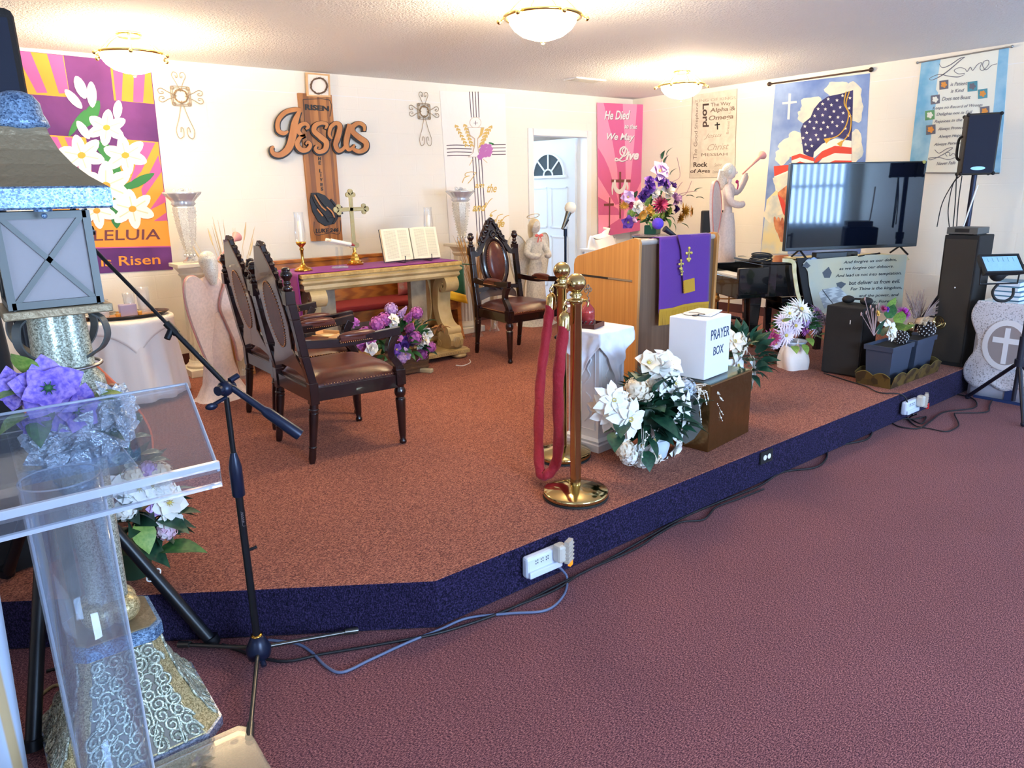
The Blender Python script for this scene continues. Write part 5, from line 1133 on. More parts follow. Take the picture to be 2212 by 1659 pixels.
def glassv(x, y, h, r, kind, label, rz=0):
    z0 = RZ+.016; mb = MB()
    mb.lathe([(r*.6, 0), (r*.85, .01), (r*.9, h*.4), (r, h), (r*.93, h), (r*.82, h*.4), (r*.7, .02), (0, .02)], 18, (x, y, z0)); one(mb, kind, clear('cut_glass', gloss=.7, haze=.22), (x, y, z0), label, 'glass')
glassv(RT[0]-.13, RT[1]-.04, .13, .04, 'drinking_glass', 'cloudy drinking glass at the left end of the serving tray'); glassv(RT[0]+.14, RT[1]-.02, .19, .045, 'glass_vase', 'tall clear glass vase at the right end of the serving tray'); glassv(RT[0]+.06, RT[1]+.06, .15, .04, 'drinking_glass', 'tall clear glass at the back of the serving tray')
mb = MB(); mb.box((RT[0]+.02, RT[1]-.07, RZ+.06), (.11, .07, .085)); one(mb, 'lidded_glass_box', clear('violet_glass', (226, 220, 238), gloss=.7, haze=.35, hcol=(206, 196, 226)), (RT[0]+.02, RT[1]-.07, RZ+.016), 'square lilac glass box in the middle of the serving tray', 'box', bevel=.006)
for dx, dy in ((-.05, -.09), (-.03, .0), (.09, -.08)):
    mb = MB(); mb.lathe([(.014, 0), (.018, .025), (.02, .03), (.0, .03)], 12, (RT[0]+dx, RT[1]+dy, RZ+.016)); one(mb, 'votive_cup', mat('gold_votive', (222, 180, 96), .3, .6), (RT[0]+dx, RT[1]+dy, RZ+.016), 'tiny gold votive cup among the glassware on the tray', 'cup', 'votive cups on the tray')
b = HY(200, 575, -1.3)
t = thing('bronze_cross', (-6.50, -.90, RZ+.012), 'dark bronze standing cross at the left edge of the round table', 'cross'); M_brz = mat('bronze', (96, 60, 40), .35, .7)
mb = MB(); mb.cyl((0, 0, .05), (0, 0, .42), .013, .017); mb.cyl((-.095, 0, .33), (.095, 0, .33), .015, n=10)
for q in ((-.1, 0, .33), (.1, 0, .33), (0, 0, .44)): mb.sph(q, .024, 8, 6)
mb.build('cross_shaft', M_brz, t); mb = MB(); mb.lathe([(.0, 0), (.06, 0), (.058, .012), (.03, .03), (.02, .05), (0, .052)], 16); mb.build('foot', M_brz, t)
# wooden tray with a small black case, on the second armchair's seat; ribbon on its post
b = Vector((-5.18, -1.98, .672)); t = thing('small_wooden_tray', b, 'small square wooden tray lying on the seat of the second armchair', 'tray'); t.rotation_euler = (0, 0, .5); M_lw = mat('light_tray_wood', (232, 186, 128), .45)
mb = MB(); mb.box((0, 0, .004), (.2, .2, .008)); [mb.box((s*.1, 0, .015), (.012, .21, .03)) for s in (-1, 1)]; [mb.box((0, s*.1, .015), (.2, .012, .03)) for s in (-1, 1)]; mb.build('tray_body', M_lw, t); mb = MB(); mb.lathe([(0, .008), (.055, .008), (.06, .014), (0, .012)], 24); mb.build('dish_recess', mat('pale_cream', (246, 226, 186), .5), t)
mb = MB(); c = Vector((-5.31, -1.97, .70)); mb.box(c, (.10, .07, .05), .4); one(mb, 'black_case', M_black, c-Vector((0, 0, .025)), 'small black ribbed case beside the wooden tray on the second armchair', 'case', bevel=.006)
b = HY(505, 572, -1.83); t = thing('ribbon_bow', b, 'cream ribbon bow tied to the back post of the second armchair', 'bow'); M_rib = mat('cream_ribbon', (240, 228, 196), .45)
mb = MB()
for s in (-1, 1): mb.grid(lambda u, v: Vector((-.02*sin(pi*u)*1.5, s*.085*sin(pi*u*.5), .03*sin(pi*u)+.045*(v-.5)*(.3+sin(pi*u)))), 10, 4); mb.grid(lambda u, v: Vector((-.015, s*(.01+.03*u)+.025*(v-.5), -.15*u)), 6, 2)
mb.sph((-.012, 0, 0), .02, 8, 6); mb.build('bow_loops', M_rib, t, solid=.002); mb = MB(); [mb.tube([(0, .03*cos(a+k)+.01, -.13+.045*sin(a)) for a in [2*pi*i/14 for i in range(14)]], .004, 6, closed=True) for k in (0, .5, 1)]; mb.build('dark_cord_loop', M_black, t)
# ================================================================ pulpit, stanchions, boxes, flowers
M_oakl = mat('pulpit_oak', (204, 148, 84), .38, col2=(176, 118, 60), nscale=16, stretch=(1, 3, .10), lo=.3, hi=.8)
M_pfront = mat('pulpit_laminate', (124, 98, 78), .35, col2=(110, 85, 66), nscale=16, stretch=(3, 1, .1))
PX0, PX1, PYF, PYB = -3.45, -2.60, -3.27, -2.66
t = thing('pulpit', (-3.02, -3.0, ZS), 'slant-topped oak pulpit with a grey-brown front under a purple hanging', 'pulpit')
side = [(PYF+.03, 0), (PYF-.012, .02), (PYF-.03, 1.06), (PYF-.015, 1.09), (PYF+.02, 1.095), (PYB-.03, .945), (PYB, .92), (PYB+.01, .88), (PYB, 0)]
for x, nm in ((PX0, 'side_panel'), (PX1, 'side_panel')):
    mb = MB(); mb.prism(side, lambda u, v, d: Vector((x+d, u, ZS+v)), -.013, .013)
    sp = mb.build(nm, M_oakl, t, world=True, bevel=.003)
    mb = MB(); mb.prism([(PYF+.03, .795), (PYB-.07, .80), (PYB-.06, .815), (PYF+.03, .81)], lambda u, v, d: Vector((x+d, u, ZS+v)), -.0145, .0145); mb.build('shelf_slot', mat('slot_dark', (40, 32, 28), .6), sp, world=False); o = COL.objects[-1]; o.location = -t.location
    mb = MB(); mb.prism([(PYF+.03, .797), (PYF+.26, .80), (PYF+.26, .811), (PYF+.03, .81)], lambda u, v, d: Vector((x+d, u, ZS+v)), -.0155, .0155); mb.build('shelf_edge', mat('shelf_grey', (142, 124, 106), .5), sp); o = COL.objects[-1]; o.location = -t.location
mb = MB(); mb.box2((PX0+.013, PYF, ZS+.03), (PX1-.013, PYF+.02, ZS+1.06)); mb.build('front_panel', M_pfront, t, world=True)
mb = MB(); mb.cyl((PX0+.013, PYF+.008, ZS+1.062), (PX1-.013, PYF+.008, ZS+1.062), .02, n=16); mb.build('top_rail', mat('grey_trim', (176, 170, 164), .35), t, world=True)
mb = MB(); mb.prism([(PYF+.02, 1.05), (PYB+.0, .885), (PYB, .90), (PYF+.02, 1.07)], lambda u, v, d: Vector((d, u, ZS+v)), PX0+.013, PX1-.013); mb.build('reading_surface', M_oakl, t, world=True)
mb = MB(); mb.box2((PX0+.013, PYB, ZS+.86), (PX1-.013, PYB+.02, ZS+.92)); mb.build('book_ledge', M_oakl, t, world=True); mb = MB(); mb.box2((PX0+.013, PYF+.03, ZS+.78), (PX1-.013, PYB-.05, ZS+.795)); mb.build('inner_shelf', M_pfront, t, world=True)
# purple hanging with gold crosses and fringe
M_purp = mat('royal_purple_cloth', (92, 36, 142), .7, sheen=.25, bump=.1, bscale=120); M_fr = mat('gold_fringe', (214, 166, 40), .55, col2=(180, 132, 26), nscale=160, kind='wave', stretch=(1, 1, .02)); M_gemb = mat('gold_embroidery', (222, 206, 110), .35, .4)
HXL, HXR = -3.27, -2.70
t2 = thing('pulpit_hanging', (-2.98, -3.32, ZS+1.09), 'royal purple hanging with gold crosses and gold fringe draped over the pulpit front', 'cloth')
def hg(u, v):       # v: 0 over the slanted top at the back, 1 at the bottom
    x = HXL+(HXR-HXL)*u; s = v*.735-.20
    if s < 0: return Vector((x, PYF+.0-s*.96-.008, ZS+1.096+s*.26))
    return Vector((x, PYF-.034-.012*sin(u*5.5+1)*min(1, s*3)-.01*s, ZS+1.09-s*.985+.0-.008*sin(u*8)*s))
mb = MB(); mb.grid(hg, 24, 40); mb.build('purple_cloth', M_purp, t2, world=True, solid=.004)
mb = MB(); z0 = ZS+.448; N = 130
for i in range(N):
    u = i/N; p = hg(u, 1); q = hg(u+.8/N, 1); mb.add([p+Vector((0, -.004, .02)), q+Vector((0, -.004, .02)), q+Vector((.001*sin(i*7), -.004-.002*sin(i*3), -.085)), p+Vector((.001*sin(i*5), -.004, -.085))], [(0, 1, 2, 3)])
mb.add([hg(u, 1)+Vector((0, -.006, dz)) for dz in (.03, .012) for u in (0, .25, .5, .75, 1)], [(i, i+1, i+6, i+5) for i in range(4)])
mb.build('fringe', M_fr, t2, world=True, solid=.003)
def PF(px, py, d=0.0): p = HY(px, py, PYF-.05); return Vector((p.x, p.y-d, p.z))
mb = MB(); a = [(1466, 508), (1471, 508), (1475, 600), (1474, 632), (1473, 560)]; mb.prism([(1462, 507), (1490, 507), (1492, 560), (1497, 600), (1497, 604), (1474, 608), (1472, 570), (1470, 540)], PF, .004, .009); mb.build('stole_panel', M_purp, t2, world=True)
mb = MB(); mb.prism([(1474, 606), (1497, 600), (1498, 628), (1475, 634)], PF, .006, .014); mb.build('stole_fringe', M_fr, t2, world=True)
def cruc(cx, cy, k):
    mb = MB()
    mb.box(PF(cx, cy, .013), (.006, .006, .06*k)); mb.box(PF(cx, cy-3*k, .013), (.034*k, .006, .006))
    for dx, dz in ((0, .032), (.019, .006), (-.019, .006), (0, -.034), (.008, -.025), (-.008, -.025)): mb.sph(PF(cx, cy, .013)+Vector((dx*k, 0, dz*k)), .008*k, 8, 6)
    mb.build('embroidered_cross', M_gemb, t2, world=True)
cruc(1485, 549, 1.35); cruc(1468, 572, 1.0); cruc(1470, 588, .6)
# purple-capped microphone lying at the top of the pulpit
M_mic = mat('microphone_black', (30, 32, 36), .4); M_vfoam = mat('violet_foam', (92, 66, 200), .9, bump=.4, bscale=300); M_wfoam = mat('cream_foam', (250, 244, 224), .9, bump=.4, bscale=300)
b, e = HY(1421, 483, -3.1), HY(1462, 513, -3.16); t = thing('microphone', e, 'microphone with a violet foam cap leaning on top of the pulpit', 'microphone')
mb = MB(); mb.sph(b, .042, 20, 14); mb.build('foam_cap', M_vfoam, t, world=True); mb = MB(); mb.tube([b.lerp(e, .35), b.lerp(e, .6), e], [.024, .018, .014], 14); mb.build('handle', M_mic, t, world=True)
g = thing('gooseneck_stand', e, 'short black gooseneck fixed to the pulpit top holding the violet microphone', 'stand'); mb = MB(); mb.tube(smoothpts([e, e+Vector((.03, .04, -.03)), e+Vector((.04, .07, -.09))], 4), .008, 8); mb.build('neck', M_mic, g, world=True)
# ---- stanchions and velvet rope
M_pbrass = mat('polished_brass', (204, 180, 124), .1, 1.0); M_rubber = mat('black_rubber', (20, 20, 22), .7); M_velvet = mat('red_velvet', (158, 10, 34), .75, sheen=.12, bump=.5, bscale=60)
def stanchion(x, y, label):
    t = thing('stanchion', (x, y, ZS), label, 'stanchion', 'brass stanchions')
    mb = MB(); mb.lathe([(.155, 0), (.158, .008), (.15, .01)], 48); mb.build('rubber_ring', M_rubber, t)
    mb = MB(); mb.lathe([(.15, .008), (.155, .012), (.157, .03), (.15, .036), (.08, .052), (.045, .06), (.03, .062)], 64); mb.build('base', M_pbrass, t)
    mb = MB(); mb.lathe([(.026, .06), (.026, .925), (.03, .928), (.03, .935)], 32); mb.build('post', M_pbrass, t)
    mb = MB(); mb.lathe([(.028, .935), (.04, .94), (.042, .946), (.03, .95), (.018, .955), (.03, .968), (.02, .98), (.016, .985)], 32); mb.sph((0, 0, 1.02), .044, 32, 20); mb.build('ball_top', M_pbrass, t)
    mb = MB()
    for k in range(3): a = 2*pi*k/3+pi-.2; mb.tube([(.028*cos(a), .028*sin(a), .94), (.052*cos(a), .052*sin(a), .948), (.062*cos(a), .062*sin(a), .938), (.058*cos(a), .058*sin(a), .918)], .005, 8)
    mb.build('rope_hook', M_pbrass, t)
S1, S2 = (-4.99, -4.31), (-4.68, -3.87)
stanchion(*S1, 'brass ball-topped stanchion nearest the platform edge'); stanchion(*S2, 'brass ball-topped stanchion behind the nearer one')
h1, h2 = Vector((S1[0]-.062, S1[1]+.005, ZS+.92)), Vector((S2[0]-.02, S2[1]+.058, ZS+.92)); lo = HY(1180, 1018, -4.12)
t = thing('velvet_rope', h1, 'twisted red velvet rope sagging between the two brass stanchions', 'rope')
e1, e2 = h1-Vector((.006, 0, .085)), h2-Vector((.008, 0, .085))
P = smoothpts([e1, e1+Vector((-.025, .012, -.25)), Vector((lo.x+.045, lo.y-.035, ZS+.16)), Vector((lo.x, lo.y, ZS+.055)), Vector((lo.x+.005, lo.y+.06, ZS+.10)), e2+Vector((-.13, -.06, -.42)), e2+Vector((-.03, 0, -.15)), e2], 10)
mb = MB(); n = 14; mp = len(P)
mb.tube(P, .026, n)
for j in range(mp):        # spiral ridges
    for k in range(n):
        c = P[j]; v = mb.v[j*n+k]; mb.v[j*n+k] = c+(v-c)*(1+.09*cos(2*(2*pi*k/n)+j*1.3))
mb.build('velvet', M_velvet, t, world=True)
for h, e in ((h1, e1), (h2, e2)): mb = MB(); mb.tube([h-Vector((0, 0, .02)), h-Vector((0, 0, .03)), h-Vector((.003, 0, .045)), e-Vector((0, 0, .02))], [.008, .02, .026, .026], 16); mb.tube([h+Vector((.012*cos(a), 0, .005+.016*sin(a)-.01)) for a in [2*pi*i/12 for i in range(12)]], .004, 6, closed=True); mb.build('brass_end_cap', M_pbrass, t, world=True)
# ---- white pedestal with lace cloth
M_marble = mat('white_marble_paint', (238, 238, 240), .35, col2=(216, 218, 224), nscale=4); M_lacew = lace('white_lace', (246, 246, 248), 55, .40, width=.08); M_satw = mat('white_damask', (244, 244, 250), .5, col2=(224, 226, 240), nscale=9, bump=.3, bscale=30)
pa = .1; T = Matrix.Translation((-4.385, -3.83, ZS)) @ Matrix.Rotation(pa, 4, 'Z'); PH = .675
t = thing('pedestal', (-4.385, -3.83, ZS), 'white square pedestal with carved faces behind the front stanchion', 'pedestal', rz=pa)
mb = MB(); rect_lathe(mb, [(0, 0), (0, .04), (.008, .046), (.004, .06), (.02, .075), (.02, .09)], -.13, .13, -.13, .13); mb.build('plinth', M_marble, t)
mb = MB(); mb.box((0, 0, .09+(PH-.13)/2), (.22, .22, PH-.13)); mb.build('shaft', M_marble, t)
mb = MB()
for k in range(4):
    R4 = Matrix.Rotation(k*pi/2, 4, 'Z'); mb.at(R4)
    for z0 in (.16, .38):
        for s in (-1, 1): mb.tube(smoothpts([(s*.01, -.111, z0), (s*.05, -.112, z0+.05), (s*.03, -.112, z0+.09), (s*.055, -.112, z0+.14), (s*.02, -.112, z0+.17)], 4), .004, 5)
    for pts in ([(-.085, -.111, .12), (.085, -.111, .12)], [(-.085, -.111, .57), (.085, -.111, .57)], [(-.085, -.111, .12), (-.085, -.111, .57)], [(.085, -.111, .12), (.085, -.111, .57)]): mb.tube(pts, .003, 4)
mb.at(); mb.build('carved_relief', M_marble, t)
mb = MB(); rect_lathe(mb, [(.03, PH-.04), (.0, PH-.025), (0, PH)], -.14, .14, -.14, .14); mb.build('capital', M_marble, t)
mb = MB()
def lc(u, v):
    x, y = (u-.5)*.62, (v-.5)*.62; X = (x-y)*.7071; Y = (x+y)*.7071; m = max(abs(X), abs(Y)); L_ = .146
    if m > L_:
        k = L_/m; d = m-L_; cx, cy = X*k, Y*k; w = 1+.06*sin((X*37+Y*29))*min(1, d*8); return Vector((cx*w+.004*sin(Y*60)*(d > .02), cy*w, PH+.006-d*1.02))
    return Vector((X, Y, PH+.006+.0015*sin(X*50)))
mb.at(T).grid(lc, 56, 56); mb.at(); mb.org = None
one(mb, 'lace_cloth', M_satw, (-4.385, -3.83, ZS+PH), 'white damask cloth with hanging points draped on the pedestal', 'cloth', solid=.002)
mb = MB()
for i in range(11):        # scalloped far edge hanging by the pulpit side
    z = PH-.02-i*.028; c = T @ Vector((.155+.004*sin(i), .06, z)); mb.sph(c, (.012, .03, .022), 8, 6)
one(mb, 'scalloped_edge', M_satw, T @ Vector((.155, .06, PH-.3)), 'scalloped white cloth border hanging from the pedestal on the pulpit side', 'cloth')
PT = ZS+PH+.009
t = thing('small_tray', (-4.42, -3.80, PT), 'small dark wooden tray on the white pedestal', 'tray', rz=.35); mb = MB(); mb.box((0, 0, .003), (.13, .13, .006)); [mb.box((s*.064, 0, .012), (.006, .134, .024)) for s in (-1, 1)]; [mb.box((0, s*.064, .012), (.134, .006, .024)) for s in (-1, 1)]; mb.build('tray_body', mat('maroon_wood', (74, 26, 24), .35), t); mb = MB(); mb.box((-.0, -.03, .0075), (.09, .05, .003)); mb.build('red_pad', mat('bright_red', (206, 50, 30), .5), t)
t = thing('cruet_bottle', (-4.415, -3.79, PT+.0075), 'pink glass bottle of amber liquid with an openwork cross stopper', 'bottle')
mb = MB(); mb.lathe([(0, 0), (.036, 0), (.039, .006), (.039, .075), (.036, .09), (.022, .108), (.012, .118), (.012, .138), (0, .138)], 28); mb.build('glass_body', clear('pink_glass', (236, 176, 190), gloss=.6, haze=.12, hcol=(220, 120, 140)), t)
mb = MB(); mb.lathe([(0, .004), (.034, .004), (.035, .07), (0, .07)], 24); mb.build('amber_liquid', mat('amber_oil', (190, 92, 24), .2, alpha=.85), t)
mb = MB(); M_pew = mat('pewter', (120, 112, 104), .4, .8)
for k in range(9): a = 2*pi*k/9; mb.tube([(.041*cos(a+q*.5), .041*sin(a+q*.5), .012+.014*sin(q*3.14)) for q in (-.7, -.35, 0, .35, .7)], .0035, 5)
mb.tube([(.041*cos(a), .041*sin(a), .006) for a in [2*pi*i/30 for i in range(30)]], .003, 5, closed=True); mb.build('filigree_band', M_pew, t)
mb = MB(); mb.tube(smoothpts([(0, 0, .138), (.008, 0, .15), (-.006, 0, .163), (.006, 0, .175), (0, 0, .185)], 4), .003, 6)
for dx, dz in ((0, .022), (.016, .004), (-.016, .004)): mb.tube([(dx+.009*cos(a), 0, .19+dz+.011*sin(a)) for a in [2*pi*i/14 for i in range(14)]], .003, 6, closed=True)
mb.build('cross_stopper', M_pew, t)
# ---- foil covered box, prayer box
M_foil = mat('bronze_foil', (120, 84, 48), .22, .75, bump=.4, bscale=9, bdist=.02); M_foilp = mat('worn_grey_patch', (120, 124, 122), .6)
A_ = Vector((-4.04, -4.36)); ex = Vector((.94, .12)).normalized(); ey = Vector((-ex.y, ex.x)); BH = .385; ang = atan2(ex.y, ex.x)
cB = A_+ex*.235+ey*.17; t = thing('foil_covered_box', (cB.x, cB.y, ZS), 'box covered in bronze foil standing under the prayer box', 'box', rz=ang)
mb = MB(); mb.box((0, 0, BH/2), (.47, .34, BH)); mb.build('box_body', M_foil, t, bevel=.006)
mb = MB(); pp = [(.02, .02), (.14, .04), (.2, .02), (.25, .06), (.30, .14), (.27, .22), (.30, .30), (.22, .33), (.12, .3), (.05, .33), (.03, .2)]; mb.prism([(-(u-.17), v) for u, v in pp], lambda u, v, d: Vector((-.235-d, u, v)), .0, .0015); mb.build('bare_patch', M_foilp, t)
mb = MB(); mb.box((0, 0, BH+.004), (.45, .32, .006)); mb.build('glass_plate', clear('plate_glass', (220, 236, 232), gloss=.9), t)
M_boxw = mat('white_card', (238, 240, 246), .55, bump=.1, bscale=12); M_ink = mat('navy_marker', (28, 52, 88), .5)
A2 = Vector((-4.005, -4.285)); ex2 = Vector((.26, .035)).normalized(); ey2 = Vector((-ex2.y, ex2.x)); W2, D2, H2 = .27, .235, .335; zb = ZS+BH+.0075; c2_ = A2+ex2*W2/2+ey2*D2/2
t = thing('prayer_box', (c2_.x, c2_.y, zb), 'white card box lettered PRAYER BOX', 'box', rz=atan2(ex2.y, ex2.x))
mb = MB(); mb.box((0, 0, H2/2), (W2, D2, H2)); mb.build('box_body', M_boxw, t, bevel=.006)
f = lambda u, v, d: Vector((u, -D2/2-d, v))
mb = MB(); mb.text('PRAYER', f, 0, .0015, 0, .0, (-.085, .215, .118, .272)); mb.text('BOX', f, 0, .0015, 0, .0, (-.05, .125, .06, .175)); mb.build('marker_lettering', M_ink, t)
M_pap = mat('paper', (232, 232, 232), .8)
p0 = Vector((c2_.x, c2_.y, zb+H2+.002))
mb = MB(); mb.box(p0+Vector((.05, .02, .003)), (.21, .15, .004), .35); mb.box(p0+Vector((.06, .03, .007)), (.2, .14, .003), .2); one(mb, 'paper_slips', M_pap, p0, 'white paper slips lying on top of the prayer box', 'paper')
mb = MB(); g0 = p0+Vector((-.06, -.03, .006))
for s in (-1, 1): mb.tube([g0+Vector((s*.026+.022*cos(a), .016*sin(a), .002)) for a in [2*pi*i/16 for i in range(16)]], .002, 6, closed=True)
mb.tube([g0+Vector((-.004, 0, .003)), g0+Vector((.004, 0, .003))], .002, 6); [mb.tube([g0+Vector((s*.048, 0, .003)), g0+Vector((s*.05, .05, .003)), g0+Vector((s*.03, .09, .003))], .0018, 6) for s in (-1, 1)]
one(mb, 'reading_glasses', M_black, g0, 'thin dark spectacles resting on top of the prayer box', 'glasses')
# ---- front poinsettias
t = thing('poinsettia_arrangement', (-4.33, -4.22, ZS), 'large white poinsettia arrangement on the platform in front of the pulpit', 'flowers'); R = random.Random(21)
mb = MB(); mb.lathe([(.05, 0), (.07, .02), (.085, .08), (.08, .12)], 24); mb.build('pot', mat('pale_blue_pot', (206, 222, 240), .4), t)
leafmass(t, DG_l, (0, .02, .25), (.26, .14, .26), 230, .13, seed=5); mb = MB(); mb.sph((0, .02, .24), (.15, .09, .15), 14, 10); mb.build('foliage_core', DG_l, t)
def FP(px, py, dy=0.0): return HY(px, py, -4.27+dy)-t.location
for px, py, kd, c, s, nx, nz in ((1359, 905, 'poinsettia', W_p, .20, -.1, .1), (1320, 890, 'poinsettia', W_p, .19, -.5, .2), (1325, 865, 'poinsettia', W_p, .17, -.4, .5), (1432, 818, 'poinsettia', W_p, .21, .0, .3), (1475, 882, 'poinsettia', W_p, .22, .35, .15), (1420, 795, 'rose', W_p, .17, -.2, 1), (1440, 790, 'open', W_p, .18, .2, 1), (1400, 785, 'open', IV_p, .13, -.4, .9),
    (1385, 960, 'open', W_p, .12, -.2, -.2), (1410, 950, 'poinsettia', W_p, .17, .1, -.1), (1465, 945, 'poinsettia', W_p, .17, .5, -.1), (1455, 970, 'open', W_p, .12, .3, -.3), (1375, 840, 'hydrangea', IV_p, .12, -.3, .4), (1392, 848, 'hydrangea', IV_p, .10, 0, .3), (1405, 825, 'hydrangea', IV_p, .09, 0, .5),
    (1350, 970, 'hydrangea', IV_p, .10, -.3, -.3), (1360, 985, 'hydrangea', W_p, .10, -.2, -.4), (1385, 990, 'hydrangea', W_p, .11, 0, -.4), (1410, 985, 'hydrangea', IV_p, .10, .1, -.5), (1480, 840, 'hydrangea', SV_p, .12, .4, .4), (1500, 912, 'open', SV_p, .11, .7, 0), (1300, 880, 'poinsettia', IV_p, .13, -.8, 0), (1455, 830, 'open', W_p, .13, .2, .6), (1432, 870, 'open', W_p, .10, 0, .2), (1425, 1000, 'open', W_p, .10, .1, -.6), (1345, 935, 'open', W_p, .10, -.4, -.3)):
    dy = -.0 if kd in ('poinsettia',) else .02
    dy += .10*(abs(nx) > .45)-.05*(py > 880)*(py < 950); bloom(t, 'flower', kd, (c, Y_c), FP(px, py, dy), (nx, -1, nz), s*1.18)
for px, py, dx, dz, s in ((1385, 825, -.4, .5, .10), (1415, 845, .1, .6, .12), (1400, 885, -.2, .2, .14), (1440, 905, .7, -.1, .17), (1460, 915, .8, -.2, .16), (1425, 885, .4, .2, .13), (1388, 812, -.9, .3, .11), (1332, 935, -.6, -.3, .1), (1402, 950, .2, -.8, .09), (1395, 975, -.3, -.5, .09), (1345, 910, -.6, -.2, .1), (1410, 900, .1, -.2, .14), (1445, 860, .3, .6, .09), (1498, 875, .7, .3, .09)): leaf(t, (DG_l,), FP(px, py, -.03), (dx, -.5, dz), s*1.25, 'bigleaf')
mb = MB()
for k in range(15):
    a0 = FP(1495+R.uniform(-10, 10), 840+R.uniform(-8, 10), .0); e = FP(R.uniform(1508, 1562), R.uniform(832, 918), -.08); m_ = (a0+e)/2+Vector((0, -.02, .035)); q = smoothpts([a0, m_, e], 5); mb.tube(q, .0014, 4)
    for w_ in range(4, len(q)): mb.sph(q[w_], .0055 if w_ % 3 == 0 else .0035, 6, 4)
for k in range(5):
    a0 = FP(1385+4*k, 920+6*k, -.05); e = FP(1384+3*k, 1005-18*k, -.10); q = [a0, a0.lerp(e, .5)+Vector((0, -.01, 0)), e]; mb.tube(q, .0012, 4); mb.sph(e, .006, 6, 4); mb.sph(q[1], .004, 6, 4)
for k in range(10): e = FP(1345+R.uniform(0, 32), 858+R.uniform(-12, 14), -.04); mb.sph(e, .0055, 6, 4); mb.tube([FP(1365, 850, .05), e], .001, 4)
mb.build('pearl_spray', mat('pearl_bead', (246, 240, 226), .3), t)
# poinsettias behind the boxes
t = thing('poinsettia_arrangement', (-3.12, -3.92, ZS), 'smaller cream poinsettia arrangement half hidden behind the prayer box', 'flowers')
mb = MB(); mb.lathe([(.05, 0), (.07, .1), (.075, .14)], 20); mb.build('pot', mat('green_pot', (40, 70, 50), .6), t); leafmass(t, DG_l, (0, 0, .3), (.2, .2, .3), 70, .12, seed=8)
def FQ(px, py): return HY(px, py, -3.98)-t.location
for px, py, kd, c, s, nx, nz in ((1585, 738, 'poinsettia', IV_p, .18, -.2, .6), (1605, 740, 'poinsettia', IV_p, .17, .5, .3), (1590, 790, 'poinsettia', W_p, .22, .2, .1), (1625, 795, 'poinsettia', W_p, .18, .8, .1), (1605, 862, 'open', W_p, .10, .2, 0), (1618, 822, 'open', W_p, .12, .6, -.2)): bloom(t, 'flower', kd, (c, Y_c), FQ(px, py), (nx, -1, nz), s*1.15)
for px, py, dx, dz in ((1600, 758, .3, .5), (1585, 765, -.4, .2), (1612, 780, .8, 0), (1600, 805, .2, -.5), (1590, 850, -.2, -.8)): leaf(t, (DG_l,), FQ(px, py), (dx, -.5, dz), .13, 'bigleaf')
# ---- white-capped microphone on a straight stand near the door
b = Vector((-2.44, -1.43, ZS)); t = thing('microphone_stand', b, 'straight dark blue microphone stand with a round base near the door', 'microphone stand'); zt = up(b.x, b.y, 499)
M_navym = mat('dark_blue_metal', (30, 44, 66), .35, .5)
mb = MB(); mb.lathe([(.11, 0), (.115, .01), (.1, .025), (.03, .032), (0, .032)], 32); mb.build('round_base', M_navym, t); mb = MB(); mb.cyl((0, 0, .03), (0, 0, zt-ZS), .012); mb.cyl((0, 0, zt-ZS-.05), (0, 0, zt-ZS+.02), .018); mb.build('pole', M_navym, t)
q = HY(1215, 495, -1.43); q2 = HY(1232, 449, -1.43); t = thing('microphone', q, 'silver-bodied microphone with a cream foam ball held on the straight stand', 'microphone')
mb = MB(); mb.sph(q2, .056, 20, 14); mb.build('foam_cap', M_wfoam, t, world=True); mb = MB(); mb.tube([q, q.lerp(q2, .4), q.lerp(q2, .8)], [.015, .018, .03], 14); mb.build('handle', mat('grey_mic_body', (92, 92, 90), .25, .8), t, world=True); mb = MB(); mb.tube([q.lerp(q2, .1)+Vector((.018, 0, .01)), q.lerp(q2, .5)+Vector((.02, 0, -.01))], .013, 8); mb.build('clip', M_mic, t, world=True)
# ---- gold ball stands
M_gold = mat('antique_gold_metal', (190, 140, 76), .35, .8)
def goldstand(loc, h, r, label, cloth=True):
    t = thing('plant_stand', loc, label, 'stand', 'gold ball plant stands')
    mb = MB(); mb.cyl((0, 0, h-.012), (0, 0, h), r*.95, n=36); mb.tube([(r*cos(a), r*sin(a), h-.1) for a in [2*pi*i/32 for i in range(32)]], .007, 6, closed=True); mb.tube([(r*cos(a), r*sin(a), h-.006) for a in [2*pi*i/32 for i in range(32)]], .01, 6, closed=True); mb.build('top_ring', M_gold, t)
    for k in range(4):
        a = 2*pi*k/4+.35; q = MB(); q.cyl((r*cos(a), r*sin(a), .03), (r*cos(a), r*sin(a), h-.02), .008); q.sph((r*cos(a), r*sin(a), h-.10), .034, 14, 10); q.sph((r*cos(a), r*sin(a), .022), .022, 10, 8); q.tube([(r*cos(a), r*sin(a), .03), (0, 0, .16)], .008, 6); q.build('leg', M_gold, t)
    if cloth: mb = MB(); mb.lathe([(0, h+.03), (r*.98, h+.03), (r*1.02, h+.02), (r*1.02, h-.02), (r*.9, h-.002), (0, h-.001)], 36); mb.build('cushion_top', mat('ivory_pad', (240, 226, 196), .7), t)
goldstand((-1.28, -2.42, ZS), .50, .22, 'round gold stand with an ivory pad carrying the tall pink angel'); goldstand((-1.93, -.98, ZS), .50, .16, 'low gold ball-legged stand behind the right armchair', False)
AN_p2 = lace('pink_net', (254, 236, 228), 60, .32, glit=.7, width=.35, amin=.88)
a = angel((-1.28, -2.42, ZS+.533), radians(-150), 1.16, 'tall ivory and pink angel lifting a trumpet, on a gold stand by the flag banner', AN_p2, AN_t, AN_s, bow=mat('magenta_ribbon', (204, 40, 110), .5), flare=.8, wingside=(1,), ts=-1)
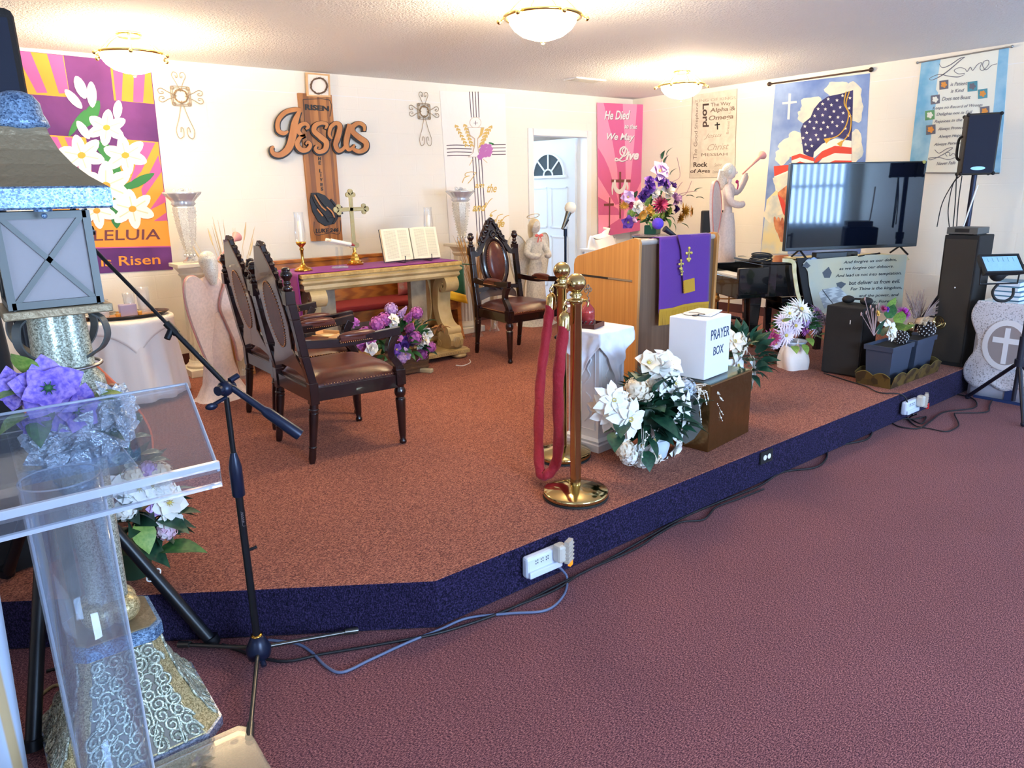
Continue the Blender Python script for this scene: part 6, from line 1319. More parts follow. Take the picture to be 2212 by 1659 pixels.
# ---- flowers in the corner on a stand
t = thing('wire_plant_stand', (-.98, -1.24, ZS), 'dark wire plant stand with a glass top carrying the corner flowers', 'stand'); h = .93
for k in range(3): a = 2*pi*k/3+.4; q = MB(); q.tube(smoothpts([(.2*cos(a), .2*sin(a), 0), (.13*cos(a), .13*sin(a), .4), (.21*cos(a), .21*sin(a), h-.02)], 5), .007, 6); q.build('leg', M_black, t)
mb = MB(); mb.tube([(.22*cos(a), .22*sin(a), h-.02) for a in [2*pi*i/32 for i in range(32)]], .008, 6, closed=True); mb.tube([(.14*cos(a), .14*sin(a), .4) for a in [2*pi*i/32 for i in range(32)]], .006, 6, closed=True); mb.build('rings', M_black, t); mb = MB(); mb.cyl((0, 0, h-.012), (0, 0, h-.002), .22, n=36); mb.build('glass_top', clear('shelf_glass', gloss=.6, haze=.1), t)
t = thing('flower_arrangement', (-.98, -1.24, ZS+h), 'tall mixed bouquet of purple, white, magenta and gold flowers in the corner', 'flowers'); mb = MB(); mb.box((0, 0, .05), (.14, .14, .1), .3); mb.build('vase', mat('teal_glass', (28, 92, 78), .2), t, bevel=.01)
leafmass(t, GR_l, (0, 0, .24), (.27, .18, .28), 110, .10, seed=9); K7 = 7.9; R = random.Random(4)
K8 = .93
def FC(u, v, dy=0.0): return HY(1260+u/K7, 330+v/K7, -1.42+dy)-t.location
for u, v, kd, c, s, nx, nz in ((1290, 320, 'open', LA_p, .26, -.2, .5), (1360, 260, 'open', LA_p, .18, .2, .9), (1120, 490, 'rose', PU_p, .15, -.4, .6), (1290, 490, 'rose', PU_p, .17, 0, .5), (1410, 530, 'open', PU_p, .16, .4, .4), (1130, 590, 'rose', PU_p, .18, -.3, .2), (1500, 580, 'rose', DP_p, .15, .5, .3), (1210, 685, 'rose', W_p, .17, -.1, .2), (1420, 660, 'rose', W_p, .22, .1, .3), (1050, 700, 'rose', DP_p, .15, -.5, .2), (1000, 770, 'rose', DP_p, .13, -.5, .1), (1300, 890, 'mum', MG_p, .26, 0, .2), (1550, 790, 'rose', LA_p, .2, .4, .2), (1640, 800, 'open', LA_p, .14, .8, .2), (920, 920, 'rose', W_p, .18, -.3, .1),
    (1120, 970, 'open', GO_f, .13, -.1, .1), (1160, 1020, 'open', GO_p, .12, 0, 0), (1070, 880, 'spike', LG_l, .13, -.1, 1), (1000, 1060, 'open', GO_f, .15, -.2, -.3), (760, 760, 'open', LA_p, .18, -.7, .3), (700, 900, 'mum', GO_f, .13, -.8, 0), (800, 880, 'mum', MG_p, .12, -.5, 0), (820, 1040, 'hydrangea', LG_l, .12, -.5, 0), (760, 1180, 'open', PU_p, .18, -.6, -.3), (830, 1120, 'spike', LA_p, .14, -.4, -.3), (1700, 1000, 'mum', GO_p, .24, .6, 0), (1820, 1000, 'open', GO_p, .16, .9, 0), (1640, 1110, 'mum', GO_p, .17, .5, -.3), (1570, 960, 'rose', DP_p, .12, .4, 0), (1460, 990, 'open', LG_l, .12, .3, -.2), (1200, 1090, 'spike', LG_l, .10, 0, .3), (1330, 1060, 'open', LG_l, .12, .1, -.2), (1380, 560, 'rose', PU_p, .12, .1, .3), (740, 700, 'rose', DP_p, .09, -.7, .5)):
    bloom(t, 'flower', kd, (c, Y_c), FC(u, v, .05*abs(nx)+R.uniform(-.03, .03)), (nx, -1, nz), s*.9)
for u, v, dx, dz in ((1480, 1080, .4, -.6), (1530, 1200, .3, -1), (1450, 1130, -.1, -.8), (880, 770, -.2, .6), (1340, 420, .1, .8), (1240, 1080, -.1, -.6), (1100, 1180, 0, -.4), (1760, 740, .9, 0), (1900, 660, .8, .5), (1930, 770, 1, 0), (1480, 380, .5, .8), (1420, 40, .5, 1), (1340, 110, -.1, 1), (1380, 190, .1, 1), (1680, 1210, .5, -.3)): leaf(t, (DG_l if v < 800 else GR_l,), FC(u, v), (dx, -.4, dz), .1)
mb = MB()
for pts in ([(1380, 300), (1400, 180), (1430, 30)], [(1350, 280), (1330, 120), (1310, 20)], [(1550, 760), (1700, 690), (1940, 650)], [(1560, 700), (1640, 560), (1690, 500)], [(1600, 760), (1750, 700), (1850, 480)], [(1500, 500), (1650, 400), (1600, 80)]): mb.tube(smoothpts([tuple(FC(*q)) for q in pts], 5), .003, 5)
mb.build('thin_branches', mat('mauve_twig', (150, 112, 130), .8), t)
# white side table with draped white bag
t = thing('side_table', (-1.12, -.62, ZS), 'small table hidden behind the pulpit by the door', 'table'); mb = MB(); mb.box((0, 0, .74), (.42, .36, .03)); mb.build('tabletop', M_white, t)
for sx in (-1, 1):
    for sy in (-1, 1): q = MB(); q.box((sx*.18, sy*.15, .3625), (.03, .03, .725)); q.build('leg', M_white, t)
mb = MB(); c = Vector((-1.12, -.62, ZS+.756))
def bag(u, v): a = 2*pi*u; r = (.17+.02*sin(5*a+v*3))*(1-.15*v); return c+Vector((r*cos(a)*1.1, r*sin(a)*.8, v*(.13+.02*sin(3*a))))
mb.grid(bag, 40, 6); mb.grid(lambda u, v: c+Vector((.15*(1-v)*cos(2*pi*u), .11*(1-v)*sin(2*pi*u), .13+.05*v+.015*sin(6*pi*u)*(1-v))), 40, 5); mb.tube([c+Vector((.03, 0, .16)), c+Vector((.06, -.02, .22)), c+Vector((.02, .02, .23))], [.04, .03, .012], 8)
one(mb, 'white_bag', M_scloth, c, 'crumpled white cloth bundle on the side table behind the pulpit', 'bundle')
# office chair behind the pulpit
b = Vector((-.80, -1.99, ZS)); t = thing('office_chair', b, 'black office chair seen over the right shoulder of the pulpit', 'chair', rz=-.6); 
mb = MB(); mb.box((0, 0, .46), (.46, .46, .08)); mb.build('seat', M_black, t, bevel=.03); mb = MB(); mb.box((0, .24, .92), (.24, .07, .52)); mb.box((0, .24, .6), (.08, .03, .25)); mb.build('backrest', M_black, t, bevel=.03)
for s in (-1, 1): q = MB(); q.tube(smoothpts([(s*.24, .1, .45), (s*.29, .1, .6), (s*.28, .05, .68)], 4), .014, 8); q.box((s*.28, -.02, .695), (.06, .26, .03)); q.build('armrest', mat('grey_plastic', (120, 128, 132), .5), t, bevel=.008)
mb = MB(); mb.cyl((0, 0, .08), (0, 0, .43), .03); mb.build('gas_post', M_black, t)
for k in range(5): a = 2*pi*k/5; q = MB(); q.tube([(0, 0, .1), (.27*cos(a), .27*sin(a), .055)], [.025, .016], 8); q.sph((.27*cos(a), .27*sin(a), .028), .028, 10, 8); q.build('caster_leg', M_black, t)
# ---- grand piano seen from its side, with throw and screen
TVA, TVB = Vector((-1.56, -3.20)), Vector((-.44, -3.78)); te = (TVB-TVA).normalized(); tn = Vector((te.y, -te.x))
if tn.dot(Vector((CAM.x, CAM.y))-TVA) < 0: tn = -tn
M_lac = mat('black_lacquer', (14, 14, 16), .12, coat=.6)
def PP(u, w, z): p = TVA+te*u+tn*w; return Vector((p.x, p.y, z))
ta = atan2(te.y, te.x)
t = thing('grand_piano', PP(.4, -.1, ZS), 'black lacquered baby grand piano along the right wall, under the television', 'piano')
mb = MB(); bd = smoothpts([(-.22, .08), (-.05, .13), (.4, .15), (.8, .10), (1.02, -.05), (1.05, -.2)], 4); bd = [tuple(p) for p in bd]+[(1.02, -.42), (-.22, -.42)]
mb.prism(bd, lambda u, v, d: PP(u, v, d), .72, .985); mb.build('case', M_lac, t, world=True, bevel=.006)
mb = MB(); mb.prism([(u*1.01, v*1.03) for u, v in bd], lambda u, v, d: PP(u, v, d), .99, 1.01); mb.build('lid', M_lac, t, world=True, bevel=.004)
mb = MB(); mb.box(PP(-.33, -.14, .80), (.26, .52, .17), ta); mb.build('key_bed', M_lac, t, world=True, bevel=.006)
for w_ in (.12, -.40): mb = MB(); mb.box(PP(-.33, w_, .86), (.27, .045, .22), ta); mb.build('key_cheek', M_lac, t, world=True, bevel=.006)
mb = MB(); mb.box(PP(-.38, -.14, .892), (.13, .46, .015), ta); mb.build('keys', M_white, t, world=True)
for u, w in ((-.085, -.27), (-.085, -.37), (.82, -.2)):
    q = MB(); p = PP(u, w, 0); q.tube([(p.x, p.y, .72), (p.x, p.y, .6), (p.x, p.y, ZS+.05)], [.075, .07, .04], 4, smooth=False); q.build('leg', M_lac, t, world=True, bevel=.006)
    q = MB(); q.sph((p.x, p.y, ZS+.026), .026, 12, 8); q.build('brass_caster', M_pbrass, t, world=True)
t = thing('piano_bench', PP(.24, -.16, ZS), 'black square bench standing beside the piano case', 'bench', rz=ta); mb = MB(); mb.box((0, 0, .46), (.44, .32, .05)); mb.box((0, 0, .40), (.40, .28, .08)); mb.build('seat', M_lac, t, bevel=.008)
for sx in (-1, 1):
    for sy in (-1, 1): q = MB(); q.box((sx*.18, sy*.12, .18), (.05, .05, .36)); q.build('leg', M_lac, t)
# throw and printed prayer cloth over the side
M_throw = mat('cream_throw', (206, 192, 140), .85, col2=(226, 214, 176), nscale=14, bump=.5, bscale=90)
mb = MB(); mb.grid(lambda u, v: PP(.12+.96*u, .17-.36*v if v > .08 else .175-.0*u, 1.016+.003*sin(u*30) if v > .08 else .99), 30, 12)
one(mb, 'cream_throw', M_throw, PP(.6, 0, 1.015), 'cream throw spread over the piano lid beneath the television', 'throw', solid=.006)
A5, B5 = PP(.02, .20, 0), PP(1.1, .20, 0)
PLp = pxplane((A5.x, A5.y), (B5.x, B5.y))
M_pc = mat('printed_cloth', (196, 190, 160), .85, col2=(176, 182, 170), nscale=4); M_ink2 = mat('print_ink', (44, 46, 54), .8); M_bl = mat('print_blue_flower', (58, 84, 138), .8, col2=(150, 170, 196), nscale=55, kind='voro', lo=.1, hi=.6); M_gl = mat('print_grey_leaf', (84, 90, 96), .8); M_pg = mat('print_page', (190, 196, 196), .8, col2=(150, 156, 160), nscale=60, kind='wave', stretch=(.05, .05, 1))
d = Deco(PLp, 1560, 520, 4.366, d=.003)
d.poly([(760, 215), (800, 180), (930, 170), (1400, 130), (1740, 130), (1735, 200), (1710, 400), (1690, 660), (1640, 680), (960, 690), (860, 610), (820, 430), (805, 290)], 0, -1, .003)
for cx, cy, a, b in ((850, 200, 60, 40), (870, 250, 45, 50), (870, 320, 50, 55), (880, 390, 55, 55), (920, 380, 45, 40), (1010, 395, 55, 40), (895, 460, 30, 40)): d.poly([(cx+a*(1+.2*sin(6*q))*cos(q), cy+b*(1+.2*cos(5*q))*sin(q)) for q in [2*pi*i/24 for i in range(24)]], 2, 1)
for P_ in ([(940, 300), (1000, 245), (1030, 300), (1010, 350), (960, 350)], [(1070, 400), (1120, 385), (1165, 405), (1120, 450), (1085, 440)], [(750, 240), (790, 195), (830, 235), (800, 260)]): d.poly(P_, 3, 3)
d.poly([(940, 460), (1090, 430), (1200, 540), (1050, 600)], 4, 4); d.poly([(905, 490), (940, 462), (1045, 600), (960, 640), (930, 560)], 4, 3); d.line([(940, 460), (990, 530), (1050, 605)], 6, 1, 5, 2)
for tx, x0, y0, x1, h, sl in (('And forgive us our debts,', 1140, 190, 1640, 34, -.055), ('as we forgive our debtors.', 1100, 250, 1610, 34, -.05), ('And lead us not into temptation,', 1065, 316, 1685, 36, -.045), ('but deliver us from evil.', 1190, 380, 1670, 36, -.04), ('For Thine is the kingdom,', 1205, 440, 1690, 36, -.03), ('and the power, and', 1285, 505, 1660, 34, -.03), ('glory, Forever.', 1330, 560, 1650, 34, -.02)):
    dy = (x1-x0)*sl; d.text(tx, (x0, y0), (x1, y0+dy), (x1, y0+h+dy), (x0, y0+h), 1, 4, .25, .01)
one(d.b, 'prayer_cloth', [M_pc, M_ink2, M_bl, M_gl, M_pg], PLp(1850, 640), 'printed cloth with a prayer, blue flowers and an open book hanging on the piano side', 'cloth')
mb = MB(); q0, q1 = HX(1712, 562, -1.45), HX(1740, 650, -1.5)
f6 = lambda u, v, dd: PLp(u, v, -.02+dd); mb.prism([(1722, 558), (1772, 556), (1795, 662), (1765, 662), (1740, 655)], f6, 0, .015); one(mb, 'black_banner_board', M_rubber, f6(1750, 660, 0), 'black board leaning on the piano side left of the printed prayer cloth', 'board')
mb = MB(); stroke(mb, [(1690, 562), (1713, 566), (1716, 590), (1722, 630), (1730, 655)], [8, 9, 8, 8, 7], f6, .018, .024, 5); one(mb, 'cream_scarf', M_throw, f6(1728, 655, .02), 'narrow cream scarf hanging down the piano side by the black board', 'scarf')
# television
M_scr = mat('glossy_screen', (10, 16, 30), .05, coat=.15); M_tvb = mat('tv_plastic', (16, 16, 18), .35)
TH0, TH1 = 1.085, 1.80; tw = (TVB-TVA).length; c = (TVA+TVB)/2; t = thing('television', (c.x, c.y, 1.022), 'large flat television standing on the piano lid', 'television', rz=ta)
s = 1 if tn.dot(Vector((sin(ta), -cos(ta)))) > 0 else -1
mb = MB(); mb.box((0, 0, (TH0+TH1)/2-1.022), (tw, .045, TH1-TH0)); mb.build('case', M_tvb, t, bevel=.005)
mb = MB(); mb.box((0, -.0245, (TH0+TH1)/2-1.022+.008), (tw-.025, .004, TH1-TH0-.04)); mb.build('screen', M_scr, t)
for k in (-1, 1): q = MB(); q.tube([(k*.48, 0, .07), (k*.48, -.11, .006)], .009, 6); q.tube([(k*.48, 0, .07), (k*.48, .11, .006)], .009, 6); q.build('foot', M_tvb, t)
mb = MB(); mb.cyl((tw/2-.03, -.03, TH1-1.022-.008), (tw/2-.03, -.02, TH1-1.022-.008), .014, n=14); mb.build('round_sticker', mat('yellow_sticker', (206, 200, 110), .5), t)
t = thing('set_top_box', PP(.39, .14, 1.024), 'flat black box on the piano lid under the left of the television', 'box', rz=ta); mb = MB(); mb.box((0, 0, .028), (.38, .07, .05)); mb.build('case', M_tvb, t, bevel=.004); mb = MB(); mb.box((.14, -.036, .028), (.1, .003, .04)); mb.build('glossy_panel', M_lac, t)
t = thing('coiled_cable', PP(-.2, -.0, 1.012), 'bundle of black cable coiled on the piano lid left of the television', 'cable'); mb = MB()
for k in range(7): mb.tube([(.14*cos(a)*(1-.03*k), .055*sin(a)+.01*sin(k), .012+.007*k+.01*sin(a+k)) for a in [2*pi*i/24 for i in range(24)]], .006, 6, closed=True)
mb.build('coils', M_rubber, t)
t = thing('coiled_cable', PP(.72, .13, 1.024), 'thin tangle of black leads on the throw under the right of the television', 'cable'); mb = MB(); mb.tube(smoothpts([(.22*cos(1.7*i)*.9, .022*sin(2.3*i), .012+.004*(i % 3)) for i in range(12)], 5), .005, 5); mb.build('leads', M_rubber, t)
# floor speaker, mask on it
ca = atan2(-.28, -.02)
t = thing('floor_speaker', (-1.78, -3.955, ZS), 'black carpeted floor speaker beside the pink daisies', 'speaker', rz=.07); M_scarp = mat('speaker_carpet', (34, 31, 30), .85, bump=.5, bscale=300, bdist=.002)
mb = MB(); mb.box((0, 0, .27), (.27, .28, .52)); mb.build('cabinet', M_scarp, t, bevel=.008); mb = MB(); [mb.box((sx*.1, sy*.11, .006), (.04, .03, .012)) for sx in (-1, 1) for sy in (-1, 1)]; mb.build('feet', M_rubber, t); mb = MB(); mb.box((-.137, -.05, .42), (.002, .006, .03)); mb.build('white_tag', M_white, t); mb = MB(); mb.box((.0, -.142, .27), (.24, .006, .48)); mb.build('grille', M_tvb, t)
t = thing('headphones', (-1.79, -3.98, ZS+.534), 'black padded headphones lying on the floor speaker', 'headphones'); mb = MB(); [mb.sph((.02, s*.07, .032), (.05, .045, .03), 14, 10) for s in (-1, 1)]; mb.build('ear_pads', M_rubber, t); mb = MB(); mb.tube([(.02+.09*sin(a), .085*cos(a), .03) for a in [pi*i/14 for i in range(15)]], .008, 6); mb.build('headband', M_rubber, t)
# pink daisies
b = Vector((-1.95, -3.60, ZS)); t = thing('potted_daisies', b, 'pot of pink and white daisies wrapped in white fabric by the floor speaker', 'flowers'); R = random.Random(31)
mb = MB()
def wrap(u, v): a = 2*pi*u; r = (.105-.03*v+.014*sin(4*a+2*v)+.02*sin(pi*v)); return Vector((r*cos(a), r*sin(a), .19*v+.012*sin(5*a)*v))
mb.grid(wrap, 40, 10); mb.cyl((0, 0, 0), (0, 0, .01), .09, n=24); mb.grid(lambda u, v: Vector((-.05-.03*u+.02*v, -.06-.02*v, .12+.14*u*(1-abs(2*v-1)*.5))), 6, 4); mb.build('fabric_wrap', mat('white_organza', (246, 238, 232), .45, bump=.3, bscale=18), t); mb = MB(); mb.lathe([(.05, .12), (.09, .22), (.1, .225), (.08, .2)], 24); mb.build('pot', mat('pale_blue_pot', (206, 222, 240), .4), t)
leafmass(t, GR_l, (0, 0, .36), (.2, .2, .16), 90, .09, seed=12)
def FD(u, v, dy=0): return HY(1640+u/5.92, 560+v/5.92, -3.72+dy)-t.location
PCK = mat('pink_striped_petal', (206, 130, 190), .6, col2=(248, 232, 244), nscale=2.5, kind='voro', lo=.1, hi=.3)
for u, v, c, s, nx, nz in ((520, 650, W_p, .25, 0, .8), (610, 690, W_p, .16, .3, .8), (740, 690, LA_p, .17, .4, .6), (450, 850, PCK, .21, -.2, .2), (730, 830, PCK, .23, .2, .1), (820, 760, PCK, .17, .6, .3), (330, 970, PCK, .21, -.3, 0), (165, 1010, MG_p, .16, -.9, -.1), (300, 790, PCK, .15, -.7, .5), (590, 890, OR_p, .14, .1, .1), (380, 700, W_p, .17, -.5, .7), (590, 790, LA_p, .13, 0, .5), (210, 1080, PCK, .12, -.7, -.4)): bloom(t, 'flower', 'daisy', (c, Y_c), FD(u, v, .05*abs(nx)), (nx, -1, nz), s)
for u, v, dx, dz in ((700, 980, .3, -.2), (620, 1010, -.3, -.3), (780, 970, .6, .1), (340, 800, -.4, .5), (225, 950, -.8, .3), (440, 1110, -.5, -.3), (560, 1090, -.2, -.6)): leaf(t, (LG_l,), FD(u, v), (dx, -.6, dz), .09, 'bigleaf')
# green cord heap on the carpet
R = random.Random(77); mb = MB(); P_ = []
for i in range(26): q = HZ(1640+R.uniform(-8, 84), 775+R.uniform(-10, 14), ZS); P_.append((q.x, q.y, ZS+.006+R.uniform(0, .02)))
P_ = [tuple(HZ(1595, 772, ZS+.005)), tuple(HZ(1618, 768, ZS+.005))]+P_; mb.tube(smoothpts(P_, 5), .0035, 5); one(mb, 'green_light_cord', mat('green_cord', (20, 74, 54), .6), HZ(1660, 775, ZS), 'tangled green cord lying on the platform carpet left of the daisies', 'cord')
# ---- planters in a scalloped tray
M_tin = mat('brown_tin', (72, 56, 36), .45, .3, col2=(110, 88, 44), nscale=22, kind='cell'); M_rimg = mat('tin_rim', (130, 116, 60), .4, .5); M_pot = mat('slate_blue_plastic', (58, 66, 84), .5)
TA = (-2.03, -4.41); TB = (-1.26, -4.165)
t = thing('scalloped_tray', ((TA[0]+TB[0])/2, (TA[1]+TB[1])/2, ZS), 'brown mottled metal tray with a scalloped rim on the platform edge', 'tray'); mb = MB(); mb.box2((TA[0]+.01, TA[1]+.01, ZS), (TB[0]-.01, TB[1]-.01, ZS+.006)); w = MB()
def wall(a, b, n):
    a = Vector(a); b = Vector(b); out = Vector((b.y-a.y, a.x-b.x)).normalized()*.02; k = n*10
    vs = []
    for i in range(k+1): u = i/k; q = a.lerp(b, u); h = .082+.026*abs(sin(pi*u*n)); vs += [(q.x, q.y, ZS+.001), (q.x+out.x, q.y+out.y, ZS+h)]
    mb.add(vs, [(2*i, 2*i+2, 2*i+3, 2*i+1) for i in range(k)]); w.tube([vs[2*i+1] for i in range(k+1)], .003, 5)
wall(TA, (TB[0], TA[1]), 4); wall((TB[0], TA[1]), TB, 2); wall(TB, (TA[0], TB[1]), 4); wall((TA[0], TB[1]), TA, 2)
mb.build('tray_body', M_tin, t, world=True, solid=.003); w.build('rim', M_rimg, t, world=True)
def planter(x0, x1, label):
    y0, y1 = -4.385, -4.185; cx, cy = (x0+x1)/2, (y0+y1)/2; t = thing('planter_pot', (cx, cy, ZS+.007), label, 'planter', 'slate blue planters'); W_, D_ = x1-x0, y1-y0; mb = MB(); k = .82
    rect = lambda s, z: [(-W_/2*s, -D_/2*s, z), (W_/2*s, -D_/2*s, z), (W_/2*s, D_/2*s, z), (-W_/2*s, D_/2*s, z)]
    vs = rect(k, 0)+rect(.95, .25)+rect(1.04, .25)+rect(1.05, .285)+rect(.97, .285)+rect(.93, .25); fs = [(3, 2, 1, 0)]+[(j*4+i, j*4+(i+1) % 4, j*4+4+(i+1) % 4, j*4+4+i) for j in range(5) for i in range(4)]; mb.add(vs, fs); mb.build('pot', M_pot, t)
    mb = MB(); mb.box((0, 0, .255), (W_*.9, D_*.9, .02)); mb.build('dark_filling', M_rubber, t); return t
p1 = planter(-2.0, -1.68, 'slate blue planter nearer the floor speaker, with dried stems and white flowers'); p2 = planter(-1.62, -1.30, 'slate blue planter nearer the tower speaker, with pine cones and a gold spiral')
def FR(u, v, y=-4.30): return HY(1840+u/6.38, 600+v/6.38, y)
M_stem = mat('mauve_stem', (170, 140, 136), .8); M_cone = mat('dark_cone', (50, 40, 40), .8)
mb = MB()
for e in ((180, 290), (130, 500), (200, 480), (260, 400), (290, 440), (340, 400), (370, 370), (405, 660)): a0 = FR(305, 800); b1 = FR(*e); mb.tube([a0, a0.lerp(b1, .5), b1], [.003, .003, .002], 5); mb.sph(b1, (.006, .006, .014), 6, 5)
mb.build('dried_stems', M_stem, p1, world=True)
for u, v, kd, c, s, nx, nz in ((430, 430, 'mum', MG_p, .06, -.2, .5), (470, 440, 'rose', PU_p, .05, 0, .8), (530, 700, 'poinsettia', W_p, .15, -.2, .6), (520, 760, 'open', IV_p, .12, 0, .3), (350, 490, 'open', GO_f, .05, 0, .5)): bloom(p1, 'flower', kd, (c, Y_c), FR(u, v)-p1.location, (nx, -1, nz), s*1.1)
for u, v, dx, dz, m, s in ((540, 440, -.1, 1, LG_l, .1), (520, 560, -.2, 1, GR_l, .12), (380, 780, 0, 1, DG_l, .13), (420, 800, .4, .8, DG_l, .09)): leaf(p1, (m,), FR(u, v)-p1.location, (dx, -.2, dz), s, 'bigleaf')
for k, (u, v, dx, dz) in enumerate(((650, 640, -.3, 1), (700, 620, .2, 1), (650, 720, -.6, .6), (700, 740, .5, .3), (680, 680, 0, 1))): leaf(p2, (LG_l,), FR(u, v)-p2.location, (dx, -.2, dz), .12, 'bigleaf')
bloom(p2, 'flower', 'mum', (mat('fuchsia_petal', (190, 50, 170), .6), Y_c), FR(700, 500)-p2.location, (0, -1, .6), .13)
t = p1; 
def cone(parent, u, v, r, lab=None):
    mb = MB(); c = FR(u, v)
    for k in range(70):
        z = 1-2*(k+.5)/70; rr = sqrt(1-z*z); a = 2.399963*k; p = c+Vector((rr*cos(a), rr*sin(a), z))*r*.85; mb.mt(0).sph(p, r*.2, 6, 4); mb.mt(1).sph(p+(p-c)*.17, r*.09, 6, 4)
    mb.mt(0).sph(c, r*.85, 12, 8); mb.build('pine_cone', [M_cone, mat('frosted_tip', (236, 234, 236), .6)], parent, world=True)
cone(p1, 680, 820, .05); cone(p2, 1030, 710, .062)
mb = MB(); mb.sph(FR(805, 690), (.035, .03, .045), 12, 8); mb.cyl(FR(815, 800), FR(810, 710), .006); mb.sph(FR(790, 630), .01, 8, 6); mb.build('gold_bell', M_pbrass, p2, world=True)
mb = MB(); sp_ = []; 
for i in range(90): a = 2*pi*i/22; r = (88-i*.85); sp_.append(FR(1205-i*.45+r*cos(a), 612+r*sin(a)*1.1, -4.36+.0008*i))
mb.tube(sp_, .0045, 6); mb.tube([FR(1060, 800, -4.3), FR(1120, 700, -4.33), sp_[0]], .004, 6); mb.build('gold_spiral', M_pbrass, p2, world=True)
mb = MB(); c = FR(960, 620, -4.28); mb.grid(lambda u, v: c+Vector((.09*(u-.5)*1.6, .05*sin(pi*v)-.03, .05*sin(pi*u)*(1-v)+.02*sin(9*u))), 14, 6); mb.build('burlap_ribbon', mat('burlap', (196, 164, 130), .8, bump=.4, bscale=80), p2, world=True, solid=.004)
mb = MB(); R = random.Random(5)
for k in range(46): a0 = FR(880+R.uniform(-30, 60), 560, -4.2); e = FR(R.uniform(730, 1040), R.uniform(150, 420), -4.17+R.uniform(-.03, .03)); mb.tube([a0, a0.lerp(e, .6)+Vector((R.uniform(-.01, .01), 0, 0)), e], [.0025, .0025, .001], 4)
for k in range(16): a0 = FR(980, 560, -4.24); e = FR(R.uniform(1050, 1300), R.uniform(260, 480), -4.25); mb.tube([a0, a0.lerp(e, .6)+Vector((0, 0, .01)), e], [.003, .004, .001], 4)
mb.build('dried_grass', mat('purple_grey_grass', (146, 120, 112), .8), p2, world=True, fix=False)
# ================================================================ right edge: speakers, lace table, flood lamp, cables
M_dbl = mat('dark_blue_grille', (14, 22, 44), .75, bump=.4, bscale=400, bdist=.001); M_brown_t = mat('brown_black_tolex', (50, 44, 38), .7, bump=.4, bscale=250, bdist=.001)
zt = up(-.98, -4.32, 508)
t = thing('tower_speaker', (-.84, -4.35, ZS), 'tall black column speaker on the right end of the platform', 'speaker'); mb = MB(); mb.box((0, 0, (zt-ZS)/2), (.28, .25, zt-ZS)); mb.build('cabinet', M_scarp, t, bevel=.008); mb = MB(); mb.box((-.142, 0, (zt-ZS)/2), (.006, .22, zt-ZS-.06)); mb.build('grille', M_brown_t, t); mb = MB(); mb.sph((-.147, 0, .62), .006, 8, 6); mb.build('indicator', M_white, t); mb = MB(); mb.box((0, 0, .012), (.3, .27, .024)); mb.build('plinth', M_rubber, t)
t = thing('amplifier_box', (-.86, -4.34, zt), 'low grey amplifier box on top of the tall column speaker', 'amplifier'); mb = MB(); mb.box((0, 0, .032), (.22, .22, .05)); mb.build('case', mat('grey_amp', (84, 84, 82), .5), t, bevel=.004); mb = MB(); mb.box((-.112, 0, .035), (.004, .1, .026)); mb.build('dark_display', M_rubber, t); mb = MB(); [mb.box((0, s*.09, .004), (.18, .02, .008)) for s in (-1, 1)]; mb.build('feet', M_rubber, t)
pb = HX(2104, 385, -.52); bx, by = pb.x, pb.y
t = thing('speaker_stand', (bx, by, ZS), 'tall dark tripod stand behind the column speaker carrying the high speaker', 'speaker stand')
M_post = mat('gunmetal_post', (28, 30, 52), .4, .4)
mb = MB(); mb.cyl((0, 0, .25), (0, 0, .95), .03, n=16); mb.cyl((0, 0, .95), (0, 0, 1.47), .02, n=16); mb.build('pole', M_post, t)
for z in (.95, .66): mb = MB(); mb.cyl((0, 0, z-.03), (0, 0, z+.03), .036, n=16); mb.tube([(.0, -.03, z), (.02, -.09, z)], .007, 6); mb.sph((.022, -.10, z), (.012, .018, .022), 10, 6); mb.build('clamp_knob', M_rubber, t)
for k, (dx, dy, z1) in enumerate(((.30, .28, .015), (-.0, .40, .015), (.34, -.12, .015))): q = MB(); q.tube([(0, 0, .58), (dx*.3, dy*.3, .52), (dx, dy, z1)], [.016, .016, .014], 8); q.tube([(0, 0, .28), (dx*.55, dy*.55, .30)], .008, 6); q.build('leg', M_post, t)
z0, z1 = up(bx, by, 378), up(bx, by, 246)
t = thing('pole_speaker', (bx, by, z0), 'black speaker cabinet with a side handle raised on the tripod stand', 'speaker', rz=radians(-62)); H = z1-z0
mb = MB(); mb.box((0, 0, H/2), (.23, .22, H)); mb.build('cabinet', M_brown_t, t, bevel=.012); mb = MB(); mb.box((0, -.112, H/2), (.205, .008, H-.03)); mb.build('grille', M_dbl, t); mb = MB(); mb.prism([(.05*cos(a), .014*sin(a)) for a in [2*pi*i/24 for i in range(24)]], lambda u, v, d: Vector((u, -.117-d, .05+v)), 0, .004); mb.build('silver_badge', mat('badge_silver', (150, 190, 210), .3, .6), t)
mb = MB(); mb.tube(smoothpts([(-.117, .0, H*.25), (-.14, .0, H*.3), (-.145, 0, H*.45), (-.14, 0, H*.6), (-.117, 0, H*.65)], 4), .01, 8); mb.build('carry_handle', M_rubber, t)
for sx in (-1, 1):
    for sy in (-1, 1):
        for z in (.01, H-.01): q = MB(); q.sph((sx*.11, sy*.104, z), .015, 8, 6); q.build('corner_guard', M_rubber, t)
def cable(pts, r, m, name, label, grp=None, k=6):
    P_ = [tuple(p) for p in pts]; mb = MB(); mb.tube(smoothpts(P_, k), r, 6); return one(mb, name, m, P_[0], label, 'cable', grp)
bk_ = lambda px, py, x=-.60: HX(px, py, x)
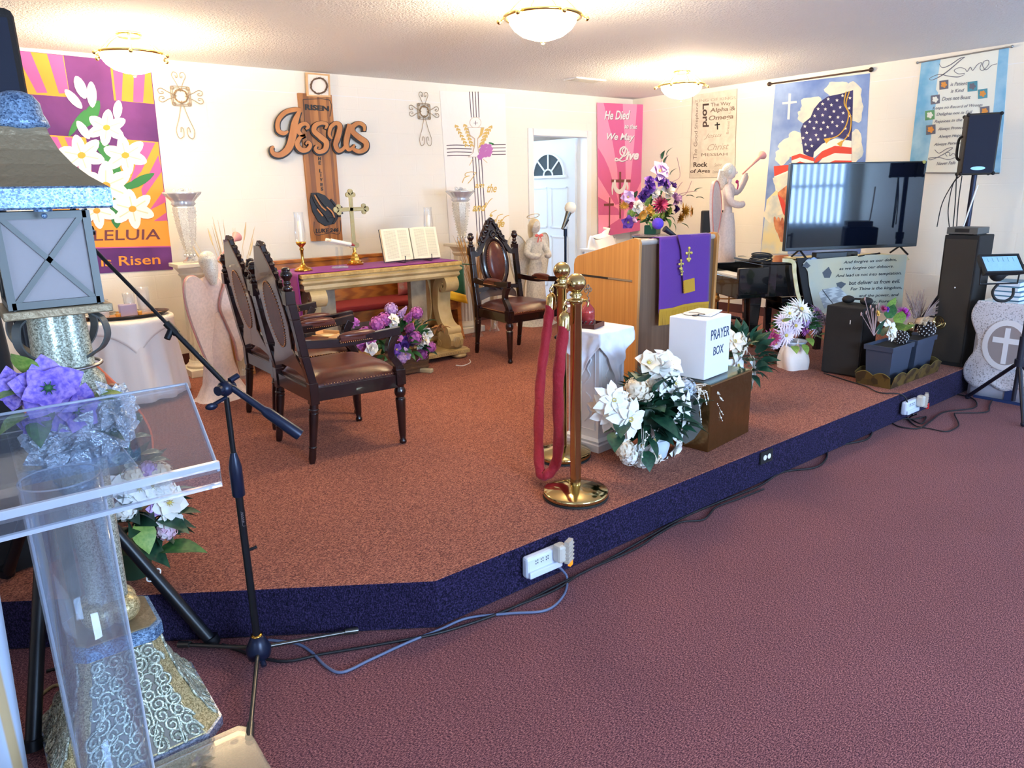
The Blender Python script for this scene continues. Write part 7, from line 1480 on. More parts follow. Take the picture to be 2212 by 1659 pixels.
for i, pp in enumerate((((2074, 380), (2060, 395), (2052, 425), (2048, 460), (2052, 500)), ((2070, 380), (2056, 400), (2035, 440), (2024, 490)), ((2066, 380), (2064, 430), (2058, 500)), ((2078, 380), (2070, 440), (2066, 500)))):
    cable([bk_(*q) for q in pp], .004, M_rubber, 'speaker_lead', 'thin black leads hanging from the high speaker to the amplifier box', 'speaker leads')
cable([HX(2112, 400, -.75), HX(2098, 440, -.76), HX(2078, 498, -.78)], .006, M_white, 'white_rod', 'thin white rod leaning beside the tall speaker stand'); COL.objects[-1]['category'] = 'rod'
# lace covered table
LX0, LX1, LY0, LY1, LZ = -1.02, -.36, -5.75, -4.56, .745
t = thing('side_table', ((LX0+LX1)/2, (LY0+LY1)/2, 0), 'glass-topped table under a lace cloth on the main floor at the right edge', 'table')
mb = MB(); mb.box2((LX0+.01, LY0, LZ-.035), (LX1, LY1-.01, LZ-.01)); mb.build('tabletop', M_white, t, world=True)
for x in (LX0+.06, LX1-.06):
    for y in (LY0+.06, LY1-.06): q = MB(); q.box2((x-.025, y-.025, 0), (x+.025, y+.025, LZ-.035)); q.build('leg', M_white, t, world=True)
mb = MB(); mb.box2((LX0-.0, LY0, LZ), (LX1, LY1, LZ+.006)); mb.build('glass_top', mat('blue_glass_sheet', (150, 190, 214), .06, coat=1.0), t, world=True)
M_lace2 = lace('grey_white_lace', (212, 210, 218), 95, .34, width=.12, amin=.3); M_under = mat('pale_underskirt', (176, 176, 190), .8); M_navyc = mat('navy_skirt', (24, 44, 92), .8)
mb = MB()
def sk(u, v): return Vector((LX0-.010-.010*sin(u*26)*v, LY1+.0-(LY1-LY0)*u, LZ-.004-v*(LZ-.02)))
mb.grid(sk, 50, 8); mb.grid(lambda u, v: Vector((LX0+(LX1-LX0)*u, LY1+.006+.006*sin(u*20)*v, LZ-.004-v*(LZ-.02))), 30, 8)
one(mb, 'under_skirt', M_under, (LX0, LY1, LZ), 'pale grey skirt behind the lace on the right table', 'skirt', solid=.002)
mb = MB()
def lcx(u, v): e = .045*abs(sin(pi*u*7)); z = LZ+.007-v*(.62+e*v); return Vector((LX0-.026-.016*sin(u*19)*v-.008*v, LY1+.012-(LY1-LY0)*u+(.035*sin(v*9)*(1 if u < .08 else 0)), z))
mb.grid(lcx, 90, 30); mb.mt(1)
fL = lambda y, z, d: Vector((LX0-.050-d, y, z)); mb.mt(1)
for cy in (-4.78, -5.35):
    o = [(cy+.155*cos(a), .44+.19*sin(a)) for a in [2*pi*i/30 for i in range(30)]]; i_ = [(cy+.12*cos(a), .44+.15*sin(a)) for a in [2*pi*i/30 for i in range(30)]]
    for i in range(30): j = (i+1) % 30; mb.prism([o[i], o[j], i_[j], i_[i]], fL, 0, .002)
    mb.mt(2).prism(i_, fL, -.001, .0005); mb.mt(1); mb.prism([(cy-.016, .30), (cy+.016, .30), (cy+.016, .57), (cy-.016, .57)], fL, .001, .003); mb.prism([(cy-.09, .455), (cy+.09, .455), (cy+.09, .495), (cy-.09, .495)], fL, .001, .0035)
one(mb, 'lace_tablecloth', [M_lace2, mat('white_lace_work', (226, 226, 232), .8), mat('taupe_net', (150, 140, 142), .8)], (LX0, -5.0, LZ), 'white lace tablecloth with cross medallions and scalloped hem on the right table', 'tablecloth', solid=.0015)
mb = MB(); mb.box2((LX0-.015, LY0, .0), (LX0+.0, LY1-.25, .10)); mb.box2((LX0-.03, LY0, .0), (LX0-.016, LY1-.05, .02)); one(mb, 'navy_cloth', M_navyc, (LX0, -5.2, 0), 'navy cloth with a white edge showing under the lace hem', 'cloth')
# books
M_bk = mat('book_teal', (74, 128, 158), .4); M_pg2 = mat('page_block', (222, 228, 236), .8)
bz = LZ+.0075
for i, (px, w, d, h, dx) in enumerate(((0, .17, .24, .030, 0), (1, .17, .23, .032, .01), (2, .16, .22, .034, .015), (3, .155, .2, .036, .03))):
    lab = ('thickest-paged book at the bottom of the stack on the lace table', 'book second from the bottom of the stack on the lace table', 'book third from the bottom of the stack on the lace table', 'small book on top of the stack on the lace table')[i]
    t = thing('book', (-.80+dx, -4.69+.008*i, bz), lab, 'book', 'books stacked on the lace table', rz=.08*((i % 2)-.5)); mb = MB(); mb.box((0, 0, h/2), (d, w, h-.008)); mb.build('page_block', M_pg2, t); mb = MB(); mb.box((.004, 0, .002), (d+.008, w+.008, .004)); mb.box((.004, 0, h-.002), (d+.008, w+.008, .004)); mb.box((d/2+.006, 0, h/2), (.004, w+.008, h)); mb.build('cover', M_bk, t, bevel=.001); bz += h+.0005
for x, y, z, lb in ((-.62, -5.02, LZ+.0075, 'flat blue booklet lying right of the stacked books'),): mb = MB(); mb.box((x, y, z+.01), (.3, .26, .02), .1); one(mb, 'booklet', M_bk, (x, y, z), lb, 'booklet', bevel=.003)
# flood lamp on tripod
q = HZ(2197, 1050, 0)
TC = (-1.40, -4.98); t = thing('tripod_stand', (TC[0], TC[1], 0), 'black tripod stand at the right edge before the lace table', 'tripod'); M_tri = mat('tripod_black', (26, 28, 44), .4)
hz = up(TC[0], TC[1], 782)
mb = MB(); mb.cyl((0, 0, .12), (0, 0, hz+.38), .014, n=12); mb.cyl((0, 0, hz-.02), (0, 0, hz+.18), .022, n=12); mb.cyl((0, 0, hz-.03), (0, 0, hz+.02), .032, n=12); mb.build('centre_post', M_tri, t)
f1 = HZ(2210, 922, 0)
for (x, y) in ((f1.x, f1.y), (-1.13, -4.60), (-1.62, -4.74), ): 
    if (x, y) == (-1.62, -4.74): x, y = -1.10, -5.20
    q = MB(); q.tube([(0, 0, hz), (x-TC[0], y-TC[1], .02)], .014, 8); q.sph((x-TC[0], y-TC[1], .02), .02, 8, 6); q.build('leg', M_tri, t)
zf0, zf1 = up(TC[0], TC[1], 562), up(TC[0], TC[1], 515); zf = zf0-.03
c = HY(2168, 540, TC[1]); t = thing('flood_lamp', (c.x, c.y, zf-.05), 'black framed flood lamp with a reflective face above the stacked books', 'lamp', rz=-.65); M_lface = mat('lamp_glass', (150, 196, 222), .12, coat=1, bump=.6, bscale=30)
mb = MB().at(Matrix.Translation((0, 0, .10)) @ Matrix.Rotation(radians(48), 4, 'X')); W_ = .125; rect_lathe(mb, [(.02, -.05), (0, -.01), (0, .012), (.012, .012), (.012, .004)], -W_, W_, -.07, .07); mb.build('housing', M_rubber, t)
mb = MB().at(Matrix.Translation((0, 0, .10)) @ Matrix.Rotation(radians(48), 4, 'X')); mb.box((0, 0, .006), (2*W_-.03, .11, .003)); [mb.box((-.08+.032*i, .03, .009), (.004, .03, .003)) for i in range(6)]; mb.build('glass_face', M_lface, t)
mb = MB(); mb.tube([(-W_, 0, .09), (-W_*.95, 0, -.02), (W_*.95, 0, -.02), (W_, 0, .09)], .006, 6); mb.sph((.0, .02, .04), (.05, .045, .05), 10, 8); mb.cyl((W_, 0, .09), (W_+.05, 0, .09), .008); mb.build('bracket', M_rubber, t)
mb = MB(); mb.tube(smoothpts([(0, 0, -.02), (-.03, 0, -.07), (0, 0, -.12), (.06, 0, -.13), (.1, 0, -.10), (.10, 0, -.05)], 5), .009, 6); mb.build('power_lead', M_rubber, t)
# cross arm joining lamp to stand
mb = MB(); mb.cyl(Vector((TC[0], TC[1], zf+.04)), Vector((c.x, c.y, zf-.04)), .009, n=8); mb.cyl(Vector((TC[0], TC[1], hz+.3)), Vector((TC[0], TC[1], zf+.06)), .012, n=10); one(mb, 'lamp_arm', M_tri, (TC[0], TC[1], hz+.3), 'thin black arm carrying the flood lamp from the tripod post', 'arm')
# ---- outlet and power strips on the riser
RY = -4.53
t = thing('wall_outlet', HY(1654, 986, RY), 'black outlet plate with two white sockets on the platform riser', 'outlet'); mb = MB(); b = t.location; mb.box((b.x, RY-.004, b.z), (.115, .008, .07)); mb.build('plate', M_rubber, t, world=True)
for s in (-1, 1): q = MB(); q.cyl((b.x+s*.02, RY-.007, b.z), (b.x+s*.02, RY-.011, b.z), .015, n=16); q.build('socket', M_white, t, world=True)
M_strip = mat('white_strip_plastic', (214, 222, 240), .35); M_wart = mat('grey_adapter', (196, 190, 180), .45)
def strip(c, L_, label, extra):
    t = thing('power_strip', c, label, 'power strip', 'power strips on the riser')
    mb = MB(); mb.box((0, -.022, 0), (L_, .04, .095)); mb.build('body', M_strip, t, bevel=.012); mb = MB(); mb.box((0, -.045, -.028), (L_*.94, .018, .03)); mb.build('cable_guard', M_strip, t, bevel=.005)
    mb = MB()
    for i in range(3):
        for dz in (0, .012): mb.box((-L_/2+.045+i*.028, -.0425, .014+dz), (.003, .002, .006)); mb.box((-L_/2+.055+i*.028, -.0425, .016+dz), (.003, .002, .006))
    mb.build('socket_slots', M_rubber, t)
    mb = MB(); mb.box((L_/2-.03, -.065, .035), (.05, .05, .08)); mb.build('plug_adapter', M_wart, t, bevel=.012); mb = MB()
    for i in range(5): mb.box((L_/2-.0, -.085, .0+.018*i), (.05, .028, .006), .4)
    mb.box((L_/2+.0, -.085, .04), (.045, .02, .1), .4); mb.build('ribbed_night_light', mat('clear_ribbed', (206, 196, 184), .15, .2), t)
    if extra: mb = MB(); mb.box((L_/2-.0, -.10, .0), (.02, .012, .04)); mb.build('red_lamp', mat('red_plastic', (200, 30, 30), .3), t)
    else: mb = MB(); mb.box((L_/2+.0, -.095, -.012), (.025, .012, .02), .4); mb.build('amber_lamp', mat('amber_plastic', (226, 130, 30), .3, emit=.6), t)
strip(Vector((-5.42, -4.543, .118)), .19, 'white power strip on the riser nearest the camera with a ribbed night light', False)
strip(Vector((-2.02, -4.53, .11)), .19, 'white power strip on the riser below the planters', True)
# cables on the floor
M_cblk = mat('black_cable', (20, 20, 26), .5); M_cgry = mat('grey_cable', (96, 108, 140), .45)
Fl = lambda *ps: [HZ(x, y, .007) for x, y in ps]
cable([Vector((-5.36, -4.57, .09)), HZ(1215, 1232, .05)]+Fl((1225, 1250), (1218, 1285), (1180, 1318), (1100, 1325), (1010, 1335), (950, 1360), (880, 1388), (800, 1425), (740, 1452), (705, 1440), (672, 1408), (640, 1390), (580, 1382)), .0055, M_cgry, 'extension_cord', 'grey cord looping from the near power strip across the floor')
cable(Fl((480, 1392), (600, 1428), (700, 1412), (820, 1392), (960, 1364), (1100, 1316), (1200, 1266), (1300, 1216), (1400, 1160), (1475, 1118), (1560, 1082), (1640, 1050), (1690, 1020), (1760, 1010), (1785, 990), (1788, 968), (1810, 962), (1870, 950), (1885, 932), (1886, 920), (1925, 912)), .006, M_cblk, 'extension_cord', 'long black cable running along the foot of the riser')
cable(Fl((1092, 1318), (1200, 1274), (1260, 1236), (1372, 1186), (1420, 1155), (1470, 1128), (1520, 1122), (1548, 1095), (1600, 1076), (1650, 1056)), .005, M_cblk, 'extension_cord', 'second black cable weaving beside the foot of the riser')
cable([Vector((-2.0, -4.60, .06))]+Fl((1965, 902), (1990, 915), (2000, 900), (1975, 905), (1925, 903), (1925, 912), (1945, 922), (1985, 925), (2010, 910), (2040, 890), (2100, 882), (2110, 870), (2095, 858), (2060, 850)), .005, M_cblk, 'extension_cord', 'black cord looping from the far power strip toward the lace table')
cable([Vector((-2.06, -4.60, .07))]+Fl((1955, 895), (1975, 918), (2010, 926), (2045, 932), (2068, 922), (2070, 912), (2062, 895), (2070, 892), (2130, 890), (2138, 875), (2150, 850), (2165, 828)), .0045, M_cblk, 'extension_cord', 'black cord snaking from the far power strip to the tripod')
cable([HZ(1780, 806, ZS+.006), HZ(1830, 822, ZS+.006), HZ(1870, 834, ZS+.006), HZ(1900, 848, ZS+.006), Vector((-2.13, -4.52, ZS+.008)), Vector((-2.10, -4.56, .17)), Vector((-2.09, -4.565, .09))], .0045, M_cblk, 'extension_cord', 'thin black cord from the floor speaker over the platform edge')
# ================================================================ left foreground
# ---- boom microphone stand
MC = (-6.54, -4.32); t = thing('boom_microphone_stand', (MC[0], MC[1], 0), 'black boom microphone stand on the floor before the platform', 'microphone stand'); M_ms = mat('stand_black', (22, 24, 30), .35, .3); M_msb = mat('stand_blue_black', (20, 30, 56), .35, .3)
for x, y in ((-6.185, -4.375), (-6.74, -4.03), (-6.70, -4.68)):
    q = MB(); e = Vector((x-MC[0], y-MC[1], .018)); q.tube([(0, 0, .07), e], .008, 8); q.tube([e*.86+Vector((0, 0, .012)), e], [.012, .014], 8); q.build('leg', mat('leg_steel', (80, 78, 76), .25, .7), t)
mb = MB(); mb.lathe([(.02, .03), (.04, .04), (.044, .07), (.03, .10), (.02, .12), (0, .12)], 20); mb.cyl((0, -.03, .03), (0, -.045, .0+.02), .01); mb.build('hub', M_msb, t)
mb = MB(); mb.lathe([(.013, .115), (.02, .118), (.02, .124), (.012, .126)], 16); mb.build('brass_collar', M_brass, t)
mb = MB(); mb.cyl((0, 0, .12), (0, 0, .66), .013, n=12); mb.cyl((0, 0, .80), (0, 0, 1.0), .009, n=12); mb.tube([(0, 0, .45), (.035, -.01, .46)], .006, 6); mb.build('post', M_ms, t)
mb = MB(); mb.lathe([(.018, .655), (.021, .66), (.021, .76), (.015, .79), (.01, .81)], 16); mb.build('grip_clutch', M_msb, t)
mb = MB(); fm = lambda u, v, d: Vector((v, -.0125-d, .60-u))
for k in range(5): stroke(mb, [(.008*k, -.003), (.003+.008*k, .003), (.006+.008*k, -.003)], .0012, fm, 0, .0015, 3)
stroke(mb, [(-.004, -.004), (.046, -.004), (.05, .005)], .001, fm, 0, .0015, 3); mb.build('maker_mark', M_steel, t)
pv = Vector((MC[0], MC[1], 1.02)); e1 = HY(192, 527, -4.08); e2 = HY(648, 940, -4.42); pv2 = pv+Vector((0, 0, .03))
mb = MB(); mb.sph((0, 0, 1.03), .026, 12, 8); mb.cyl((-.03, -.02, 1.03), (.03, .02, 1.03), .016); mb.tube([(0, 0, 1.0), (-.045, -.02, .99)], .007, 6); mb.sph((-.055, -.024, .985), (.02, .008, .012), 8, 6); mb.tube([(.02, .01, 1.05), (.05, .02, 1.06)], .01, 8); mb.build('boom_clutch', M_msb, t)
d_ = (e1-e2).normalized()
q = MB(); q.tube([e1, pv2+(e1-pv2)*.4], .006, 10); q.tube([pv2+(e1-pv2)*.42, pv2, pv2+(e2-pv2)*.45], .009, 10); q.tube([pv2+(e1-pv2)*.36, pv2+(e1-pv2)*.44], .012, 10); q.cyl(pv2+(e1-pv2)*.40, pv2+(e1-pv2)*.40+Vector((-.02, -.01, -.03)), .01); q.build('boom_arm', M_ms, t, world=True)
q = MB(); q.tube([pv2+(e2-pv2)*.1, pv2+(e2-pv2)*.5, pv2+(e2-pv2)*.55, pv2+(e2-pv2)*.95, e2], [.011, .012, .018, .02, .019], 14); q.build('counterweight', M_msb, t, world=True)
q = MB(); q.cyl(e1, e1+Vector((-.01, .0, .03)), .012, n=12); q.cyl(e1+Vector((-.02, 0, .035)), e1+Vector((.02, 0, .04)), .014, n=12); q.build('microphone_clip', M_ms, t, world=True)
# ---- tall glitter lantern
GL_b = glitter('blue_silver_glitter', (48, 76, 116), (150, 184, 220), 280, .35, .35); GL_g = glitter('gold_silver_glitter', (128, 110, 66), (226, 208, 160), 300, .35, .4); GL_t = glitter('teal_silver_glitter', (104, 108, 92), (216, 222, 206), 300, .35, .4)
M_pewm = mat('brushed_pewter', (88, 92, 92), .45, .3); M_stone = mat('hammered_silver_taupe', (142, 126, 100), .45, .4, bump=.7, bscale=60, bdist=.005)
LXc, LYc = -6.97, -4.365; t = thing('standing_lantern', (LXc, LYc, 0), 'tall glitter-covered standing lantern with frosted panes at the left foreground', 'lantern')
def octo(s, z, c=.24): k = s*c; return [(-s+k, -s, z), (s-k, -s, z), (s, -s+k, z), (s, s-k, z), (s-k, s, z), (-s+k, s, z), (-s, s-k, z), (-s, -s+k, z)]
def octloft(mb, prof, c=.24):
    vs = []
    for s, z in prof: vs += octo(s, z, c)
    n = len(prof); mb.add(vs, [tuple(range(7, -1, -1)), tuple(range((n-1)*8, n*8))]+[(j*8+i, j*8+(i+1) % 8, j*8+8+(i+1) % 8, j*8+8+i) for j in range(n-1) for i in range(8)])
bp = [(.232, 0), (.232, .032)]; mb = MB(); octloft(mb, bp); mb.build('base_band', glitter('pewter_glitter', (110, 124, 160), (214, 226, 250), 240, .3, .7), t)
flare = [(.225, .032), (.195, .07), (.165, .13), (.138, .20), (.12, .27), (.108, .335)]
mb = MB(); octloft(mb, flare); mb.build('flared_base', GL_g, t)
# raised spiral scrolls on each face
def face_pt(k, u, v, d):     # u across -1..1, v 0..1 up the flare
    z = .036+v*.295
    z = min(.334, max(.033, z))
    for (s0, z0), (s1, z1) in zip(flare, flare[1:]):
        if z0 <= z <= z1+1e-6: s = s0+(s1-s0)*(z-z0)/(z1-z0); break
    p = Vector((u*s*.80, -s-d, z)); return Matrix.Rotation(k*pi/2, 4, 'Z') @ p
panel = MB(); scr = MB()
for k in range(4):
    panel.at(); vs = [face_pt(k, -.93+1.86*i/8, j/12, .0015) for j in range(13) for i in range(9)]; panel.add(vs, [(j*9+i, j*9+i+1, j*9+i+10, j*9+i+9) for j in range(12) for i in range(8)])
    if k in (0, 1, 3):
        rr = 0
        for row, v in enumerate((.06, .17, .28, .39, .50, .61, .72, .83, .93)):
            z = .036+v*.295; s = [a for a in flare if a[1] >= min(z, .335)][0][0]; wid = s*.8*2; n = max(2, int(wid/.041))
            for i in range(n):
                cu = -1+2*(i+.5+(.25 if row % 2 else -.05))/n; cu = max(-.86, min(.86, cu)); pts = []
                for q in range(22): a = q*.52+row*1.3+i; r = .0215*(1-q/23); pts.append(face_pt(k, cu+r*cos(a)/(s*.8), v+r*sin(a)/.26, .003))
                scr.tube(pts, [.005]*20+[.004, .002], 5)
                a0 = pts[0]; a1 = face_pt(k, min(.92, cu+.9/n), min(1, v+.1), .003); scr.tube([a0, a0.lerp(a1, .5)+Vector((0, 0, .006)), a1], .004, 4)
panel.build('scroll_ground', mat('grey_ground', (118, 112, 104), .6), t, fix=False); scr.build('raised_scrolls', GL_t, t, fix=False)
mb = MB(); octloft(mb, [(.112, .335), (.12, .34), (.12, .378), (.112, .382)]); mb.build('plinth_band', GL_b, t); mb = MB(); octloft(mb, [(.108, .382), (.108, .386)]); mb.build('plinth_top', M_stone, t)
mb = MB(); mb.mt(0)
for k in range(4): a = pi/4+k*pi/2; mb.sph((.042*cos(a), .042*sin(a), .432), (.05, .05, .046), 18, 12)
mb.build('ball_feet', GL_g, t)
mb = MB()
for k in range(4):
    a = pi/4+k*pi/2; mb.tube([(.032*cos(a), .032*sin(a), z) for z in (.46, .7, .95, 1.0, 1.06, 1.1, 1.15, 1.17, 1.335)], [.03, .034, .038, .034, .046, .072, .066, .05, .044], 18)
mb.build('clustered_post', GL_t, t)
mb = MB(); mb.tube([(.09*cos(a), .09*sin(a), 1.185) for a in [2*pi*i/30 for i in range(30)]], .005, 6, closed=True); mb.build('wire_ring', M_steel, t)
for k in range(4):
    a = pi/4+k*pi/2; R4 = Matrix.Rotation(a, 4, 'Z'); q = MB().at(R4); stroke(q, [(.055, 1.19), (.085, 1.215), (.125, 1.24), (.145, 1.275), (.138, 1.315), (.115, 1.33)], .005, lambda u, v, d: Vector((u, d, v)), -.011, .011, 6); q.build('scroll_bracket', M_pewm, t)
mb = MB(); mb.box((0, 0, 1.347), (.245, .245, .022)); mb.build('tray', M_stone, t, bevel=.003)
w_, z0, z1 = .098, 1.36, 1.60
fr = MB(); [fr.box((sx*w_, sy*w_, (z0+z1)/2), (.018, .018, z1-z0)) for sx in (-1, 1) for sy in (-1, 1)]
for z in (z0+.009, z1-.009):
    for s in (-1, 1): fr.box((0, s*w_, z), (2*w_, .018, .018)); fr.box((s*w_, 0, z), (.018, 2*w_, .018))
fr.build('frame', M_pewm, t)
for k in range(4):
    R4 = Matrix.Rotation(k*pi/2, 4, 'Z'); q = MB().at(R4)
    for s in (-1, 1): stroke(q, [(-w_*s, z0), (w_*s, z1)], .013, lambda u, v, d: Vector((u, -w_-d, v)), -.002, .006, 1)
    q.build('cross_bars', M_pewm, t); q = MB().at(R4); q.box((0, -w_+.003, (z0+z1)/2), (2*w_-.01, .003, z1-z0-.02)); q.build('frosted_pane', mat('frosted_pane', (150, 145, 150), .5, alpha=.95), t)
rb = [(.152, 1.605), (.156, 1.61), (.156, 1.655), (.150, 1.66)]; mb = MB()
for (s, z) in rb: pass
rect = lambda s, z: [(-s, -s, z), (s, -s, z), (s, s, z), (-s, s, z)]
def sqloft(mb, prof, sm=False): vs = []; [vs.extend(rect(s, z)) for s, z in prof]; n = len(prof); mb.add(vs, [(3, 2, 1, 0), tuple(range((n-1)*4, n*4))]+[(j*4+i, j*4+(i+1) % 4, j*4+4+(i+1) % 4, j*4+4+i) for j in range(n-1) for i in range(4)], sm)
sqloft(mb, rb); mb.build('brim_band', GL_b, t); mb = MB(); sqloft(mb, [(.150, 1.66), (.118, 1.685), (.09, 1.715), (.068, 1.75), (.055, 1.785), (.05, 1.805)]); mb.build('swept_roof', M_stone, t)
mb = MB(); mb.lathe([(.05, 1.80), (.066, 1.81), (.062, 1.825), (.055, 1.84), (.052, 1.865), (.038, 1.885), (.018, 1.893), (0, 1.895)], 28); mb.build('finial', GL_b, t)
mb = MB(); mb.cyl((.0, -.158, 1.60), (.0, -.158, 1.605), .02, n=10); mb.sph((.0, -.16, 1.59), .007, 8, 6); mb.build('latch', GL_b, t)
# flowers tied to its post
t = thing('flower_spray', (-6.99, -4.47, 1.0), 'violet blossoms and silver poinsettias tied round the lantern post', 'flowers'); R = random.Random(41)
def FT(px, py, y=-4.56): return HY(px, py, y)-t.location
VB = mat('violet_blue_silk', (112, 88, 206), .6, col2=(176, 146, 226), nscale=14, sub=.1)
for px, py, kd, c, s, nx, nz in ((105, 838, 'open', VB, .17, -.1, .2), (40, 838, 'open', VB, .12, -.8, .1), (160, 885, 'open', VB, .15, .3, -.1), (80, 915, 'open', VB, .09, -.5, -.4), (72, 870, 'rose', LA_p, .06, -.4, .3), (150, 950, 'poinsettia', SV_p, .22, -.1, .1), (240, 925, 'poinsettia', SV_p, .19, .5, .1), (250, 875, 'poinsettia', SV_p, .15, .5, .5), (120, 975, 'poinsettia', SV_p, .14, -.4, -.4), (175, 975, 'open', SV_p, .12, .1, -.5), (75, 950, 'open', SV_p, .08, -.7, 0)):
    bloom(t, 'flower', kd, (c, SVC if c is SV_p else GR_l), FT(px, py, -4.58+.04*abs(nx)), (nx, -1, nz), s)
for px, py, dx, dz, m in ((60, 848, -.9, .1, LG_l), (180, 880, .8, .3, LG_l), (195, 862, .9, .2, LG_l), (65, 895, -.8, -.2, LG_l), (90, 895, -.2, -.6, GR_l), (200, 925, .7, -.3, DG_l), (65, 812, -.3, .9, LG_l), (110, 850, .1, -.8, GR_l)): leaf(t, (m,), FT(px, py), (dx, -.4, dz), .085, 'bigleaf')
mb = MB(); [mb.tube([FT(px, py, -4.53), FT((px+140)/2, (py+890)/2, -4.47), FT(140, 900, -4.45)], .003, 5) for px, py in ((105, 838), (40, 838), (160, 885), (150, 950), (240, 925), (250, 875), (80, 915))]; mb.build('stems', GR_l, t)
# ---- variegated ivy and white flowers behind the lantern, on the platform corner
t = thing('hydrangea_arrangement', (-6.80, -3.74, ZS), 'white hydrangeas and dark leaves on the platform corner behind the lantern', 'flowers'); R = random.Random(51)
mb = MB(); mb.lathe([(.05, 0), (.07, .1), (.075, .12)], 20); mb.build('pot', mat('green_pot', (40, 70, 50), .6), t); leafmass(t, DG_l, (0, .02, .26), (.2, .16, .3), 110, .13, seed=15)
def FH(px, py, y=-3.86): return HY(px, py, y)-t.location
for px, py, kd, c, s in ((300, 1055, 'open', W_p, .13), (330, 1050, 'open', W_p, .13), (365, 1085, 'open', W_p, .14), (275, 1070, 'open', W_p, .12), (345, 1025, 'hydrangea', IV_p, .11), (320, 1015, 'hydrangea', LA_p, .08), (365, 1120, 'open', W_p, .12), (360, 1145, 'hydrangea', PK_p, .09), (270, 1100, 'hydrangea', W_p, .1), (290, 1030, 'hydrangea', IV_p, .1), (355, 1060, 'hydrangea', W_p, .1), (255, 1050, 'open', W_p, .11), (335, 1100, 'open', LA_p, .07)): bloom(t, 'flower', kd, (c, Y_c), FH(px, py), (R.uniform(-.2, .6), -1, R.uniform(-.1, .5)), s)
for px, py, dx, dz, m, s, kd in ((380, 1110, 1, .1, DG_l, .09, 'bigleaf'), (340, 1120, .6, -.3, DG_l, .13, 'bigleaf'), (300, 1130, .1, -.8, LG_l, .12, 'bigleaf'), (345, 1190, .9, 0, GR_l, .17, 'bigleaf'), (290, 1180, .7, -.5, DG_l, .15, 'bigleaf'), (270, 955, .7, .3, VG_l, .10, 'bigleaf'), (290, 920, -.1, .8, VG_l, .09, 'bigleaf'), (250, 960, -.5, .5, VG_l, .10, 'bigleaf'), (300, 985, .7, .2, VG_l, .09, 'bigleaf'), (260, 1000, .1, .6, VG_l, .10, 'bigleaf'), (320, 1000, .8, .2, VG_l, .08, 'bigleaf'), (240, 985, -.8, .2, VG_l, .09, 'bigleaf'), (280, 1010, .3, .7, VG_l, .08, 'bigleaf')): leaf(t, (m,), FH(px, py), (dx, -.5, dz), s, kd)
mb = MB(); mb.tube([FH(275, 1100), FH(275, 1000), FH(285, 900)], .004, 5); mb.tube([FH(275, 1100), FH(255, 1000), FH(245, 970)], .003, 5); mb.build('stems', GR_l, t)
# ---- clear acrylic lectern
AC = clear('lectern_acrylic', (246, 250, 255), gloss=.2, haze=.03, hcol=(225, 235, 250)); ACE = clear('acrylic_edge', (235, 240, 248), gloss=.9, haze=.45, hcol=(232, 238, 248))
t = thing('acrylic_lectern', (-7.06, -4.97, 0), 'clear acrylic lectern with a tubular column in the left foreground', 'lectern')
n0 = HZ(472, 1012, 1.08); f0 = HY(402, 826, n0.y+.40); X1 = -7.46
T0 = Vector((n0.x, n0.y, 1.08)); T1 = Vector((f0.x, f0.y, f0.z)); dxl = Vector((-(n0.x-X1), 0, 0)); nn = (T1-T0).cross(dxl).normalized()
if nn.z < 0: nn = -nn
def slab(mb, a, b, c, d, th):
    vs = [a, b, c, d]+[p-nn*th for p in (a, b, c, d)]; mb.add(vs, [(0, 1, 2, 3), (7, 6, 5, 4), (0, 4, 5, 1), (1, 5, 6, 2), (2, 6, 7, 3), (3, 7, 4, 0)])
mb = MB(); slab(mb, T0, T1, T1+dxl, T0+dxl, .009); mb.build('slanted_top', AC, t, world=True)
mb = MB(); e = .0035
for a, b in ((T0, T1), (T1, T1+dxl)): mb.tube([a-nn*.004, b-nn*.004], e, 6)
mb.box2((X1, n0.y-.012, 1.044), (n0.x, n0.y-.002, 1.052)); mb.box2((X1, n0.y-.014, 1.084), (n0.x, n0.y-.004, 1.10)); mb.build('bright_edges', ACE, t, world=True)
mb = MB(); mb.box2((X1, n0.y-.014, 1.046), (n0.x, n0.y-.004, 1.098)); mb.build('book_stop', AC, t, world=True)
g0 = HZ(277, 889, .98); g1 = HZ(296, 1006, .98); mb = MB(); mb.box2((X1+.1, g1.y, .972), (g1.x, g0.y, .98)); mb.build('lower_shelf', AC, t, world=True); mb = MB(); mb.tube([Vector((g1.x, g1.y, .98)), Vector((g1.x, g0.y, .98)), Vector((X1+.1, g0.y, .98))], .002, 6); mb.build('shelf_edge', ACE, t, world=True)
TCX, TCY = -7.07, -4.93; mb = MB(); N = 40; prof = [(.078, .03), (.078, 1.055), (.075, 1.055), (.075, .03)]; vs = [(TCX+r*cos(2*pi*i/N), TCY+r*sin(2*pi*i/N), z) for r, z in prof for i in range(N)]; mb.add(vs, [(j*N+i, j*N+(i+1) % N, ((j+1) % 4)*N+(i+1) % N, ((j+1) % 4)*N+i) for j in range(4) for i in range(N)], True); mb.build('tube_column', AC, t, world=True)
mb = MB(); mb.tube([(TCX+.0765*cos(a), TCY+.0765*sin(a), 1.055) for a in [2*pi*i/40 for i in range(40)]], .002, 6, closed=True)
for a in (2.75, -.25): mb.tube([(TCX+.0765*cos(a), TCY+.0765*sin(a), z) for z in (.03, 1.055)], .003, 6)
mb.build('tube_edges', ACE, t, world=True)
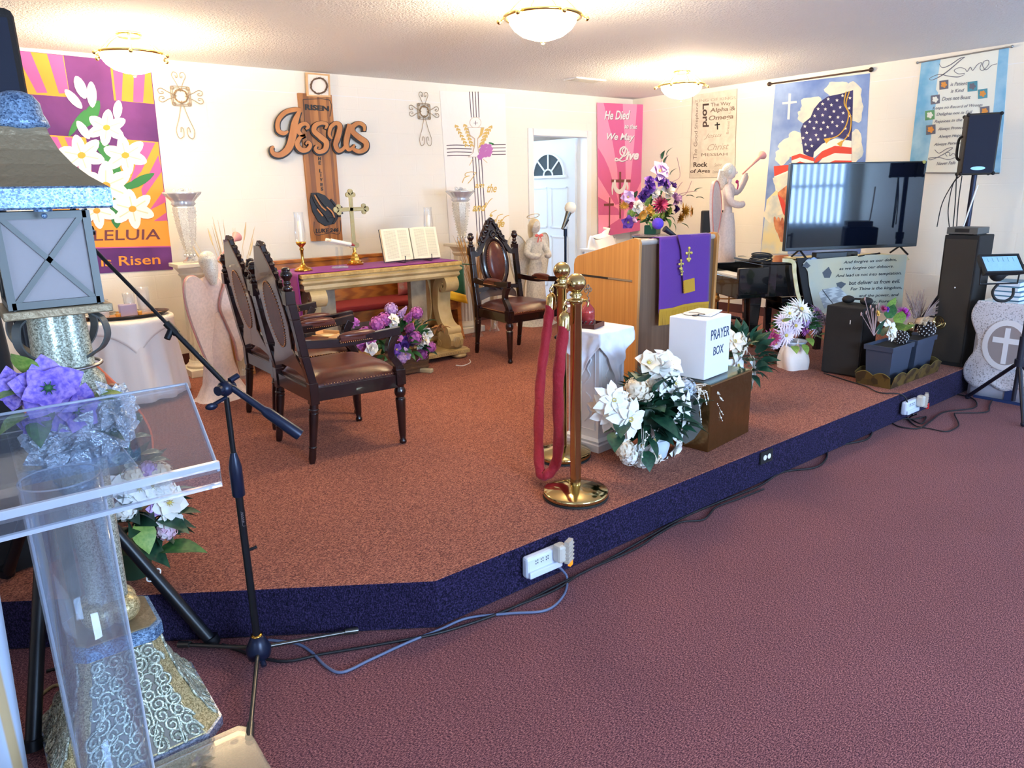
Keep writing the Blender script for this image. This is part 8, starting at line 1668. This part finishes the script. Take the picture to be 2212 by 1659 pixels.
mb = MB(); mb.prism([(X1, -5.30), (-6.72, -5.30), (-6.70, -5.28), (-6.69, -4.64), (-6.71, -4.615), (X1, -4.61)], fn, .012, .03); mb.build('base_plate', clear('base_acrylic', (250, 248, 240), gloss=1.6, haze=.10, hcol=(250, 236, 206)), t, world=True, bevel=.004)
for x, y in ((-6.74, -4.66), (-6.76, -5.25), (-7.4, -4.66), (-7.4, -5.25)): q = MB(); q.cyl((x, y, 0), (x, y, .012), .012); q.build('foot', AC, t, world=True)
# ---- speaker on a tripod, dark cabinet, orange seat, pale curtain
SP = (-7.02, -3.86); t = thing('speaker_stand', (SP[0], SP[1], 0), 'heavy black tripod stand behind the lantern holding the upper left speaker', 'speaker stand')
for x, y, z in ((-6.64, -4.11, .02), (-7.23, -4.31, .02), (-7.2, -3.45, ZS+.02)):
    q = MB(); q.tube([(0, 0, .80), (x-SP[0], y-SP[1], z)], [.02, .022], 10); q.tube([((x-SP[0])*.98, (y-SP[1])*.98, z+.03), (x-SP[0], y-SP[1], z)], .028, 10); q.build('leg', M_ms, t)
mb = MB(); mb.cyl((0, 0, .25), (0, 0, 1.66), .02, n=14); mb.cyl((0, 0, .74), (0, 0, .86), .034, n=14); mb.build('pole', M_ms, t)
a_ = Vector((0, 0, .80)).lerp(Vector((-6.64-SP[0], -4.11-SP[1], .02)), .62); mb = MB(); mb.tube([a_+Vector((.024*cos(k), .012*sin(k), .012*sin(k)+.010*cos(k))) for k in [2*pi*i/16 for i in range(16)]], .003, 6, closed=True); mb.build('white_tie', M_white, t)
p = HY(22, 30, -3.95); t = thing('hanging_speaker', (-7.10, -3.86, 1.66), 'large black speaker high at the upper left corner', 'speaker'); mb = MB(); mb.box2((-7.31, -4.04, 1.66), (p.x, -3.68, p.z)); mb.build('cabinet', M_scarp, t, world=True, bevel=.02); mb = MB(); mb.box2((-7.29, -4.05, 1.69), (p.x-.02, -4.04, p.z-.03)); mb.build('grille', M_dbl, t, world=True)
M_bcl = mat('black_drape', (20, 20, 24), .85, sheen=.2)
mb = MB(); cx, cy = -7.33, -3.16
def bd_(u, v): a = 2*pi*u; k = 1+.03*sin(14*a)*v; s = .28+.03*v; x = max(-1, min(1, 1.35*cos(a)))*s*k; y = max(-1, min(1, 1.35*sin(a)))*s*.8*k; return Vector((cx+x, cy+y, 1.27-v*(1.27-ZS-.004)))
mb.grid(bd_, 90, 6); mb.prism([(cx+max(-1, min(1, 1.35*cos(a)))*.28, cy+max(-1, min(1, 1.35*sin(a)))*.224) for a in [2*pi*i/40 for i in range(40)]], fn, 1.26, 1.272); one(mb, 'draped_cabinet', M_bcl, (cx, cy, ZS), 'waist-high cabinet under a pleated black drape at the left edge', 'cabinet')
M_org = mat('orange_upholstery', (240, 104, 40), .7, sheen=.2); M_wal = mat('walnut_shell', (112, 62, 36), .4, col2=(90, 46, 26), nscale=9, kind='wave', stretch=(1, 1, .2))
t = thing('orange_settee', (-6.76, -2.6, ZS), 'low settee with bright orange padding and a walnut end, behind the lantern', 'settee')
mb = MB(); prf = [(-7.02, .56), (-6.82, .56), (-6.70, .80), (-6.665, .835), (-6.655, .80), (-6.76, .52), (-7.02, .50)]; mb.prism(prf, lambda u, v, d: Vector((u, d, v)), -3.20, -1.95); mb.build('padding', M_org, t, world=True, bevel=.01)
mb = MB(); pe = [tuple(q) for q in smoothpts([(-7.04, .58), (-6.90, .60), (-6.82, .70), (-6.78, .80), (-6.72, .852), (-6.66, .84), (-6.63, .76), (-6.585, .62), (-6.60, .48), (-6.66, .38), (-6.64, .26)], 4)]+[(-6.64, ZS), (-7.04, ZS)]; mb.prism(pe, lambda u, v, d: Vector((u, d, v)), -3.235, -3.20); mb.build('end_panel', M_wal, t, world=True, bevel=.006)
mb = MB(); stroke(mb, [(-6.63, .76), (-6.583, .62), (-6.597, .48), (-6.64, .40)], .008, lambda u, v, d: Vector((u, d, v)), -3.238, -3.198, 5); mb.build('orange_piping', M_org, t, world=True)
mb = MB(); mb.prism([(-6.74, ZS), (-6.66, ZS), (-6.62, .5), (-6.66, .8), (-6.68, .8), (-6.70, .5)], lambda u, v, d: Vector((u, d, v)), -3.20, -1.95); mb.build('back_shell', M_wal, t, world=True)
q = MB(); q.prism(pe, lambda u, v, d: Vector((u, d, v)), -1.95, -1.915); q.build('end_panel', M_wal, t, world=True)
# pale curtain stand at far left
mb = MB(); mb.grid(lambda u, v: Vector((-7.95+.70*u+.04*v*(u > .9), -4.50+.02*sin(u*38), .02+.86*v)), 60, 4); one(mb, 'pale_curtain', mat('pale_stripe_cloth', (196, 214, 240), .7, col2=(206, 180, 136), nscale=5, kind='wave', stretch=(1, .1, .02), lo=.6, hi=.8), (-7.6, -4.5, .02), 'pale striped cloth hanging at the lower left edge', 'curtain', solid=.004)
mb = MB(); mb.box2((-7.97, -4.52, .88), (-7.2, -4.48, .90)); mb.box2((-7.97, -4.51, 0), (-7.95, -4.49, .88)); one(mb, 'cloth_rail', M_steel, (-7.6, -4.5, 0), 'steel rail the pale striped cloth hangs from', 'rail')
cable([HZ(90, 1500, .006), HZ(120, 1480, .006), HZ(150, 1490, .006), HZ(110, 1530, .006), HZ(140, 1545, .006), HZ(90, 1560, .006)], .006, mat('tan_cord', (150, 130, 90), .7), 'tan_cord', 'tan cord coiled on the floor left of the lantern base')
cable([HZ(100, 1450, .006), HZ(130, 1440, .006), HZ(145, 1425, .006)], .006, M_cblk, 'plug_lead', 'short black plug lead on the floor at the left edge')
